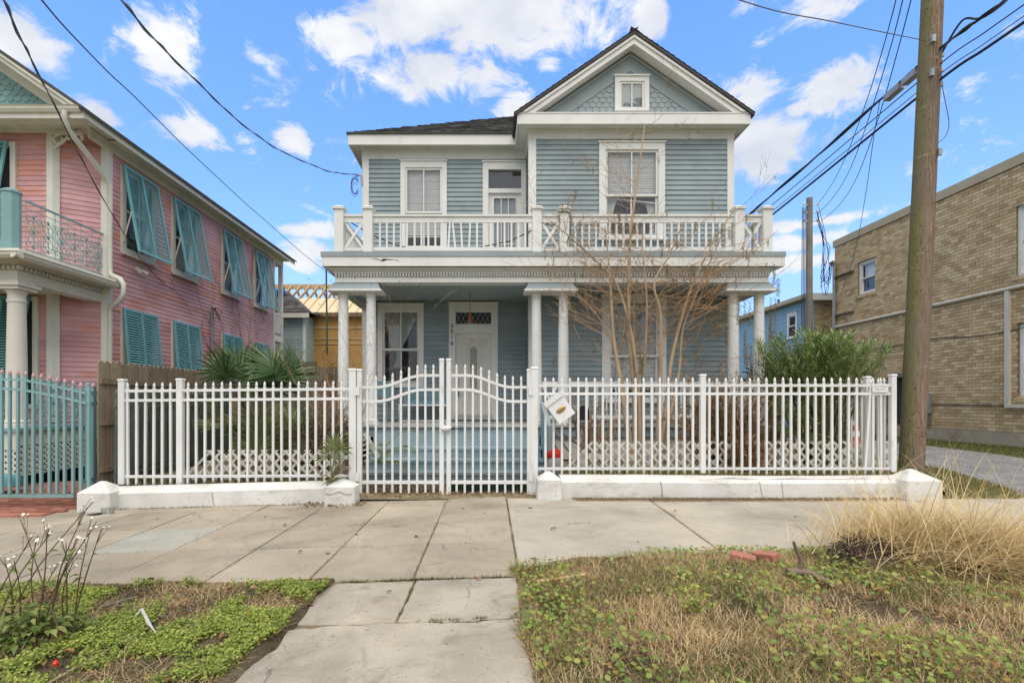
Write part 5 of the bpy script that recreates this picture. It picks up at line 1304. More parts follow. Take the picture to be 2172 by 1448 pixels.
# double gate
def gate(label, hinge_px, latch_px, sgn):
    g = empty('gate', (PX((hinge_px + latch_px) / 2, YF), YF, .03), label, 'gate', 'double gate leaves')
    ha, la = PX(hinge_px, YF), PX(latch_px, YF)
    sq_post(g, ha, YF, zf(1049), zf(786), .078, 'fencew', 'hinge_stile'); sq_post(g, la, YF, zf(1048), zf(764), .074, 'fencew', 'latch_stile')
    x0, x1 = ha + .043 * sgn, la - .043 * sgn
    def curve(f): return .5 - .5 * math.cos(math.pi * max(0, min(1, (f - .18) / .62)))
    n = 24
    for (ph, pl, hh) in ((821, 796, .022), (851, 826, .022)):
        rings = []
        for k in range(n + 1):
            f = k / n; x = x0 + (x1 - x0) * f; z = zf(ph + (pl - ph) * curve(f))
            rings.append([(x, YF - .02, z - hh), (x, YF + .02, z - hh), (x, YF + .02, z + hh), (x, YF - .02, z + hh)])
        MB().loft(rings).obj('arched_rail', M['fencew'], g, smooth=40)
    mb = MB(); mb.box(min(x0, x1), max(x0, x1), YF - .02, YF + .02, zf(1025.5), zf(1018.5)); mb.obj('rail', M['fencew'], g)
    for k in range(9):
        f = (k + .65) / 9.3; x = x0 + (x1 - x0) * f
        zt = zf(797 - 25 * curve(f)); zb = zf(1045)
        inst('picket', picket_mesh(zt - zb, .034), g, (x, YF, zb), (U(-.003, .003), U(-.003, .003), 0))
    for py in (829, 1010):
        mb = MB(); s = -sgn
        mb.box(min(ha - .05 * sgn, ha - .02 * sgn) - .03, max(ha - .05 * sgn, ha - .02 * sgn) + .03, YF - .068, YF - .052, zf(py + 9), zf(py - 9)); mb.tube([(ha - .055 * sgn, YF - .07, zf(py + 11)), (ha - .055 * sgn, YF - .07, zf(py - 11))], .012, 8); mb.obj('hinge', M['fencew'], g)
    return g
g1 = gate('white arched gate leaf hung on the palmetto side, rising towards the latch', 763, 937, 1)
g2 = gate('white arched gate leaf hung on the mailbox side, in front of the door', 1122.5, 952, -1)
M['latchgrey'] = plain('pale_latch_plastic', (.62, .62, .64), .35, 0, .1, .2, 30)
lz = zf(908); lx = PX(945, YF)
t = empty('gate_latch', (lx, YF - .07, lz), 'pale grey gate lock wrapped round the meeting stiles with a dark chain', 'gate latch')
mb = MB(); mb.tube([(lx - .06, YF - .075, lz), (lx - .03, YF - .085, lz), (lx + .07, YF - .085, lz + .005), (lx + .10, YF - .075, lz)], [.032, .047, .045, .03], 10); mb.obj('lock_body', M['latchgrey'], t, smooth=40)
mb = MB(); mb.tube([(lx + .07, YF - .10, lz + .02), (lx + .11, YF - .11, lz - .01), (lx + .15, YF - .09, lz + .005), (lx + .18, YF - .06, lz), (lx + .19, YF, lz)], .010, 6); mb.tube([(lx + .11, YF - .09, lz - .02), (lx + .10, YF - .12, lz - .0), (lx + .125, YF - .12, lz + .015), (lx + .13, YF - .09, lz - .01)], .007, 6); mb.obj('chain', M['black'], t)
# wire netting tied behind the gate
def netting(label, px0, px1, top, py_bot, Yn, mat):
    mb = MB(); x0, x1 = PX(px0, Yn), PX(px1, Yn); zb = PZ(py_bot, Yn); s = .0285
    nx = int((x1 - x0) / s)
    def wob(x, z): return Yn + .012 * math.sin(x * 7 + z * 5)
    for k in range(nx + 1):
        x = x0 + s * k; zt = PZ(top(px0 + (px1 - px0) * k / nx), Yn)
        if zt - zb > .03: mb.tube([(x, wob(x, zb), zb), (x, wob(x, zt), zt)], .0016, 3, False)
    z = zb; 
    while z < zb + 1.2:
        run = []
        for k in range(nx + 1):
            x = x0 + s * k; zt = PZ(top(px0 + (px1 - px0) * k / nx), Yn)
            if z <= zt: run.append((x, wob(x, z) - .002, z))
            elif len(run) > 1: mb.tube(run[::3] + [run[-1]], .0016, 3, False); run = []
            else: run = []
        if len(run) > 1: mb.tube(run[::3] + [run[-1]], .0016, 3, False)
        z += s
    mb.obj('wire_netting', mat, None, ((x0 + x1) / 2, Yn, zb), label=label, cat='wire netting')
M['netg'] = plain('dark_green_wire', (.03, .05, .045), .5, .3)
netting('dark green wire netting sagging behind the palmetto-side gate leaf', 772, 936, lambda p: 1010 - 42 * sstep(800, 905, p), 1050, YF + .12, M['netg'])
netting('dark green wire netting behind the mailbox-side gate leaf', 956, 1118, lambda p: 961 - 1.5 * math.sin((p - 956) / 40), 1052, YF + .12, M['netg'])
M['dkgreen'] = plain('dark_green_mat', (.015, .05, .035), .8, 0, .2, .4, 40)
mb = MB(); n = 24; xs = lin(PX(952, 8.6), PX(1118, 8.6), n + 1); rings = []
for k, x in enumerate(xs): zt = .045 + .016 * abs(math.sin(k * 2.1)) + .07; rings.append([(x, 8.55, -.01), (x, 8.62, -.01), (x, 8.62, zt), (x, 8.55, zt)])
mb.loft(rings); mb.obj('garden_edging', M['dkgreen'], None, (PX(1035, 8.6), 8.6, 0), label='strip of dark green scalloped edging lying under the gate', cat='edging')
# ---- teal gate and return
YT = 8.15
gt = empty('gate', (PX(80, YT), YT, -.1), 'pale teal metal drive gate with pink finials, sloping down to the white pier', 'gate')
M['pinkfin'] = plain('faded_pink_finial', (.50, .30, .30), .6)
tops = [(-48, 783), (-31, 783), (-14, 784), (3.8, 784.6), (21, 786.8), (38, 788), (54.7, 788.7), (71, 792.5), (87.7, 794.7), (105.5, 798), (121.4, 802.7), (137.6, 805), (155.4, 808.4), (172, 813)]
def teal_picket(root, x, y, zb, zt, w=.038, ry=0):
    mb = MB(); b = w / 2; mb.box(x - b, x + b, y - b, y + b, zb, zt - .06); p_ = mb.obj('picket', M['tealp'], root)
    mb = MB(); mb.lathe((x, y), [(b * .9, zt - .06), (b * 1.4, zt - .045), (b * 1.3, zt - .02), (b * .3, zt + .02)], 7); mb.obj('finial', M['pinkfin'], p_)
for (px, py) in tops: teal_picket(gt, PX(px, YT), YT, PZ(1046, YT), PZ(py, YT))
def rail_pts(pts, h=.035):
    rings = []
    for (px, py) in pts: x, z = PX(px, YT), PZ(py, YT); rings.append([(x, YT - .018, z - h / 2), (x, YT + .018, z - h / 2), (x, YT + .018, z + h / 2), (x, YT - .018, z + h / 2)])
    MB().loft(rings).obj('rail', M['tealp'], gt)
rail_pts([(-60, 800), (5, 804), (50, 806), (100, 815), (140, 824), (183, 834)]); rail_pts([(-60, 822), (5, 824), (50, 827), (100, 836), (140, 844), (183, 855)]); rail_pts([(-60, 1051), (158, 1051)], .05)
sq_post(gt, PX(185, YT), YT + .03, -.15, PZ(816, YT), .05, 'tealp', 'hinge_stile')
tf = empty('picket_fence', (-6.9, 9.2, 0), 'short pale teal picket panel turning back to the wooden fence', 'fence')
A, B = Vector((-6.66, 8.32, 0)), Vector((-6.95, 9.35, 0))
for k in range(6):
    q = A.lerp(B, k / 5); teal_picket(tf, q.x, q.y, .06, 1.80, .038 if k not in (2,) else .065)
B2 = Vector((-6.70, 9.6, 0))
for k in range(1, 4): q = B.lerp(B2, k / 3); teal_picket(tf, q.x, q.y, .06, 1.80)
for zz in (.2, 1.48, 1.66):
    mb = MB(); mb.bar(A + Vector((0, 0, zz)), B + Vector((0, 0, zz)), .03, .04); mb.obj('rail', M['tealp'], tf)
    mb = MB(); mb.bar(B + Vector((.01, .01, zz)), B2 + Vector((0, 0, zz)), .03, .04); mb.obj('rail', M['tealp'], tf)
# ---- wooden fence between the plots
wf = empty('wooden_fence', (-6.6, 12, .1), 'weathered dog-eared wooden board fence between the pink house and the palmetto', 'fence')
y = 8.62; k = 0
while y < 20.5:
    zt = 2.2 + .008 * (y - 8.6) + U(-.012, .012); w = .138; x0 = -6.62 + U(-.006, .006)
    mb = MB(); e = .035
    pr = [(y + .003, .02), (y + w, .02), (y + w, zt - e), (y + w - e, zt), (y + e, zt), (y + .003, zt - e)]
    mb.prism([(x0, a, b) for a, b in pr], (.018, 0, 0)); mb.obj('plank', M['fwood'], wf); y += .1425
for zz in (.35, 1.15, 1.85):
    mb = MB(); mb.box(-6.598, -6.56, 8.64, 20.5, zz - .045, zz + .045); mb.obj('rail', M['fwood'], wf)
# near end boards facing the street
for k in range(3):
    mb = MB(); mb.box(-6.63 - .14 * (k + 1), -6.634 - .14 * k, 9.72, 9.74, .02, 2.05); 
# old rusted pickets in front of it
M['rust'] = paint('rusted_green_iron', (.11, .15, .125), .3, (.16, .085, .045), .8, 6, .8, (1, 1, .3), .2, .3)
of = empty('picket_fence', (-6.4, 10.5, .1), 'old rust-stained dark green picket fence standing against the wooden boards', 'fence')
rm = picket_mesh(1.62, .04, 'rust')
for k in range(36): inst('picket', rm, of, (-6.40, 8.75 + k * .133, .1 + U(-.01, .01)), (U(-.01, .01), U(-.01, .01), 0))
for zz in (.25, 1.42, 1.6):
    mb = MB(); mb.box(-6.42, -6.38, 8.72, 13.5, zz - .02, zz + .02); mb.obj('rail', M['rust'], of)
# ---- white lattice strips in the beds
YLt = 8.75
lr = empty('lattice_edging', (PX(1540, YLt), YLt, .3), 'low white diagonal lattice panel standing behind the long right-hand fence', 'lattice', 'lattice strips in the flower beds')
wlt = Wall((PX(1190, YLt), YLt), (PX(1890, YLt), YLt))
lattice(lr, lambda s, d, z: wlt.p(s, d, z), 0, wlt.L, lambda s: .26 + .0 * s, lambda s: min(PZ(934, YLt), .31 + 1.0 * s, ) if s < .6 else (PZ(934, YLt) if abs(s - 1.86) > .18 else PZ(934, YLt) - (.18 - abs(s - 1.86))), .043, .185, .012)
ll = empty('lattice_edging', (PX(590, YLt), YLt, .15), 'low white diagonal lattice strip standing behind the palmetto-side fence', 'lattice', 'lattice strips in the flower beds')
wll = Wall((PX(400, YLt), YLt), (PX(738, YLt), YLt))
lattice(ll, lambda s, d, z: wll.p(s, d, z), 0, wll.L, lambda s: .10, lambda s: PZ(953, YLt) if s > .33 else PZ(990, YLt), .043, .185, .012)
# ================================================================ tan brick building
XBW = 14.4
bb = empty('brick_building', (XBW + 3, 16, .2), 'two-storey tan brick building with metal coping across the gravel alley', 'building')
wK = Wall((XBW, 21.4), (XBW, 9.5))                    # facing the alley; t = 21.4 - Y
ops = [(21.4 - 20.05, 21.4 - 19.14, 5.65, 6.92), (21.4 - 17.55, 21.4 - 16.65, 5.65, 6.92), (21.4 - 14.02, 21.4 - 13.0, 4.94, 6.86), (21.4 - 13.97, 21.4 - 12.9, 1.62, 3.62), (21.4 - 18.6, 21.4 - 17.6, .7, 2.35)]
mb = MB()
ts = sorted({0.0, wK.L} | {o[0] for o in ops} | {o[1] for o in ops}); zs = sorted({.2, 8.0} | {o[2] for o in ops} | {o[3] for o in ops})
for a, b in zip(ts[:-1], ts[1:]):
    for c, d in zip(zs[:-1], zs[1:]):
        if any(o[0] < (a + b) / 2 < o[1] and o[2] < (c + d) / 2 < o[3] for o in ops): continue
        wK.box(mb, a, b, -.22, 0, c, d)
bw = mb.obj('wall', M['mortar'], bb)
mb = MB(); mb.box(XBW + .6, XBW + 14, 9.5, 21.3, .2, 7.9); mb.box(XBW, XBW + 14, 21.25, 21.4, .2, 8.0); mb.obj('building_body', M['mortar'], bb)
cand = []; z = .66; row = 0; BL, BH = .235, .0995
while z + BH < 7.93:
    t = -.1175 * (row % 2)
    while t < wK.L:
        a, b = max(0, t), min(wK.L, t + BL)
        segs = [(a + .006, b - .006)]
        for o in ops:
            if z + BH * .5 > o[2] and z + BH * .5 < o[3]:
                ns = []
                for (p_, q) in segs:
                    if o[1] <= p_ or o[0] >= q: ns.append((p_, q))
                    else:
                        if o[0] - p_ > .03: ns.append((p_, o[0]))
                        if q - o[1] > .03: ns.append((o[1], q))
                segs = ns
        for (p_, q) in segs:
            if q - p_ > .03: cand.append((p_, q, z))
        t += BL
    z += BH; row += 1
vis = [c for c in cand if (21.4 - c[0]) > 13.55]      # the frame cuts the wall here
rest = [c for c in cand if (21.4 - c[0]) <= 13.55]
vis.sort(key=lambda c: -(c[0] + c[1]) / 2 * 1.0 + .04 * abs(c[2] - 1.5))
near, far = vis[:298], vis[298:] + rest
full = MB(); full.box(-.0055, .0055, -(BL / 2 - .006), BL / 2 - .006, -.044, .044); fmesh = full.mesh('brick', M['brick'])
for (p_, q, z) in near:
    if q - p_ > BL - .03: inst('brick', fmesh, bw, wK.p((p_ + q) / 2, .004 + U(-.002, .003), z + .05), (U(-.01, .01), 0, U(-.01, .01)))
    else:
        mb = MB(); wK.box(mb, p_, q, -.002, .009, z + .006, z + .094); mb.obj('brick', M['brick'], bw)
mb = MB()
for (p_, q, z) in far: wK.box(mb, p_, q, -.002, .009 + U(-.002, .003), z + .006, z + .094)
me = mb.obj('bricks', M['brick'], bw, kind='stuff')
M['coping'] = paint('tan_metal_coping', (.42, .355, .235), .08, (.28, .235, .155), .4, 3, .5)
mb = MB(); mb.box(XBW - .05, XBW + .35, 9.5, 21.46, 7.94, 8.22); mb.box(XBW + .35, XBW + 14, 21.1, 21.46, 7.94, 8.22); mb.obj('coping', M['coping'], bb)
mb = MB(); mb.box(XBW - .03, XBW + .3, 9.5, 21.44, .1, .655); mb.obj('foundation', M['conc'], bb)
M['pipew'] = paint('peeling_white_pipe', (.60, .58, .50), .1, (.34, .30, .24), .5, 4, .6)
mb = MB(); mb.tube([(XBW - .06, 21.4, 4.60), (XBW - .06, 9.5, 4.64)], .048, 8); mb.obj('gutter_pipe', M['pipew'], bb, smooth=50)
mb = MB(); mb.box(XBW - .1, XBW + .02, 14.14, 14.25, 1.43, 4.57); mb.box(XBW - .1, XBW + .02, 9.5, 14.25, 1.34, 1.429); mb.obj('downpipe', M['pipew'], bb)
def bwindow(o, frac=.5):
    w1 = MB(); wK.frame(w1, o[0], o[1], o[2], o[3], .09, -.14, -.05, .09, .08); w = w1.obj('window', M['fencew'], bb)
    a, b, c, d = o[0] + .09, o[1] - .09, o[2] + .08, o[3] - .09; m = (c + d) / 2
    mb = MB(); wK.frame(mb, a, b, m - .025, d, .045, -.12, -.08); mb.obj('upper_sash', M['fencew'], w); mb = MB(); wK.frame(mb, a, b, c, m + .02, .045, -.15, -.121); mb.obj('lower_sash', M['fencew'], w)
    mb = MB(); wK.box(mb, a, b, -.24, -.2, c, d); mb.obj('back', M['dark'], w)
    mb = MB(); wK.box(mb, a + .03, b - .03, -.19, -.185, m, d - .03); mb.obj('blind', M['blind'], w)
    for (za, zb, dd) in ((m, d - .045, -.10), (c + .045, m - .02, -.135)):
        mb = MB(); wK.box(mb, a + .045, b - .045, dd - .002, dd + .002, za, zb); mb.obj('pane', M['glass'], w)
    mb = MB(); n = int((o[1] - o[0] + .16) / .1)
    for k in range(n): wK.box(mb, o[0] - .08 + k * .1 + .005, o[0] - .08 + (k + 1) * .1 - .005, -.12, .045, o[2] - .12, o[2] - .004)
    mb.obj('brick_sill', M['brick'], w)
for o in ops[:4]: bwindow(o)
mb = MB(); wK.box(mb, ops[4][0], ops[4][1], -.2, -.12, ops[4][2], ops[4][3]); mb.obj('meter_recess', M['dark'], bb)
mb = MB(); wK.box(mb, 3.2, 4.2, -.0, .12, 2.36, 2.5); mb.obj('door_hood', M['dwood'], bb)
mb = MB(); wK.box(mb, 4.55, 4.75, .012, .14, 1.15, 1.75); mb.obj('meter_box', M['metal'], bb); mb = MB(); wK.box(mb, 4.5, 4.7, .012, .1, .75, 1.1); mb.obj('meter_box', M['dwood'], bb)
mb = MB(); pts = [wK.p(t, .03, 3.55 + .05 * math.sin(t * 1.7) - .01 * t) for t in lin(.3, 11.5, 24)]; mb.tube(pts, .012, 5); mb.tube([wK.p(4.6, .03, 1.42), wK.p(7.3, .03, 1.40)], .012, 5); mb.obj('wall_cable', M['cable'], bb)
mb = MB(); mb.tube([(XBW - .1, 21.3, .3), (XBW - .1, 21.3, 7.15), (XBW - .14, 21.28, 7.3), (XBW - .28, 21.2, 7.22)], [.06, .06, .07, .08], 10); mb.obj('service_mast', M['metal'], bb, smooth=40)
mb = MB()
for zz in (6.65, 5.05, 3.7): mb.box(XBW - .13, XBW - .012, 19.95 + .3, 21.36, zz, zz + .05)
for o_ in []: pass
mb.obj('mast_bracket', M['dwood'], bb, kind='stuff')
# ================================================================ far buildings
M['skyblue'] = paint('sky_blue_siding', (.25, .43, .58), .06, (.4, .45, .5), .2, 2, .6)
fb = empty('house', (17, 26, .2), 'sky-blue sided house with tan brick front behind the oleander', 'house')
wQ = Wall((14.6, 30.5), (14.6, 23.1)); wQf = Wall((14.6, 23.1), (18, 23.1))
mb = MB(); mb.box(14.62, 18, 23.12, 30.5, .2, 6.2); q = mb.obj('wall', M['skyblue'], fb)
boards(wQ, q, 1.0, 6.15, .2, M['skyblue'], [], 0, None, .02)
mb = MB(); wQf.box(mb, 0, 3.4, .0, .02, .2, 6.2); q2 = mb.obj('wall', M['mortar'], fb)
z = 3.0; row = 0
mb = MB()
while z < 6.0:
    t = -.11 * (row % 2)
    while t < 1.6:
        a, b = max(0, t), t + .22
        wQf.box(mb, a + .008, b - .008, .02, .03, z + .007, z + .093); t += .22
    z += .1; row += 1
mb.obj('bricks', M['brick'], q2, kind='stuff')
mb = MB(); mb.box(14.3, 18, 22.85, 23.05, 6.05, 6.35); mb.obj('eave_fascia', M['white'], fb)
mb = MB(); mb.box(14.25, 18, 23.05, 31, 6.22, 6.40); mb.obj('roof', M['coping'], fb)
mb = MB(); mb.tube([(15.2, 27, 6.4), (15.2, 27, 6.9)], .06, 8); mb.obj('vent_pipe', M['roofedge'], fb)
o = (30.5 - 14.6 * F / (1672 - CX), 30.5 - 14.6 * F / (1692 - CX), PZ(716, 24.7), PZ(664, 24.7))
window(wQ, o, fb, M['glass'], casing=.1, head=.12, meet=.5, trim='fencew', proud=.06, depth=0)
mb = MB(); wQ.box(mb, o[0] + .1, o[1] - .1, .0, .0185 + .002, o[2] + .07, o[3] - .12); mb.obj('window_back', M['dark'], fb)
# aqua house and the frame under construction, behind on the left
M['aqua'] = paint('pale_aqua_siding', (.33, .44, .43), .1, (.5, .5, .45), .5, 4, .7, (.5, .5, 2), .12)
YA = 26.0
ah = empty('house', (PX(612, YA), YA, .2), 'pale aqua clapboard house with grey shingle roof beside the unfinished building', 'house')
wA = Wall((-13, YA), (PX(648, YA), YA))
mb = MB(); mb.box(-13, PX(648, YA), YA, YA + 5, .2, 5.9); q = mb.obj('wall', M['aqua'], ah)
boards(wA, q, 1.6, 5.8, .13, M['aqua'], [], wA.L - 1.9, wA.L - .12, .025)
mb = MB(); wA.box(mb, wA.L - .12, wA.L + .03, 0, .05, .2, 5.9); mb.obj('corner_board', M['white'], ah)
ze = PZ(668, YA - .4)
mb = MB(); mb.box(-13, PX(655, YA - .4), YA - .4, YA - .36, ze - .12, ze + .14); mb.obj('eave_fascia', M['cream'], ah)
xe = PX(655, YA - .4); hp = .75
MB().add([(-15, YA - .42, ze + .15), (xe + .02, YA - .42, ze + .15), (xe + .02 - 2.2, YA - .42 + 2.2, ze + .15 + 2.2 * hp), (-15, YA - .42 + 2.2, ze + .15 + 2.2 * hp), (xe + .02, YA + 4, ze + .15), (-15, YA + 4, ze + .15)], [(0, 1, 2, 3), (1, 4, 2), (4, 5, 3, 2)]).obj('roof', M['roofedge'], ah)
sa = 1 / math.sqrt(1 + hp * hp)
shingle_plane(Vector((xe - 3.2, YA - .43, ze + .165)), Vector((1, 0, 0)), Vector((0, sa, hp * sa)), Vector((0, -hp * sa, sa)), 0, 3.2, 2.2 / sa, clip=lambda t, s: s * sa < 3.2 - t).obj('shingles', M['shingle'], ah, kind='stuff')
MB().lathe((PX(626, YA), YA + .6), [(.14, PZ(660, YA) + .1), (.05, PZ(660, YA) + .16), (.04, PZ(651, YA) + .15)], 8).obj('roof_vent', M['metal'], ah)
YC = 27.2
cb_ = empty('unfinished_building', (PX(720, YC), YC, .2), 'unfinished building with amber sheathed walls, bare rafters and pale roof decking', 'building')
x0, x1 = PX(600, YC), PX(800, YC)
mb = MB(); mb.box(x0, x1, YC, YC + 6, .2, PZ(671, YC)); q = mb.obj('wall', M['osb'], cb_)
for (py, w) in ((693, .10), (717, .07), (729, .03)):
    mb = MB(); mb.box(PX(640, YC), x1, YC - .04, YC - .002, PZ(py, YC) - w, PZ(py, YC)); mb.obj('batten', M['lumber'], cb_)
mb = MB(); mb.box(PX(652, YC), PX(656, YC), YC - .08, YC - .042, .3, PZ(692, YC)); mb.obj('batten', M['lumber'], cb_)
ye, zE = YC - .5, PZ(663, YC - .5); yt, zT = YC + 1.3, PZ(634, YC + 1.3)
sl = (zT - zE) / (yt - ye)
for (fa, fb_) in ((0, .38), (.39, 1.0)):
    ya, yb = ye + (yt - ye) * fa, ye + (yt - ye) * fb_
    mb = MB(); mb.hexa([(x0 - .3, ya, zE + sl * (ya - ye)), (x1, ya, zE + sl * (ya - ye)), (x1, yb, zE + sl * (yb - ye)), (x0 - .3, yb, zE + sl * (yb - ye)), (x0 - .3, ya, zE + sl * (ya - ye) + .03), (x1, ya, zE + sl * (ya - ye) + .03), (x1, yb, zE + sl * (yb - ye) + .03), (x0 - .3, yb, zE + sl * (yb - ye) + .03)]); mb.obj('roof_sheet', M['ply'], cb_)
yr, zR = YC + 3.0, PZ(605, YC + 3.0)
x = x0 - 2.2
while x < x1:
    mb = MB(); mb.bar((x, ye - .02, zE - .06), (x, yr, zR - .05), .07, .16); mb.obj('rafter', M['lumber'], cb_)
    mb = MB(); mb.bar((x + .15, yr, zR - .05), (x + .15, yr + 3.6, zE - .1), .07, .16); mb.obj('rafter', M['lumber'], cb_)
    x += .52
mb = MB(); mb.box(x0 - 2.4, x1, yr - .03, yr + .03, zR - .22, zR + .06); mb.obj('ridge_board', M['lumber'], cb_)
mb = MB(); mb.box(x0 - 2.4, x1, YC + 1.6, YC + 1.7, zE + .5, zE + .62); mb.box(x0 - 2.4, x1, yr + 1.2, yr + 1.3, zE + .9, zE + 1.05); mb.obj('collar_tie', M['lumber'], cb_, kind='stuff')
mb = MB(); mb.box(x0 - 2, x1, YC + 5.5, YC + 5.6, .3, zR - .8); mb.obj('attic_back', M['dwood'], cb_)
M['tarp'] = plain('blue_tarp', (.02, .18, .6), .5)
mb = MB(); c = P(588, 617, 27); mb.loft([[c + Vector((r * math.cos(a) * 1.6, r * math.sin(a), z)) for a in lin(0, 5.5, 7)] for r, z in ((.25, -.2), (.3, 0), (.08, .12))]); mb.obj('tarp', M['tarp'], None, c, label='scrap of bright blue tarp on the grey roof peak', cat='tarp')
# grey board screen across the side yard
sf = empty('wooden_fence', (PX(650, 15), 15, .1), 'dark grey old board fence across the gap between the houses', 'fence')
x = PX(560, 15)
while x < PX(745, 15):
    mb = MB(); mb.box(x + .004, x + .15, 15, 15.02, .1, 2.50 + U(-.02, .02)); mb.obj('plank', M['dwood'], sf); x += .155
mb = MB(); mb.box(PX(560, 15), PX(672, 15), 14.94, 14.995, 2.35, 2.68); mb.obj('rail', M['dwood'], sf)
# thin green mast beside the house corner
mb = MB(); mb.tube([P(694, 752, 13.6), P(692, 572, 13.6)], .022, 6); M['mast'] = plain('green_mast_paint', (.05, .09, .06), .6); mb.obj('mast', M['mast'], None, P(694, 752, 13.6), label='thin dark green pole standing between the houses', cat='pole')
# ================================================================ utility poles
def shaft(mb, a, b, ra, rb, n=20, seg=26):
    a, b = Vector(a), Vector(b); rings = []
    for k in range(seg + 1):
        f = k / seg; c = a.lerp(b, f); r = ra + (rb - ra) * f
        rings.append([c + Vector((math.cos(t) * r * (1 + .02 * mnoise.noise(Vector((math.cos(t) * 2, math.sin(t) * 2, f * 6)))), math.sin(t) * r * (1 + .02 * mnoise.noise(Vector((math.cos(t) * 2, math.sin(t) * 2, f * 6 + 9)))), 0)) for t in [2 * math.pi * i / n for i in range(n)]])
    mb.loft(rings)
YP = 9.2; pb, pt = Vector((PX(1932, YP), YP, .1)), Vector((PX(1984, YP), YP, 9.9))
up = empty('utility_pole', (pb.x, pb.y, .1), 'tall leaning wooden utility pole with lichen-stained side at the alley corner', 'utility pole', 'utility poles')
mb = MB(); shaft(mb, pb, pt, .190, .160); mb.obj('shaft', M['pole'], up, smooth=60)
def pole_at(z): f = (z - pb.z) / (pt.z - pb.z); return pb.lerp(pt, f)
for k, (z, s, dy) in enumerate(((7.9, -1, 0), (7.30, -1, .0), (5.9, 1, -.05))):
    q = pole_at(z); mb = MB(); mb.box(q.x + s * .1 - .03, q.x + s * .1 + .03, q.y - .20, q.y - .16, z - .06, z + .06); mb.obj('tag_plate', M['metal'], up)
for z in (7.72, 7.45, 7.19):
    q = pole_at(z); mb = MB(); mb.box(q.x - .06, q.x + .24, q.y - .03, q.y + .03, z - .03, z + .03); mb.tube([(q.x + .17, q.y, z - .07), (q.x + .17, q.y, z + .09)], .025, 6); mb.obj('cable_clamp', M['metal'], up)
q = pole_at(7.6); mb = MB(); mb.box(q.x + .165, q.x + .21, q.y - .03, q.y + .03, 7.55, 7.62); mb.obj('orange_tag', M['orange'], up)
YQ = 21.0
p2 = empty('utility_pole', (PX(1716, YQ), YQ, .2), 'slender distant wooden utility pole with insulators before the tan brick corner', 'utility pole', 'utility poles')
mb = MB(); shaft(mb, (PX(1715, YQ), YQ, .2), (PX(1717, YQ), YQ, PZ(420, YQ)), .145, .115, 12, 10); mb.obj('shaft', M['polegrey'], p2, smooth=60)
for py in (436, 452, 470):
    for s in (-1, 1):
        mb = MB(); c = P(1717, py, YQ); mb.tube([c, c + Vector((s * .28, -.1, .0))], .02, 6); mb.lathe((c.x + s * .28, c.y - .1), [(.035, c.z - .05), (.05, c.z - .02), (.03, c.z), (.05, c.z + .03), (.03, c.z + .06)], 8); mb.obj('insulator', M['fencew'], p2)
mb = MB()
for k in range(3): mb.tube([P(1708 - k * 3, 440, YQ - .15), P(1707 - k * 3, 560, YQ - .15), P(1706 - k * 3, 700, YQ - .15)], .015, 5)
mb.obj('riser_cable', M['cable'], p2, kind='stuff')
# ================================================================ overhead lines
def spline(pts, sub=6):
    pts = [Vector(q) for q in pts]; out = []
    for i in range(len(pts) - 1):
        p0, p1, p2_, p3 = pts[max(i - 1, 0)], pts[i], pts[i + 1], pts[min(i + 2, len(pts) - 1)]
        for k in range(sub):
            t = k / sub; out.append(.5 * ((2 * p1) + (p2_ - p0) * t + (2 * p0 - 5 * p1 + 4 * p2_ - p3) * t * t + (3 * p1 - p0 - 3 * p2_ + p3) * t ** 3))
    return out + [pts[-1]]
def wire(label, pts, r, mat='cable', name='overhead_cable', group='overhead lines', twist=0):
    pts = spline(pts)
    t = empty(name, pts[-1], label, 'cable', group)
    mb = MB(); mb.tube(pts, r, 6); mb.obj('conductor', M[mat], t, smooth=60)
    for k in range(twist):
        mb = MB(); q = []
        for i, c in enumerate(pts): a = i * .9 + k * 2.4; q.append(c + Vector((math.cos(a), .0, math.sin(a))) * r * 1.7)
        mb.tube(q, r * .8, 5); mb.obj('twisted_strand', M['steel'] if k == 0 else M['cable'], t, smooth=60)
    return t
XC = 7.93
def line(z0, zp, zf_, dx=0.0, n=9):
    out = []
    for k in range(n): y = 1.5 + (YP - 1.5) * k / (n - 1); out.append(Vector((XC + dx, y, z0 + (zp - z0) * k / (n - 1) - .25 * math.sin(math.pi * (.5 + .5 * k / (n - 1))) * (1 - k / (n - 1)))))
    for k in range(1, 14): f = k / 13; out.append(Vector((XC + dx, YP + f * 46, zp + (zf_ - zp) * f - 1.35 * math.sin(math.pi * f))))
    return out
wire('thick bundled cable high on the pole, uppermost of the alley lines', line(7.5, 7.72, 8.3), .017, twist=2)
wire('thin cable clamped to the pole between the two thick alley lines', line(7.3, 7.46, 8.0, .02), .010)
wire('thick black cable, lowest of the alley lines on the near pole', line(7.1, 7.19, 7.7, .03), .023, twist=0)
wire('thin steel strand just above the lowest thick alley cable', line(7.16, 7.24, 7.75, -.03), .008, 'steel')
wire('loose looping black cable leaving the near pole towards the street', [pole_at(7.72) + Vector((.2, 0, .02)), P(2040, 45, 8.8), P(2075, 40, 8.6), P(2105, 22, 8.3), P(2140, -8, 8.0)], .018)
for k, (a, b) in enumerate(((1893, 130), (1915, 102))):
    ya = XC * F / (a - CX); c = Vector((XC - .03, ya, 0)); 
boxes = [(1880, 1912), (1918, 1948)]
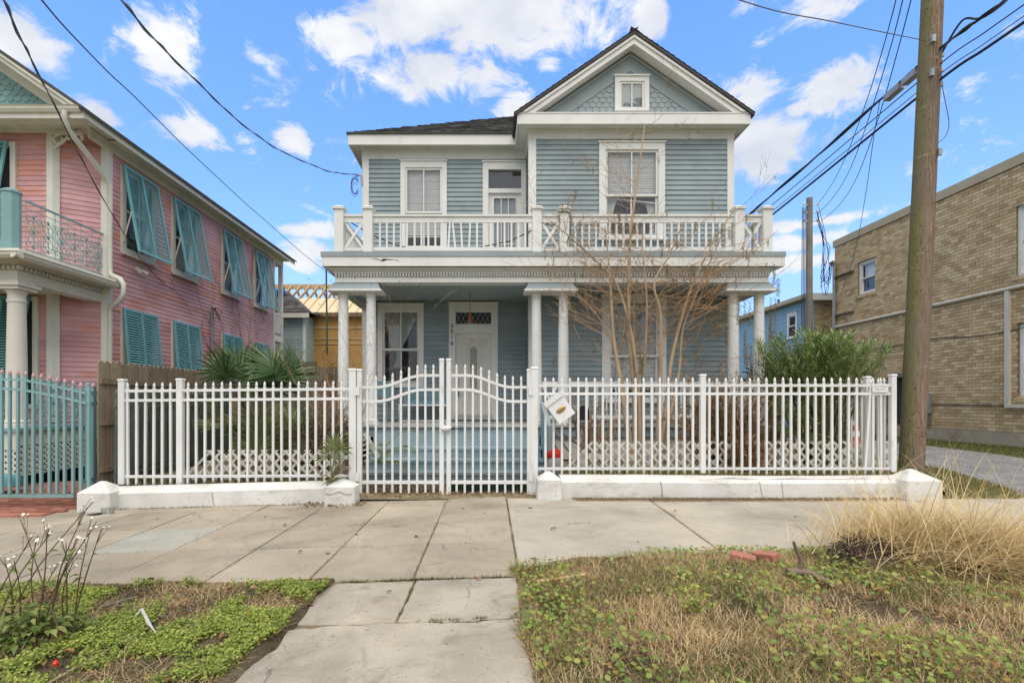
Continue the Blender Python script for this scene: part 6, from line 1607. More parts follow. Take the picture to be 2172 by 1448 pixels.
for k, (pa, pb_) in enumerate(boxes):
    ya, yb = XC * F / (pa - CX), XC * F / (pb_ - CX); za = 7.72 - .32 * (ya - YP) / 3.5; zb = 7.72 - .32 * (yb - YP) / 3.5
    mb = MB(); mb.bar((XC, ya, za - .06), (XC, yb, zb - .06), .13, .12); o = mb.obj('splice_case', M['metal'], None, (XC, ya, za - .06), label=('pale grey splice case on the upper cable farther from the pole' if k == 0 else 'pale grey splice case on the upper cable next to the pole'), cat='splice case', group='splice cases')
sl_ = [([(1908, -30), (1878, 85), (1838, 215), (1795, 330), (1762, 395), (1735, 432)], 'first'), ([(1922, -30), (1892, 90), (1848, 235), (1805, 355), (1770, 415), (1738, 450)], 'second'), ([(1940, -30), (1905, 105), (1862, 255), (1818, 375), (1780, 435), (1740, 470)], 'third')]
for k, (pp, nm) in enumerate(sl_):
    ys = [9.4, 10.8, 13.0, 16.0, 18.8, 20.85]
    wire('service wire dropping steeply to the distant pole, ' + ('nearest the gable', 'middle one of three', 'nearest the leaning pole')[k], [P(a, b, y) for (a, b), y in zip(pp, ys)], .010, name='service_wire')
wire('thin grey wire hanging from the alley cables down to the brick corner', [P(1866, 215, 11.5), P(1852, 300, 12.5), P(1835, 420, 15), P(1812, 540, 18), P(1783, 625, 21.0)], .008, 'steel', 'service_wire')
wire('thin brown wire crossing the sky from the street to the leaning pole', [P(1480, -30, 5.0), P(1640, 22, 6.2), P(1760, 45, 7.2), P(1870, 68, 8.2), P(1960, 86, 9.05)], .007, 'steel', 'service_wire')
wire('loose wire tail dangling beside the leaning pole', [P(1996, 150, 9.1), P(2000, 190, 9.1), P(2007, 225, 9.1), P(2013, 262, 9.1), P(2006, 288, 9.1), P(1990, 303, 9.1)], .007, 'steel', 'wire_tail', None)
wire('black twisted service drop falling to the pink house wall', [P(a, b, y) for a, b, y in ((-6, -30, 3.0), (8, 0, 3.3), (43, 80, 4.2), (80, 153, 5.2), (143, 279, 7.0), (186, 362, 8.4), (252, 478, 10.6), (308, 560, 12.6), (356, 607, 14.2), (414, 644, 15.7), (440, 654, 16.3))], .0075, 'cable', 'service_drop', twist=1)
wire('thin black wire descending past the pink eaves to the porch corner', [P(a, b, y) for a, b, y in ((60, -32, 3.0), (88, 0, 3.3), (142, 63, 4.0), (232, 156, 5.2), (285, 205, 5.9), (380, 300, 7.4), (431, 348, 8.2), (517, 428, 9.7), (563, 468, 10.5), (630, 527, 11.6), (672, 561, 12.4), (712, 588, 12.9))], .006, 'cable', 'service_drop')
wire('black twisted service drop ending at the blue house weatherhead', [P(a, b, y) for a, b, y in ((228, -35, 3.2), (257, 0, 3.6), (318, 73, 4.6), (374, 131, 5.5), (444, 199, 6.8), (494, 247, 7.7), (550, 291, 8.8), (597, 321, 9.7), (650, 345, 10.8), (696, 363, 11.6), (726, 368, 12.2), (760, 371, 12.6))], .008, 'cable', 'service_drop', twist=1)
# looped wires at the brick corner mast
mb = MB()
for k in range(7):
    a = P(1735 + U(-4, 4), 440 + k * 6, 20.8); b = P(1766, 552, 21.1); mid = P(1745 + U(-6, 18), 560 + U(-30, 60), 21.0); mid2 = P(1738 + U(-5, 20), 600 + U(-20, 30), 21.0)
    mb.tube(spline([a, P(1745 + U(-3, 6), 500 + U(-10, 20), 20.9), mid, mid2, P(1760, 580 + U(-20, 20), 21.1), b], 5), .011, 5)
mb.obj('wire_tangle', M['cable'], None, P(1766, 552, 21.1), label='tangle of black wires looping between distant pole and brick corner mast', cat='wires')
# ================================================================ vegetation
NR = np.random.default_rng(21)
M['rustvine'] = leafmat('rusty_vine_leaf', [(0, (.14, .06, .025)), (.5, (.27, .12, .045)), (1, (.38, .21, .09))], .85, .15)
def blades(base, h, w, lean, az, curl=.6, seg=3):
    """arrays of grass blades: base (N,3); bends over in direction az"""
    base = np.asarray(base, float); N = len(base); h, w, lean, az = (np.broadcast_to(np.asarray(a, float), (N,)) for a in (h, w, lean, az))
    d = np.stack([np.cos(az), np.sin(az), np.zeros(N)], 1); sd = np.stack([-np.sin(az), np.cos(az), np.zeros(N)], 1)
    V = []; p = base.copy(); ang = lean.copy(); st = h / seg
    for k in range(seg + 1):
        ww = w * (1 - k / seg) * .5 + w * .06
        V.append(p - sd * ww[:, None]); V.append(p + sd * ww[:, None])
        p = p + (d * np.sin(ang)[:, None] + np.array([0, 0, 1.0]) * np.cos(ang)[:, None]) * st[:, None]; ang = ang + curl / seg
    V = np.stack(V, 1).reshape(-1, 3); n = 2 * (seg + 1); o = (np.arange(N) * n)[:, None]; F_ = []
    for k in range(seg): F_.append(np.stack([o[:, 0] + 2 * k, o[:, 0] + 2 * k + 1, o[:, 0] + 2 * k + 3, o[:, 0] + 2 * k + 2], 1))
    return V, np.concatenate(F_)
def disks(c, r, nrm, n=7, notch=False):
    c = np.asarray(c, float); N = len(c); nrm = np.asarray(nrm, float); nrm /= np.linalg.norm(nrm, axis=1)[:, None]
    a = np.cross(nrm, np.array([.3, .95, .1])); a /= np.linalg.norm(a, axis=1)[:, None]; b = np.cross(nrm, a)
    ph = NR.uniform(0, 6.28, N); V = []
    for k in range(n):
        t = ph + 2 * math.pi * k / n; rr = r * NR.uniform(.88, 1.1, N)
        V.append(c + a * (np.cos(t) * rr)[:, None] + b * (np.sin(t) * rr)[:, None] + nrm * (NR.uniform(-.1, .12, N) * r)[:, None])
    V = np.stack(V, 1).reshape(-1, 3); return V, (np.arange(N) * n)[:, None] + np.arange(n)[None, :]
def leaves(c, d, L, w, droop=.2, fold=.25):
    """lance-shaped leaves: c base points, d directions; four corners and a midrib fold"""
    c = np.asarray(c, float); d = np.asarray(d, float); N = len(c); d = d / np.linalg.norm(d, axis=1)[:, None]
    s = np.cross(d, np.array([0, 0, 1.0]) + NR.normal(0, .25, (N, 3))); s /= (np.linalg.norm(s, axis=1)[:, None] + 1e-9); u = np.cross(s, d)
    L, w = np.broadcast_to(L, (N,))[:, None], np.broadcast_to(w, (N,))[:, None]
    m = c + d * L * .5 - u * L * droop * .12; t = c + d * L - u * L * droop
    V = np.stack([c, m + s * w * .5 + u * w * fold, m, m - s * w * .5 + u * w * fold, t], 1).reshape(-1, 3); o = np.arange(N) * 5
    return V, np.concatenate([np.stack([o, o + 2, o + 1], 1), np.stack([o + 1, o + 2, o + 4], 1), np.stack([o, o + 3, o + 2], 1), np.stack([o + 2, o + 3, o + 4], 1)])
def join(parts):
    V, T, b = [], [], 0
    for v, t in parts: V.append(v); T.append(t + b); b += len(v)
    return np.concatenate(V), np.concatenate(T)
def npobj(name, vt, mat, parent=None, loc=(0, 0, 0), **tags):
    v = vt[0] - np.array(loc if parent is None else ORG[parent.name]); me = np_mesh(name, v, vt[1], mat)
    o = bpy.data.objects.new(name, me); _link(o, parent, loc if parent is None else ORG[parent.name]); tag(o, **tags); return o
def nfield(x, y, s, seed): return np.array([mnoise.fractal(Vector((a * s, b * s, seed)), 1.0, 2.0, 4) for a, b in zip(x, y)])
vh = np.vectorize(verge_h)
# edges of the verges
def right_edge(x): return 4.66 + .30 * sstep(.5, 1.9, x) - .02 * sstep(2.6, 3.4, x) + .07 * mnoise.noise(Vector((x * 2.3, 0, 9)))
def left_edge(x): return 4.30 + .06 * mnoise.noise(Vector((x * 2, 0, 4))) + .10 * sstep(-2.0, -3.4, x)
def sample_right(n, y0=1.3, y1=5.2):
    y = NR.uniform(y0, y1, n * 2); x = NR.uniform(.16, 5.6, n * 2)
    ok = (x < 1.06 * y + .4) & (y < np.array([right_edge(a) for a in x])) & (x > .20 + .05 * np.sin(y * 5)); return x[ok][:n], y[ok][:n]
def sample_left(n):
    y = NR.uniform(1.3, 4.5, n * 2); x = NR.uniform(-5.2, -1.25, n * 2)
    edge = np.array([-1.36 + .10 * mnoise.noise(Vector((0, b * 2.3, 2))) - .14 * sstep(3.6, 2.7, b) for b in y])
    ok = (x > -1.02 * y - .5) & (y < np.array([left_edge(a) for a in x])) & (x < edge); return x[ok][:n], y[ok][:n]
def P3(x, y, dz=0): return np.stack([x, y, vh(x, y) + dz], 1)
# --- right verge: matted dry grass with dollarweed
x, y = sample_right(90000); f = nfield(x, y, 1.3, 2.0)
keep = NR.uniform(-.45, .5, len(x)) < f * 1.2 + .42; xd, yd = x[keep], y[keep]; N = len(xd)
npobj('grass', blades(P3(xd, yd, -.005), NR.uniform(.05, .13, N), NR.uniform(.0028, .006, N), NR.uniform(.45, 1.4, N), NR.uniform(0, 6.28, N), .6), M['dry'], kind='stuff', label='matted dry straw-coloured grass on the verge beside the newer sidewalk')
x, y = sample_right(60000); f = nfield(x, y, 1.1, 7.0); edge = (x < .55) | (y > np.array([right_edge(a) - .12 for a in x]))
keep = (NR.uniform(-.5, .5, len(x)) < f * 1.5 - .11) | (edge & (NR.uniform(0, 1, len(x)) < .5)); xg, yg = x[keep], y[keep]; N = len(xg)
npobj('grass', blades(P3(xg, yg), NR.uniform(.05, .12, N), NR.uniform(.0025, .005, N), NR.uniform(.1, 1.0, N), NR.uniform(0, 6.28, N), .8), M['greengrass'], kind='stuff', label='short olive green grass mixed into the dry verge grass')
x, y = sample_right(14000); f = nfield(x, y, 1.1, 4.0) + .5 * nfield(x, y, 3.0, 8.0)
keep = NR.uniform(-.15, .85, len(x)) < f * 1.2 + .42 * (x > 1.6) * (y < 4.25) - .06 * (x < 1.3); xs, ys = x[keep], y[keep]; N = len(xs)
hh = NR.uniform(.045, .10, N); nr = np.stack([NR.normal(0, .35, N), NR.normal(-.25, .35, N), np.ones(N)], 1)
npobj('dollarweed', disks(P3(xs, ys, hh), NR.uniform(.006, .018, N), nr, 9), M['dollar'], kind='stuff', label='round glossy dollarweed leaves scattered through the dry verge grass')
# --- left verge: bright clover mats, brown creeper, dry stalks
x, y = sample_left(120000); f = nfield(x, y, 1.05, 11.0); f2 = nfield(x, y, 3.0, 3.0)
keep = NR.uniform(-.22, .22, len(x)) < f + 1.15 * f2 - .22 + .12 * (y > 3.75) - .06 * (y < 2.9); xs, ys = x[keep], y[keep]; N = len(xs)
nr = np.stack([NR.normal(0, .45, N), NR.normal(-.2, .45, N), np.ones(N)], 1)
npobj('clover', disks(P3(xs, ys, NR.uniform(.005, .055, N)), NR.uniform(.004, .0105, N), nr, 5), M['clover'], kind='stuff', label='bright yellow-green clover mats on the verge before the pink house')
x, y = sample_left(42000); N = len(x)
keep = NR.uniform(-.3, .3, N) > nfield(x, y, 1.05, 11.0) - .12; xs, ys = x[keep], y[keep]; N = len(xs)
npobj('creeper', blades(P3(xs, ys, -.004), NR.uniform(.015, .05, N), NR.uniform(.004, .009, N), NR.uniform(.3, 1.4, N), NR.uniform(0, 6.28, N), .9, 2), M['scrub'], kind='stuff', label='low brown creeping weed between the clover mats')
x, y = sample_left(26000); keep = NR.uniform(-.3, .35, len(x)) < nfield(x, y, 1.4, 6.0) + .1 * (y < 3.2); xs, ys = x[keep], y[keep]; N = len(xs)
npobj('grass', blades(P3(xs, ys, .0), NR.uniform(.05, .16, N), NR.uniform(.0018, .004, N), NR.uniform(.9, 1.5, N), NR.uniform(0, 6.28, N), .4), M['dry'], kind='stuff', label='loose dry grass stalks lying over the clover verge')
def strip(n, xr, yr_, hf, mat, label, h=(.05, .16), lean=(.1, 1.0), w=(.003, .006), mask=None):
    x = NR.uniform(*xr, n); y = NR.uniform(*yr_, n)
    if mask is not None: k = mask(x, y); x, y = x[k], y[k]
    z = np.array([hf(a, b) for a, b in zip(x, y)]); N = len(x)
    npobj('grass', blades(np.stack([x, y, z], 1), NR.uniform(*h, N), NR.uniform(*w, N), NR.uniform(*lean, N), NR.uniform(0, 6.28, N), .9), M[mat], kind='stuff', label=label)
# --- dead leaves lying about
def dead_leaf_mesh():
    mb = MB(); n = 5; L = .075; w = .034
    for k in range(n + 1):
        f = k / n; ww = w * math.sin(math.pi * min(1, f * .92 + .06)) * .5; c = .012 * math.sin(f * 3.0)
        mb.v += [(f * L, -ww, c + .010), (f * L, 0, c), (f * L, ww, c + .012)]
    for k in range(n):
        a = k * 3; mb.f += [(a, a + 1, a + 4, a + 3), (a + 1, a + 2, a + 5, a + 4)]
    return mb.mesh('fallen_leaf', M['rustleaf'])
M['rustleaf'] = plain('rust_brown_leaf', (.26, .12, .055), .7, 0, .3, 0, 30)
dl = dead_leaf_mesh()
def put_leaf(x, y, z, lab, grp, s=1.0):
    o = inst('fallen_leaf', dl, None, (x, y, z + .004), (U(-.3, .3), U(-.3, .3), U(0, 6.28)), (s * U(.6, 1.2),) * 3); tag(o, lab, 'leaf', grp)
for (px, py) in ((1168, 1124), (1352, 1148), (690, 1175), (640, 1170), (605, 1115), (645, 1285), (1120, 1078), (985, 1079), (1030, 1088), (560, 1095), (1690, 1095), (1430, 1085), (760, 1135), (880, 1140), (940, 1160), (1010, 1230), (830, 1255), (1250, 1110), (330, 1100)):
    Y = CAMZ * F / (py - CY); X = PX(px, Y); Y = (CAMZ - gz(X, Y)) * F / (py - CY); put_leaf(PX(px, Y), Y, gz(PX(px, Y), Y), 'single curled rust-brown leaf lying on the concrete pavement', 'fallen leaves on the pavement', .9)
def litter(n, xr, yr_, zf_, mat, name, label, L=(.05, .16), w=(.0015, .003)):
    x = NR.uniform(*xr, n); y = NR.uniform(*yr_, n); z = np.array([zf_(a, b) for a, b in zip(x, y)]) + .006
    npobj(name, blades(np.stack([x, y, z], 1), NR.uniform(*L, n), NR.uniform(*w, n), NR.uniform(1.35, 1.6, n), NR.uniform(0, 6.28, n), .1, 2), mat, kind='stuff', label=label)
x = NR.normal(2.0, 1.0, 900); 
M['needle'] = leafmat('brown_needle', [(0, (.18, .10, .05)), (.6, (.30, .18, .09)), (1, (.40, .28, .15))], .85, .1)
litter(4200, (1.3, 6.6), (7.74, 7.95), gz, M['needle'], 'needle_litter', 'drift of brown needles along the foot of the long low wall', (.06, .18), (.003, .006))
litter(220, (.4, 6.2), (6.4, 7.8), gz, M['needle'], 'needle_litter', 'thin scatter of brown needles on the newer sidewalk slabs', (.04, .14), (.001, .002))
def leaf_drift(n, xr, yr_, zf_, label, mat='deadleaf', s=(.02, .045), name='leaf_litter'):
    x = NR.uniform(*xr, n); y = NR.uniform(*yr_, n); z = np.array([zf_(a, b) for a, b in zip(x, y)]) + NR.uniform(.004, .03, n)
    d = np.stack([NR.normal(0, 1, n), NR.normal(0, 1, n), NR.normal(0, .25, n)], 1)
    npobj(name, leaves(np.stack([x, y, z], 1), d, NR.uniform(*s, n) * 1.6, NR.uniform(*s, n) * .8, .2, .4), M[mat], kind='stuff', label=label)
for (smp, lab) in ((sample_right, 'brown and rust dead leaves lying in the dry verge grass'), (sample_left, 'brown dead leaves lying in the clover verge')):
    x, y = smp(170); n = len(x); d = np.stack([NR.normal(0, 1, n), NR.normal(0, 1, n), NR.normal(.1, .3, n)], 1)
    npobj('leaf_litter', leaves(P3(x, y, NR.uniform(.015, .045, n)), d, NR.uniform(.035, .085, n), NR.uniform(.02, .04, n), .2, .45), M['rustvine'], kind='stuff', label=lab)
leaf_drift(420, (-2.25, .75), (8.02, 8.55), lambda a, b: .01 if a > -2.3 else 0, 'brown leaves drifted under the double gate')
strip(2200, (1.25, 6.9), (7.86, 7.96), gz, 'scrub', 'dark weeds along the foot of the long low wall', (.015, .06), (.2, 1.3), (.006, .012))
strip(500, (-6.0, -2.7), (7.86, 7.94), gz, 'scrub', 'dark weeds along the foot of the palmetto-side low wall', (.012, .04), (.2, 1.3), (.006, .012))
leaf_drift(160, (-2.9, -1.9), (7.6, 7.95), gz, 'dead leaves and weeds at the foot of the pier by the gate')
leaf_drift(900, (-2.3, 1.0), (8.5, 9.2), lambda a, b: .02, 'carpet of dead leaves at the foot of the porch steps')
# joints of the pavement: tufts of weed
jb = []
def joint_line(x0, y0, x1, y1, n, h=(.008, .03)):
    t = NR.uniform(0, 1, n); gate_ = np.array([mnoise.noise(Vector((x0 * 3 + a * 7, y0 * 3, 1.0))) for a in t]) > NR.uniform(-.4, .5, n); t = t[gate_]
    x = x0 + (x1 - x0) * t + NR.normal(0, .008, len(t)); y = y0 + (y1 - y0) * t + NR.normal(0, .008, len(t)); z = np.array([gz(a, b) for a, b in zip(x, y)]) - .012
    if len(t): jb.append(blades(np.stack([x, y, z], 1), NR.uniform(h[0], h[1], len(t)), .005, NR.uniform(.2, 1.3, len(t)), NR.uniform(0, 6.28, len(t)), .8, 2))
for k, fx in enumerate(FX[:10]): joint_line(fx, 4.42, fx, 7.55, 520, (.01, .035))
for yy in (5.48, 6.5, 7.55): joint_line(-6, yy, .24, yy, 1100, (.008, .035))
joint_line(-1.3, 4.36, .2, 4.40, 900, (.01, .05)); joint_line(-.65, 3.6, -.64, 4.3, 240, (.01, .04)); joint_line(-.5, 3.53, .2, 3.58, 700, (.01, .05)); joint_line(.25, 4.6, .25, 7.9, 420, (.008, .03))
npobj('joint_weeds', join(jb), M['scrub'], kind='stuff', label='tiny brown and olive weeds growing in the pavement joints')
jb = []
joint_line(-1.3, 4.395, .2, 4.405, 2200, (.015, .05)); joint_line(-.5, 3.53, .2, 3.58, 1100, (.012, .045)); joint_line(-.65, 3.9, -.64, 4.4, 260, (.01, .04)); joint_line(.25, 4.6, .25, 7.9, 500, (.01, .035)); joint_line(-.67, 5.0, -.67, 6.4, 200, (.01, .03))
npobj('joint_weeds', join(jb), M['greengrass'], kind='stuff', label='green weeds growing along the widest joints of the front walk')
# --- grass along the foot of the fences, on top of the low walls, along the alley
strip(7000, (1.1, 6.9), (8.22, 9.3), yard_h, 'dry', 'dry grass along the foot of the long white fence')
strip(9000, (1.1, 7.3), (8.22, 8.75), yard_h, 'greengrass', 'olive grass along the foot of the long white fence', (.06, .2))
strip(5200, (-6.3, -2.3), (8.16, 9.2), yard_h, 'scrub', 'brown creeping weed matted along the foot of the palmetto-side fence', (.03, .13), (.1, 1.4), (.008, .016))
strip(2500, (-6.3, -2.3), (8.16, 9.2), yard_h, 'greengrass', 'short green weeds along the foot of the palmetto-side fence', (.03, .10))
strip(16000, (6.7, 10.5), (7.98, 11.0), alley_g, 'greengrass', 'rough green grass at the mouth of the alley', (.03, .09), (.2, 1.2), (.003, .007), lambda x, y: (x < 8.35 + .9 * ((y - 7.2) / 3.3).clip(0, 1)) & (x > 6.75 + .6 * (y < 8.25)))
strip(7000, (6.7, 10.5), (7.98, 11.0), alley_g, 'dry', 'dry grass at the mouth of the alley', (.03, .10), (.4, 1.4), (.003, .006), lambda x, y: (x < 8.35 + .9 * ((y - 7.2) / 3.3).clip(0, 1)) & (x > 6.75 + .6 * (y < 8.25)))
strip(14000, (12.15, 14.35), (10.5, 20), alley_g, 'greengrass', 'strip of green grass along the brick building', (.04, .11), (.1, .9), (.006, .012))
# --- palmettos: every fan is one frond
def fan(root, base, direction, pet, rad, mat, segs=20, spread=3.6, tilt=.5, droop=.35, name='frond'):
    """fan leaf: stalk from base along direction, blades radiating in a tilted plane"""
    b = Vector(base); d = Vector(direction).normalized(); side = d.cross(Vector((0, 0, 1)));
    if side.length < .05: side = Vector((1, 0, 0))
    side.normalize(); up = side.cross(d)
    mb = MB(); hub = b + d * pet + Vector((0, 0, -.10 * pet)); mb.tube([b, b + d * pet * .5 + Vector((0, 0, .02)), hub], [.014, .010, .007], 5)
    ax = (d * math.cos(tilt) + up * math.sin(tilt)).normalized()
    nrm = side.cross(ax).normalized()
    for k in range(segs):
        a = -spread / 2 + spread * k / (segs - 1); dirn = ax * math.cos(a) + side * math.sin(a)
        L = rad * (1 - .22 * (abs(a) / (spread / 2)) ** 2) * U(.88, 1.06); w = .019 * rad / .6
        perp = dirn.cross(nrm).normalized(); dr = droop * U(.5, 1.3)
        m1 = hub + dirn * L * .5 + nrm * .02 - Vector((0, 0, dr * L * .08)); tip = hub + dirn * L - Vector((0, 0, dr * L * .55)); m2 = hub + dirn * L * .78 - Vector((0, 0, dr * L * .26))
        mb.add([hub, m1 + perp * w - nrm * w * .6, m1, m1 - perp * w - nrm * w * .6, m2 + perp * w * .6, m2 - perp * w * .6, tip], [(0, 2, 1), (0, 3, 2), (1, 2, 4), (2, 3, 5), (2, 5, 4), (4, 5, 6)])
    return mb.obj(name, mat, root)
def palmetto(label, base, fronds, trunk=None, group='palmettos'):
    t = empty('palmetto', base, label, 'palm', group)
    if trunk:
        mb = MB(); mb.tube([base, Vector(base) + Vector((.02, 0, trunk * .5)), Vector(base) + Vector((0, 0, trunk))], [.13, .12, .10], 10)
        for k in range(26): a = U(0, 6.28); zz = U(.05, trunk); mb.bar(Vector(base) + Vector((.1 * math.cos(a), .1 * math.sin(a), zz)), Vector(base) + Vector((.2 * math.cos(a), .2 * math.sin(a), zz + .12)), .03, .012)
        mb.obj('trunk', M['palmd'], t)
    for (h, az, el, pet, rad, mt) in fronds:
        b = Vector(base) + Vector((0, 0, h)); d = (math.cos(az) * math.cos(el), math.sin(az) * math.cos(el), math.sin(el))
        fan(t, b, d, pet, rad, M[mt], tilt=U(.2, .8), segs=RND.randint(17, 23), spread=U(2.9, 3.9))
    return t
def frset(n, h, el, pet, rad, mats, az0=0.0):
    return [(h + U(-.1, .1), az0 + 6.28 * k / n + U(-.3, .3), U(*el), U(*pet), U(*rad), RND.choice(mats)) for k in range(n)]
palmetto('tall dark green palmetto crown rising before the pink wall', P(505, 985, 10.4), frset(8, 1.45, (.75, 1.45), (.35, .7), (.72, .95), ['palm', 'palm', 'palm', 'palmy']) + frset(6, .8, (-.2, .3), (.4, .6), (.55, .75), ['palmy', 'palmy', 'palmd']), 1.5)
palmetto('broad palmetto with upright dark fans nearest the porch', P(590, 985, 10.1), frset(9, 1.25, (.75, 1.5), (.4, .8), (.75, 1.0), ['palm']) + frset(8, .55, (.0, .6), (.5, .8), (.6, .8), ['palmy', 'palmy', 'palm']), 1.2)
palmetto('low yellow-green palmetto behind the lattice strip', P(555, 1000, 9.35), frset(8, .15, (.4, 1.3), (.25, .6), (.50, .65), ['palmy', 'palmy', 'palm']) + frset(4, .1, (-.1, .3), (.3, .5), (.45, .6), ['palmd', 'palmy']))
palmetto('small scruffy palmetto sprouting beside the gate pier', P(703, 1018, 8.02), [(.10, 1.2, 1.3, .42, .40, 'palmy'), (.05, .2, 1.1, .30, .36, 'palmy'), (.02, -.4, .6, .2, .30, 'palmd'), (.02, 3.5, .5, .18, .28, 'palmd'), (.0, -.9, .1, .15, .30, 'palmy'), (.05, 2.2, 1.35, .35, .34, 'palmy')])
palmetto('drooping straw-yellow palmetto fans behind the fence nearest the gate', P(655, 1000, 9.5), frset(9, .55, (-.1, .9), (.3, .6), (.5, .7), ['palmy', 'palmy', 'palmd']) + frset(5, .3, (-.4, .2), (.3, .5), (.45, .6), ['palmd', 'palmy']))
palmetto('dark fan palm behind the oleander and porch end', P(1640, 950, 10.9), frset(9, 1.0, (.3, 1.3), (.35, .6), (.6, .8), ['palm']), 1.1)
# pinnate palm by the steps
pp = empty('date_palm', P(800, 1010, 9.05), 'small feathery date palm leaning over the steps beside the gate', 'palm')
for (az, el, L) in ((.1, 1.1, .95), (-.5, .7, .9), (.5, .5, .85), (2.6, 1.0, .95), (-1.4, .8, .9), (3.4, .5, .8), (-.2, .1, .7)):
    b = Vector(ORG[pp.name]) + Vector((0, 0, .25)); mb = MB(); pts = []
    for k in range(11):
        f = k / 10; e = el - 1.5 * f * f; pts.append(b.copy()); b = b + Vector((math.cos(az) * math.cos(e), math.sin(az) * math.cos(e), math.sin(e))) * L / 10
    mb.tube(pts, [.010 - .0008 * k for k in range(11)], 4)
    for k in range(2, 11):
        for j in (0, .5):
            c = pts[k - 1].lerp(pts[k], j); tt = (pts[k] - pts[k - 1]).normalized(); sd = tt.cross(Vector((0, 0, 1))).normalized()
            for s in (-1, 1):
                dd = (tt * .75 + sd * s + Vector((0, 0, .15))).normalized(); l = .24 * (1 - abs(k / 10 - .5) * .7); w = .006
                mb.add([c - tt * w, c + tt * w, c + dd * l * .6 + tt * w * .9, c + dd * l - Vector((0, 0, .05)), c + dd * l * .6 - tt * w * .9], [(0, 1, 2, 3, 4)])
    mb.obj('frond', M['olea'], pp)
# --- oleander
ol = empty('oleander', P(1745, 1000, 9.35), 'bushy green oleander leaning over the white fence near the pole', 'shrub')
stems = MB(); LC, LD = [], []
base = Vector(ORG[ol.name])
def shoot(tip, start=None):
    b = start or base + Vector((U(-.25, .25), U(-.15, .25), U(0, .1))); m = b.lerp(tip, .55) + Vector((U(-.12, .12), U(-.1, .1), U(.0, .18)))
    pts = spline([b, m, tip], 6); stems.tube(pts, [.013 - .009 * k / (len(pts) - 1) for k in range(len(pts))], 4)
    ax = (pts[-1] - pts[-4]).normalized(); Lr = U(.28, .5)
    for k in range(11):
        c = pts[-1] - ax * Lr * (k / 10); a0 = k * 1.9
        for j in range(3):
            a = a0 + j * 2.09; side = Vector((math.cos(a), math.sin(a), 0)); side = (side - ax * side.dot(ax)); 
            if side.length < .01: continue
            side.normalize(); open_ = .5 + .11 * k; LC.append(c); LD.append(ax * math.cos(open_) + side * math.sin(open_))
for k in range(250):
    px, py = RND.gauss(1745, 62), RND.gauss(752, 36); px = min(max(px, 1610), 1885); py = max(py, 698 + abs(px - 1730) * .26 + U(-8, 8)); shoot(P(px, min(py, 850), 9.35 + U(-.5, .4)))
for k in range(22): shoot(P(U(1625, 1720), U(820, 945), 8.9 + U(-.25, .3)))
for k in range(22): shoot(P(U(1600, 1690), U(770, 850), 9.3 + U(-.3, .4)))
stems.obj('stem', M['greenstem'], ol, kind='stuff')
N = len(LC); npobj('foliage', leaves(np.array([tuple(c) for c in LC]), np.array([tuple(d) for d in LD]), NR.uniform(.10, .17, N), NR.uniform(.016, .026, N), .15, .2), M['olea'], ol, kind='stuff')
# --- dead shrub behind the fence, and withered stems by the left columns
def dead_shrub(label, base, pts_px, n, Lr, name='dead_shrub', leafn=6, mat='deadleaf', ls=(.04, .09)):
    t = empty(name, base, label, 'shrub'); st = MB(); C, Dn = [], []
    for k in range(n):
        tip = pts_px(); b = Vector(base) + Vector((U(-.3, .3), U(-.2, .2), 0)); m = b.lerp(tip, .6) + Vector((U(-.15, .15), U(-.1, .1), U(0, .15)))
        q = spline([b, m, tip], 5); st.tube(q, [.009 - .006 * i / (len(q) - 1) for i in range(len(q))], 4)
        for j in range(leafn):
            c = q[-1 - RND.randint(0, min(6, len(q) - 1))] + Vector((U(-.05, .05), U(-.05, .05), U(-.06, .04))); C.append(tuple(c)); Dn.append((U(-1, 1), U(-1, 1), U(-1.3, .2)))
    st.obj('stem', M['twig'], t, kind='stuff'); N = len(C)
    if N: npobj('foliage', leaves(np.array(C), np.array(Dn), NR.uniform(*ls, N), NR.uniform(.012, .03, N), .3, .5), M[mat], t, kind='stuff')
    return t
dead_shrub('large brown withered shrub behind the long fence', P(1545, 1000, 9.2), lambda: P(RND.gauss(1535, 58), min(985, RND.gauss(885, 52)), 9.1 + U(-.35, .4)), 360, 1, leafn=20, ls=(.05, .11))
dead_shrub('rusty brown dead vine spilling over the lattice', P(1585, 995, 8.6), lambda: P(RND.gauss(1590, 28), min(990, RND.gauss(958, 24)), 8.5 + U(-.12, .2)), 80, 1, leafn=13, mat='rustvine')
dead_shrub('thin dark weed bush growing round the old mailbox', P(1260, 960, 9.3), lambda: P(U(1195, 1330), U(830, 935), 9.35 + U(-.2, .3)), 70, 1, leafn=9, mat='scrub', ls=(.02, .05))
dead_shrub('dense brown bush beyond the side of the porch', P(715, 850, 13.0), lambda: P(RND.gauss(712, 28), RND.gauss(800, 28), 13.0 + U(-.4, .4)), 110, 1, leafn=12, mat='scrub')
dead_shrub('brown tangled undergrowth beside the porch behind the left fence', P(690, 990, 10.0), lambda: P(U(650, 765), U(800, 960), 10.0 + U(-.5, .5)), 150, 1, leafn=10, mat='deadleaf', ls=(.03, .07))
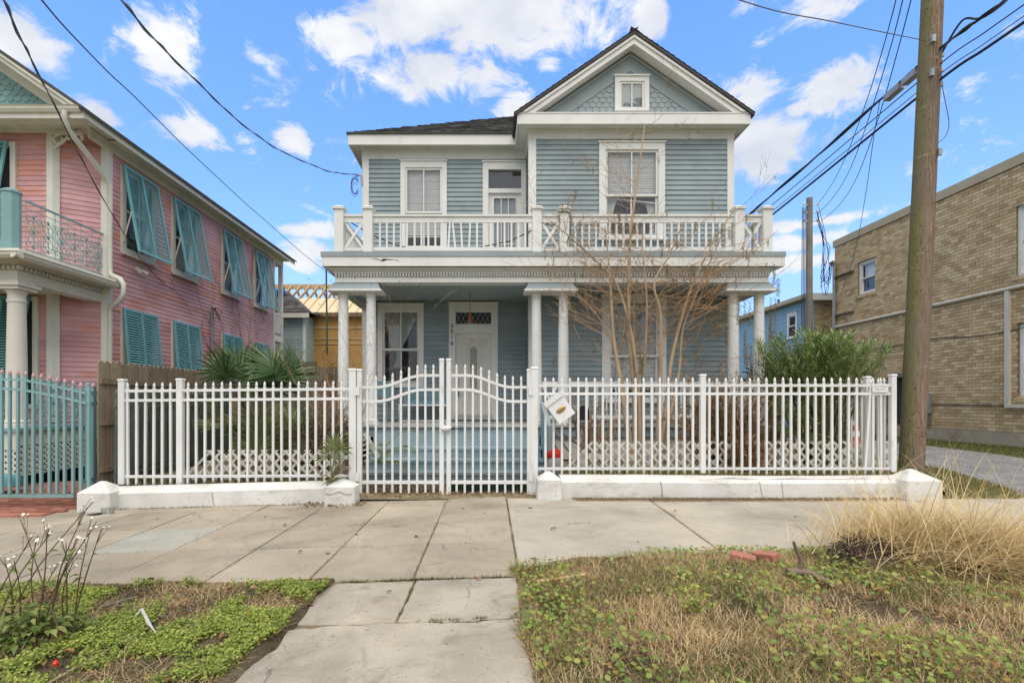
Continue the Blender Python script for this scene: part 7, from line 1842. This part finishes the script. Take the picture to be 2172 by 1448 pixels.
# bare multi-stem sapling with berries by the left columns
def twiggy(mb, p, d, L, r, depth, spread=.55, up=.1, rnd=RND, tips=None, minr=.0022):
    n = max(3, int(L / .10)); pts = [p.copy()]; q = p.copy(); dd = d.normalized()
    for k in range(n):
        dd = (dd + Vector((rnd.gauss(0, .10), rnd.gauss(0, .10), rnd.gauss(0, .08) + up * .10))).normalized(); q = q + dd * L / n; pts.append(q.copy())
    rr = [max(minr, r * (1 - .75 * k / n)) for k in range(n + 1)]; mb.tube(pts, rr, 5 if r > .008 else 3, False)
    if tips is not None: tips.append((pts[-1], dd.copy()))
    if depth > 0:
        for k in range(rnd.randint(2, 4)):
            i = rnd.randint(max(1, n // 4), n); a = rnd.uniform(0, 6.28); s = Vector((math.cos(a), math.sin(a) * .6, rnd.uniform(-.2, .5)))
            twiggy(mb, pts[i], (dd + s * spread * 1.6).normalized(), L * rnd.uniform(.35, .65), rr[i] * .6, depth - 1, spread, up, rnd, tips, minr)
sp = empty('sapling', P(745, 1000, 10.1), 'leafless thin sapling with dark berries in front of the left column pair', 'tree'); mb = MB(); tips = []
for k in range(9):
    a = P(U(715, 760), U(660, 740), 10.1 + U(-.3, .3)); b = Vector(ORG[sp.name]) + Vector((U(-.25, .2), U(-.2, .2), 0)); twiggy(mb, b, (a - b), (a - b).length, .010, 2, .4, .1, RND, tips, .0016)
mb.obj('trunk', M['twig'], sp, kind='stuff')
N = len(tips); C = np.array([tuple(t[0]) for t in tips]); npobj('berries', disks(np.concatenate([C, C + NR.normal(0, .02, (N, 3))]), NR.uniform(.008, .014, 2 * N), NR.normal(0, 1, (2 * N, 3)), 6), M['scrub'], sp, kind='stuff')
# --- the bare multi-stemmed tree
tr = empty('bare_tree', P(1350, 985, 9.6), 'leafless many-stemmed tree with wide thin twigs before the bay window', 'tree')
TR = random.Random(4)
main = [  # (pixel path, radius)
    ([(1338, 985), (1322, 850), (1302, 720), (1296, 620), (1290, 545), (1283, 480)], .036),
    ([(1348, 985), (1345, 830), (1334, 700), (1334, 600), (1337, 500), (1347, 420), (1356, 350), (1368, 262)], .040),
    ([(1356, 985), (1356, 860), (1345, 740), (1325, 650), (1300, 590), (1255, 545), (1205, 500), (1170, 470)], .030),
    ([(1362, 985), (1362, 840), (1370, 720), (1372, 640), (1366, 560), (1360, 480)], .030),
    ([(1392, 985), (1398, 860), (1402, 740), (1400, 660), (1388, 600), (1420, 540), (1450, 470)], .036),
    ([(1398, 985), (1412, 870), (1425, 760), (1450, 660), (1475, 590), (1515, 510), (1560, 440)], .038),
    ([(1404, 985), (1422, 880), (1440, 790), (1448, 700), (1470, 640), (1500, 570), (1530, 500)], .032),
    ([(1345, 985), (1330, 880), (1312, 770), (1280, 690), (1240, 640), (1190, 600)], .024),
]
TRK, TWG = MB(), MB(); tips = []; nodes = []
for (path, r) in main:
    yb = 9.6; dy = TR.uniform(-.35, .35); pts = [P(a, b, yb + dy * i / len(path)) for i, (a, b) in enumerate(path)]; q = spline(pts, 6); n = len(q)
    r *= 1.4; rr = [max(.006, r * (1 - .82 * (i / (n - 1)) ** .8)) for i in range(n)]; TRK.tube(q, rr, 8)
    for i in range(int(n * .30), n, 1):
        if TR.random() < .62: nodes.append((q[i], rr[i], i / n))
TRK.obj('trunk', M['bark'], tr, smooth=60)
for (p_, r, f) in nodes:
    s = 1 if p_.x > P(1370, 0, 9.6).x else -1
    if TR.random() < .25: s = -s
    d = Vector((s * TR.uniform(.5, 1.3), TR.uniform(-.5, .35), TR.uniform(.0, .9)))
    twiggy(TWG, p_, d, TR.uniform(.5, 1.55) * (1.0 if f < .8 else .6), min(.0072, r * .5), 2, .5, .10, TR, tips)
# long arching shoots reaching right over the columns, and up
for k in range(26):
    b = P(TR.uniform(1400, 1500), TR.uniform(560, 740), 9.6 + TR.uniform(-.2, .2)); e = P(TR.uniform(1540, 1650), TR.uniform(480, 720), 9.5 + TR.uniform(-.4, .4)); m = b.lerp(e, .5) + Vector((0, 0, .12)); q = spline([b, m, e], 7); TWG.tube(q, [.007 - .0045 * i / (len(q) - 1) for i in range(len(q))], 4, False); tips.append((q[-1], Vector((1, 0, -.5))))
TWG.obj('twigs', M['twig'], tr, kind='stuff')
# withered leaf strings hanging from the right-hand twigs
C, Dn = [], []
def string(top, L):
    z = 0
    while z < L:
        for j in range(3): C.append((top.x + TR.gauss(0, .012), top.y + TR.gauss(0, .012), top.z - z + TR.gauss(0, .01))); Dn.append((TR.uniform(-.7, .7), TR.uniform(-.7, .7), -1))
        z += .02
for (px, py, L) in ((1600, 480, .7), (1645, 560, .45), (1652, 590, .5), (1640, 630, .9), (1632, 660, .8), (1565, 620, .6), (1580, 700, .7), (1590, 730, .6), (1605, 745, .5), (1525, 655, .7), (1512, 660, .6), (1535, 640, .6), (1545, 690, .5), (1505, 600, .5), (1360, 745, .6), (1368, 760, .5), (1350, 690, .4), (1480, 730, .5), (1500, 560, .35), (1410, 560, .3), (1470, 560, .4), (1640, 700, .5), (1585, 640, .5)):
    for j in range(2): string(P(px + TR.uniform(-6, 6), py, 9.4 + TR.uniform(-.2, .3)), L * TR.uniform(.6, 1))
for (t, d) in tips:
    if TR.random() < .10: string(t, TR.uniform(.05, .22))
N = len(C); npobj('withered_leaves', leaves(np.array(C), np.array(Dn), NR.uniform(.025, .05, N), NR.uniform(.007, .013, N), .2, .5), M['hangleaf'], tr, kind='stuff')
# --- straw clump on the right verge, root ball, dead root
st = empty('straw_clump', (3.7, 4.55, .05), 'big tousled clump of long straw-coloured dead grass on the verge', 'grass clump')
def straw(n, x, y, az, lean, L, curl):
    cx = NR.normal(x[0], x[1], n); cy = NR.normal(y[0], y[1], n).clip(3.9, 5.0); cz = np.array([verge_h(a, min(b, 4.6)) for a, b in zip(cx, cy)]) + NR.uniform(0, .16, n)
    npobj('straw', blades(np.stack([cx, cy, cz], 1), NR.uniform(*L, n), NR.uniform(.004, .009, n), NR.uniform(*lean, n), NR.normal(az[0], az[1], n), curl, 5), M['straw'], st, kind='stuff')
straw(1700, (3.8, .34), (4.55, .22), (.2, 1.0), (.6, 1.45), (.35, .95), .7)
straw(1000, (4.45, .38), (4.4, .3), (-.2, .9), (.7, 1.5), (.4, 1.0), .6)
straw(500, (3.65, .25), (4.6, .2), (2.6, .8), (.3, 1.2), (.3, .75), .9)
straw(450, (4.0, .4), (4.6, .2), (1.5, 1.8), (.05, .6), (.3, .7), 1.4)
straw(220, (3.95, .5), (4.5, .25), (.2, 1.6), (.2, 1.1), (.8, 1.35), .8)
straw(600, (4.25, .5), (4.15, .2), (-.9, .9), (.9, 1.5), (.3, .8), .5)
rb = MB(); 
for k in range(300):
    a = U(0, 6.28); e = U(-.2, 1.2); c = Vector((3.22, 4.38, .16)); d = Vector((math.cos(a) * math.cos(e), math.sin(a) * math.cos(e), math.sin(e))); q = c + Vector((d.x * .24, d.y * .15, d.z * .13)); rb.tube([q, q + Vector((U(-.08, .08), U(-.06, .06), U(-.05, .08))), q + Vector((U(-.14, .14), U(-.1, .1), U(-.1, .1)))], .004, 3, False)
rb.lathe((3.22, 4.38), [(.24, -.02), (.25, .08), (.21, .18), (.1, .24), (.02, .26)], 14)
M['rootd'] = paint('dark_root_mass', (.10, .07, .05), .3, (.05, .035, .025), .6, 9, .95, (1, 1, 1), .1, .8, 30); rb.obj('root_ball', M['rootd'], st)
rt = empty('dead_root', (2.5, 4.15, .05), 'broken dead root with an upright stub lying in the verge', 'root')
mb = MB(); mb.tube(spline([P(1670, 1214, 3.93), P(1700, 1212, 3.93), P(1735, 1224, 3.86), P(1778, 1246, 3.75)], 5), [.034 - .0007 * k for k in range(16)], 8); mb.tube(spline([P(1697, 1214, 3.93), P(1699, 1190, 3.93), P(1691, 1170, 3.93), P(1683, 1148, 3.92)], 4), [.022 - .001 * k for k in range(13)], 7); M['rootl'] = paint('grey_brown_root', (.23, .165, .12), .25, (.12, .085, .06), .6, 10, .9, (1, 1, 1), .1, .6, 30); mb.obj('root', M['rootl'], rt, smooth=50)
leaf_drift(500, (2.0, 2.5), (4.0, 4.5), lambda a, b: verge_h(a, b), 'clover and debris around the loose bricks', 'clover', (.012, .02), 'clover')
for k, (px, py, Y, rz, lab) in enumerate(((1576, 1180, 4.42, -.45, 'loose red brick lying flat in the verge, half buried'), (1624, 1186, 4.40, -1.1, 'loose red brick lying endwise in the verge beside the root'))):
    X = PX(px, Y); z = verge_h(X, Y) + .055; c, s = math.cos(rz), math.sin(rz); mb = MB(); mb.bbox(-.1, .1, -.048, .048, -.03, .03, .006)
    o = inst('loose_brick', mb.mesh('loose_brick', M['obrick']), None, (X, Y, z), (.12, .15 * (1 - 2 * k), rz)); tag(o, lab, 'brick', 'loose bricks')
# --- flowering weed at the left
fw = empty('flowering_weed', (-3.02, 3.35, -.08), 'tall leggy weed with tiny white flowers in the clover verge', 'weed')
mb = MB(); fl_c, lf_c, lf_d = [], [], []; WR = random.Random(9)
for (px, py) in ((8, 1180), (30, 1190), (70, 1135), (75, 1150), (100, 1110), (112, 1125), (160, 1160), (165, 1140), (185, 1075), (197, 1065), (205, 1105), (190, 1130), (140, 1150), (20, 1250), (155, 1190), (45, 1100), (120, 1200), (215, 1120)):
    e = P(px, py, 3.3 + WR.uniform(-.2, .2)); b = Vector((-2.98 + WR.uniform(-.32, .30), 3.35 + WR.uniform(-.12, .12), -.06)); m = b.lerp(e, .5) + Vector((WR.uniform(-.05, .05), 0, .04)); q = spline([b, m, e], 5)
    mb.tube(q, [.006 - .004 * i / (len(q) - 1) for i in range(len(q))], 5)
    for k in range(3): c = e + Vector((WR.uniform(-.04, .04), WR.uniform(-.03, .03), WR.uniform(-.03, .03))); mb.tube([q[-3], c], .0016, 3, False); fl_c.append(tuple(c))
    for k in range(3): c = q[WR.randint(1, len(q) - 3)]; lf_c.append(tuple(c)); lf_d.append((WR.uniform(-1, 1), WR.uniform(-1, 1), WR.uniform(-.2, .6)))
M['weedstem'] = plain('purple_brown_stem', (.13, .085, .05), .8); mb.obj('stem', M['weedstem'], fw, smooth=50, kind='stuff')
N = len(fl_c); M['petal'] = plain('white_petal', (.78, .77, .70), .7); npobj('flower', disks(np.array(fl_c), NR.uniform(.006, .013, N), NR.normal(0, .4, (N, 3)) + np.array([0, -.3, 1]), 7), M['petal'], fw, kind='stuff')
for k in range(420): a = WR.uniform(0, 6.28); r = abs(WR.gauss(0, .22)); lf_c.append((-2.98 + r * math.cos(a), 3.3 + r * .8 * math.sin(a), -.06 + WR.uniform(0, .26) * max(.1, 1 - r * 2))); lf_d.append((math.cos(a), math.sin(a), WR.uniform(-.3, .7)))
N = len(lf_c); npobj('foliage', leaves(np.array(lf_c), np.array(lf_d), NR.uniform(.04, .10, N), NR.uniform(.025, .05, N), .3, .2), M['weed'], fw, kind='stuff')
# small leafy weed in the right verge
sw = empty('leafy_weed', P(1475, 1345, 3.3), 'small bright green leafy weed in the dry verge grass', 'weed'); c = []; d = []
for k in range(110): a = WR.uniform(0, 6.28); r = abs(WR.gauss(0, .07)); c.append((ORG[sw.name].x + r * math.cos(a), ORG[sw.name].y + r * math.sin(a), verge_h(2.2, 3.3) + WR.uniform(.02, .16))); d.append((math.cos(a), math.sin(a), WR.uniform(-.2, .6)))
npobj('foliage', leaves(np.array(c), np.array(d), NR.uniform(.02, .045, 110), NR.uniform(.018, .03, 110), .2, .2), M['clover'], sw, kind='stuff')
# ================================================================ small things in the yard and on the pavement
# tilted white letter box wired to the fence
t = empty('letter_box', P(1187, 890, 8.27), 'white metal letter box with oval brass plate hanging askew on the fence', 'letter box')
A_ = math.radians(36); c = P(1187, 866, 8.22); ux = Vector((math.cos(A_), 0, math.sin(A_))); uz = Vector((-math.sin(A_), 0, math.cos(A_)))
def lb(mb, a0, a1, b0, b1, y0, y1): mb.hexa([c + ux * a + uz * b + Vector((0, y, 0)) for a, b, y in ((a0, b0, y0), (a1, b0, y0), (a1, b0, y1), (a0, b0, y1), (a0, b1, y0), (a1, b1, y0), (a1, b1, y1), (a0, b1, y1))])
mb = MB(); lb(mb, -.155, .155, -.20, .135, -.06, .06); mb.obj('box', M['fencew'], t)
mb = MB(); lb(mb, -.172, .172, .14, .215, -.085, .065); mb.obj('lid', M['fencew'], t)
mb = MB(); n = 18
def oval(r1, r2, y): return [c + ux * (r1 * math.cos(2 * math.pi * k / n)) + uz * (-.02 + r2 * math.sin(2 * math.pi * k / n)) + Vector((0, y, 0)) for k in range(n)]
mb.loft([oval(.085, .045, -.061), oval(.085, .045, -.070), oval(.07, .034, -.078)]); mb.obj('plate', M['brass'], t, smooth=40)
# old mailbox on a post, door hanging open
t = empty('mailbox', (PX(1235, 9.2), 9.2, .3), 'old grey arched mailbox on a white post with its door open', 'mailbox')
xm, zm = PX(1235, 9.2), PZ(891, 9.2); n = 10; w = .115
def arch(y, s=1.0, dx=0): return [(xm + dx - w * s, y, zm), (xm + dx - w * s, y, zm + .14)] + [(xm + dx - w * s * math.cos(math.pi * k / n), y, zm + .14 + .125 * s * math.sin(math.pi * k / n)) for k in range(1, n)] + [(xm + dx + w * s, y, zm + .14), (xm + dx + w * s, y, zm)]
mb = MB(); mb.loft([arch(9.12), arch(9.6, 1, -.12)], False); mb.obj('shell', M['metal'], t, smooth=40)
mb = MB(); a = arch(9.14, .97); mb.add(a, [tuple(range(len(a)))]); mb.obj('inside', M['black'], t)
mb = MB(); mb.loft([[(xm - w, 9.0, zm - .012), (xm + w, 9.0, zm - .012), (xm + w, 9.12, zm), (xm - w, 9.12, zm)], [(xm - w, 9.0, zm - .022), (xm + w, 9.0, zm - .022), (xm + w, 9.12, zm - .01), (xm - w, 9.12, zm - .01)]]); mb.obj('door', M['metal'], t)
mb = MB(); mb.bbox(xm - .06, xm + .06, 9.3, 9.42, .25, zm - .012, .008); mb.obj('post', M['fencew'], t)
# white louvred panel leaning inside the gate
t = empty('broken_shutter', P(790, 985, 8.9), 'broken white louvred panel leaning behind the gate pier', 'shutter')
mb = MB(); mb.bar(P(774, 918, 8.85), P(803, 970, 8.85), .05, .09, (0, 1, 0)); mb.obj('stile', M['fencew'], t)
for k in range(5): mb = MB(); a = P(770, 922 + k * 11, 8.9); b = P(782 + k * 3.5, 916 + k * 10, 8.88); mb.bar(a, b, .012, .03); mb.obj('slat', M['fencew'], t)
# red bag and grey stone in the flower bed
mb = MB(); c = P(1176, 962, 9.0)
mb.loft([[c + Vector((s * .14 * math.cos(a) * (1 + .2 * math.sin(3 * a)), .08 * math.sin(a), z + .02 * math.sin(2 * a))) for a in lin(0, 5.6, 9)] for s, z in ((.9, -.07), (1.05, -.02), (.9, .04), (.35, .07))]); mb.obj('bag', M['red'], None, c, label='crumpled bright red plastic bag in the bed beside the gate', cat='bag', smooth=60)
mb = MB(); c = P(1178, 992, 8.95); rings = []
for k in range(7):
    f = k / 6; r = .22 * math.sin(math.pi * (.12 + .84 * f * .55 + .0)); rings.append([c + Vector((r * math.cos(a) * (1 + .12 * mnoise.noise(Vector((math.cos(a) * 2, math.sin(a) * 2, f * 3)))), r * .7 * math.sin(a), -.12 + .32 * f)) for a in lin(0, 5.9, 12)])
rings.reverse(); 
for i, rg in enumerate(rings): s = (.3, .6, .82, .95, 1.0, 1.02, 1.0)[i]; cc = c + Vector((0, 0, .18 - .05 * i)); rings[i] = [cc + Vector((.24 * s * math.cos(a) * (1 + .1 * mnoise.noise(Vector((math.cos(a) * 2, math.sin(a) * 2, i)))), .18 * s * math.sin(a), 0)) for a in lin(0, 5.76, 12)]
mb.loft(rings); M['rock'] = concrete('grey_rock', (.22, .22, .22), (.34, .34, .33), (.15, .14, .12)); mb.obj('rock', M['rock'], None, c, label='rounded grey rock under the red bag by the gate', cat='rock', smooth=60)
mb = MB()
for k in range(3): mb.bar(P(1160 + 6 * k, 905, 9.4), P(1195 + 18 * k, 985 - 20 * k, 9.3), .02, .03)
mb.obj('timber_scrap', M['dwood'], None, P(1200, 985, 9.3), label='grey timber scraps leaning beside the steps', cat='timber', kind='stuff')
t = empty('traffic_cone', (PX(1810, 10.6), 10.6, .3), 'orange and white striped traffic cone glimpsed behind the oleander stems', 'traffic cone')
zc_ = PZ(878, 10.6)
for k, (za, zb, m) in enumerate(((0, .16, 'orange'), (.161, .28, 'fencew'), (.281, .40, 'orange'), (.401, .5, 'fencew'), (.501, .62, 'orange'))):
    r0, r1 = .15 - .2 * za, .15 - .2 * zb; MB().lathe((PX(1811, 10.6), 10.6), [(r0, zc_ - .62 + za), (r1, zc_ - .62 + zb)], 14).obj('band', M[m], t, smooth=40)
mb = MB(); mb.box(PX(1811, 10.6) - .2, PX(1811, 10.6) + .2, 10.4, 10.8, zc_ - .66, zc_ - .621); mb.obj('base', M['orange'], t)
# fence maker's sign
sx0, sx1, sz0, sz1 = PX(1850, 8.31), PX(1883.5, 8.31), PZ(831.5, 8.31), PZ(814, 8.31)
t = empty('sign', ((sx0 + sx1) / 2, 8.31, sz0), 'small faded white maker sign fixed between the fence rails near the pole', 'sign')
mb = MB(); mb.box(sx0, sx1, 8.30, 8.312, sz0, sz1); mb.obj('plate', M['fencew'], t)
M['faded'] = plain('faded_grey_print', (.45, .46, .46), .6)
for (body, dz, s) in (('SOUTHERN', .088, .042), ('FENCE CO', .045, .036)): inst('lettering', text_mesh(body, s, .001, M['faded'], 'lettering'), t, ((sx0 + sx1) / 2, 8.2985, sz0 + dz - .01), (math.pi / 2, 0, 0))
# litter by the pier
M['clear'] = glassmat('clear_plastic', (.86, .87, .87), 1.0)
for k, (px, lab) in enumerate(((221, 'clear plastic cup on the pavement nearest the pier'), (237, 'clear plastic cup on the pavement farther from the pier'))):
    Y = 7.55 + .04 * k; x = PX(px, Y); z = gz(x, Y) + .003
    MB().lathe((x, Y), [(.034, z), (.045, z + .09), (.043, z + .09), (.032, z + .006)], 16).obj('plastic_cup', M['clear'], None, (x, Y, z), True, label=lab, cat='cup', group='cups by the pier')
mb = MB(); x = PX(200, 7.5); z = gz(x, 7.5); mb.loft([[(x + .1 * math.cos(a), 7.5 + .05 * math.sin(a), z + .002 + dz + .012 * math.cos(a)) for a in lin(0, 5.7, 10)] for dz in (0, .02)]); mb.obj('plastic_tray', M['black'], None, (x, 7.5, z), label='flat black plastic tray on the pavement beside the cups', cat='tray')
M['tealtarp'] = plain('teal_plastic', (.09, .30, .36), .4)
mb = MB(); c = Vector((PX(8, 9.2), 9.2, 0)); mb.loft([[c + Vector((.3 * s * math.cos(a), .2 * s * math.sin(a), z)) for a in lin(0, 5.8, 12)] for s, z in ((1, 0), (1.0, .1), (.9, .17), (.5, .2))]); mb.obj('basin', M['tealtarp'], None, c, label='upturned teal plastic basin behind the drive gate', cat='basin', smooth=50)
mb = MB(); mb.add([P(297, 1290, 3.35), P(303, 1288, 3.35), P(322, 1325, 3.2), P(333, 1345, 3.1), P(312, 1322, 3.2)], [(0, 1, 2, 3, 4)]); mb.add([P(290, 1300, 3.3), P(297, 1290, 3.36), P(303, 1288, 3.36), P(282, 1312, 3.25)], [(0, 1, 2, 3)])
M['greyleaf'] = plain('grey_strap_leaf', (.42, .41, .37), .6); mb.obj('strap_leaf', M['greyleaf'], None, P(300, 1300, 3.3), label='folded grey strap-shaped leaf standing in the clover verge', cat='leaf')
mb = MB(); c = P(118, 1395, 2.95); c.z = verge_h(c.x, c.y) + .03; mb.loft([[c + Vector((.014 * s * math.cos(a), .016 * math.sin(a) * s, z)) for a in lin(0, 5.6, 7)] for s, z in ((1, 0), (1.1, .015), (.4, .03))]); mb.obj('wrapper', M['red'], None, c, label='scrap of red wrapper in the clover verge', cat='litter')
for k, (pts, r, lab) in enumerate((([P(85, 1420, 2.7), P(190, 1360, 3.0), P(290, 1312, 3.3)], .006, 'long pale dry stalk lying across the clover verge'), ([P(215, 1265, 3.75), P(240, 1255, 3.8), P(287, 1226, 3.95)], .010, 'grey broken twig lying at the back of the clover verge'), ([P(1140, 1228, 4.2), P(1240, 1216, 4.25)], .014, 'tan splintered stick lying on the dry verge grass'), ([P(1110, 1278, 3.75), P(1180, 1285, 3.7)], .006, 'thin brown stick at the edge of the dry verge'))):
    for q in pts: q.z = verge_h(q.x, q.y) + .035
    mb = MB(); mb.tube(spline(pts, 4), r, 6); mb.obj('stick', M['lumber'] if k == 2 else M['dwood'] if k != 0 else M['fwood'], None, pts[0], label=lab, cat='stick', group='loose sticks in the verges')
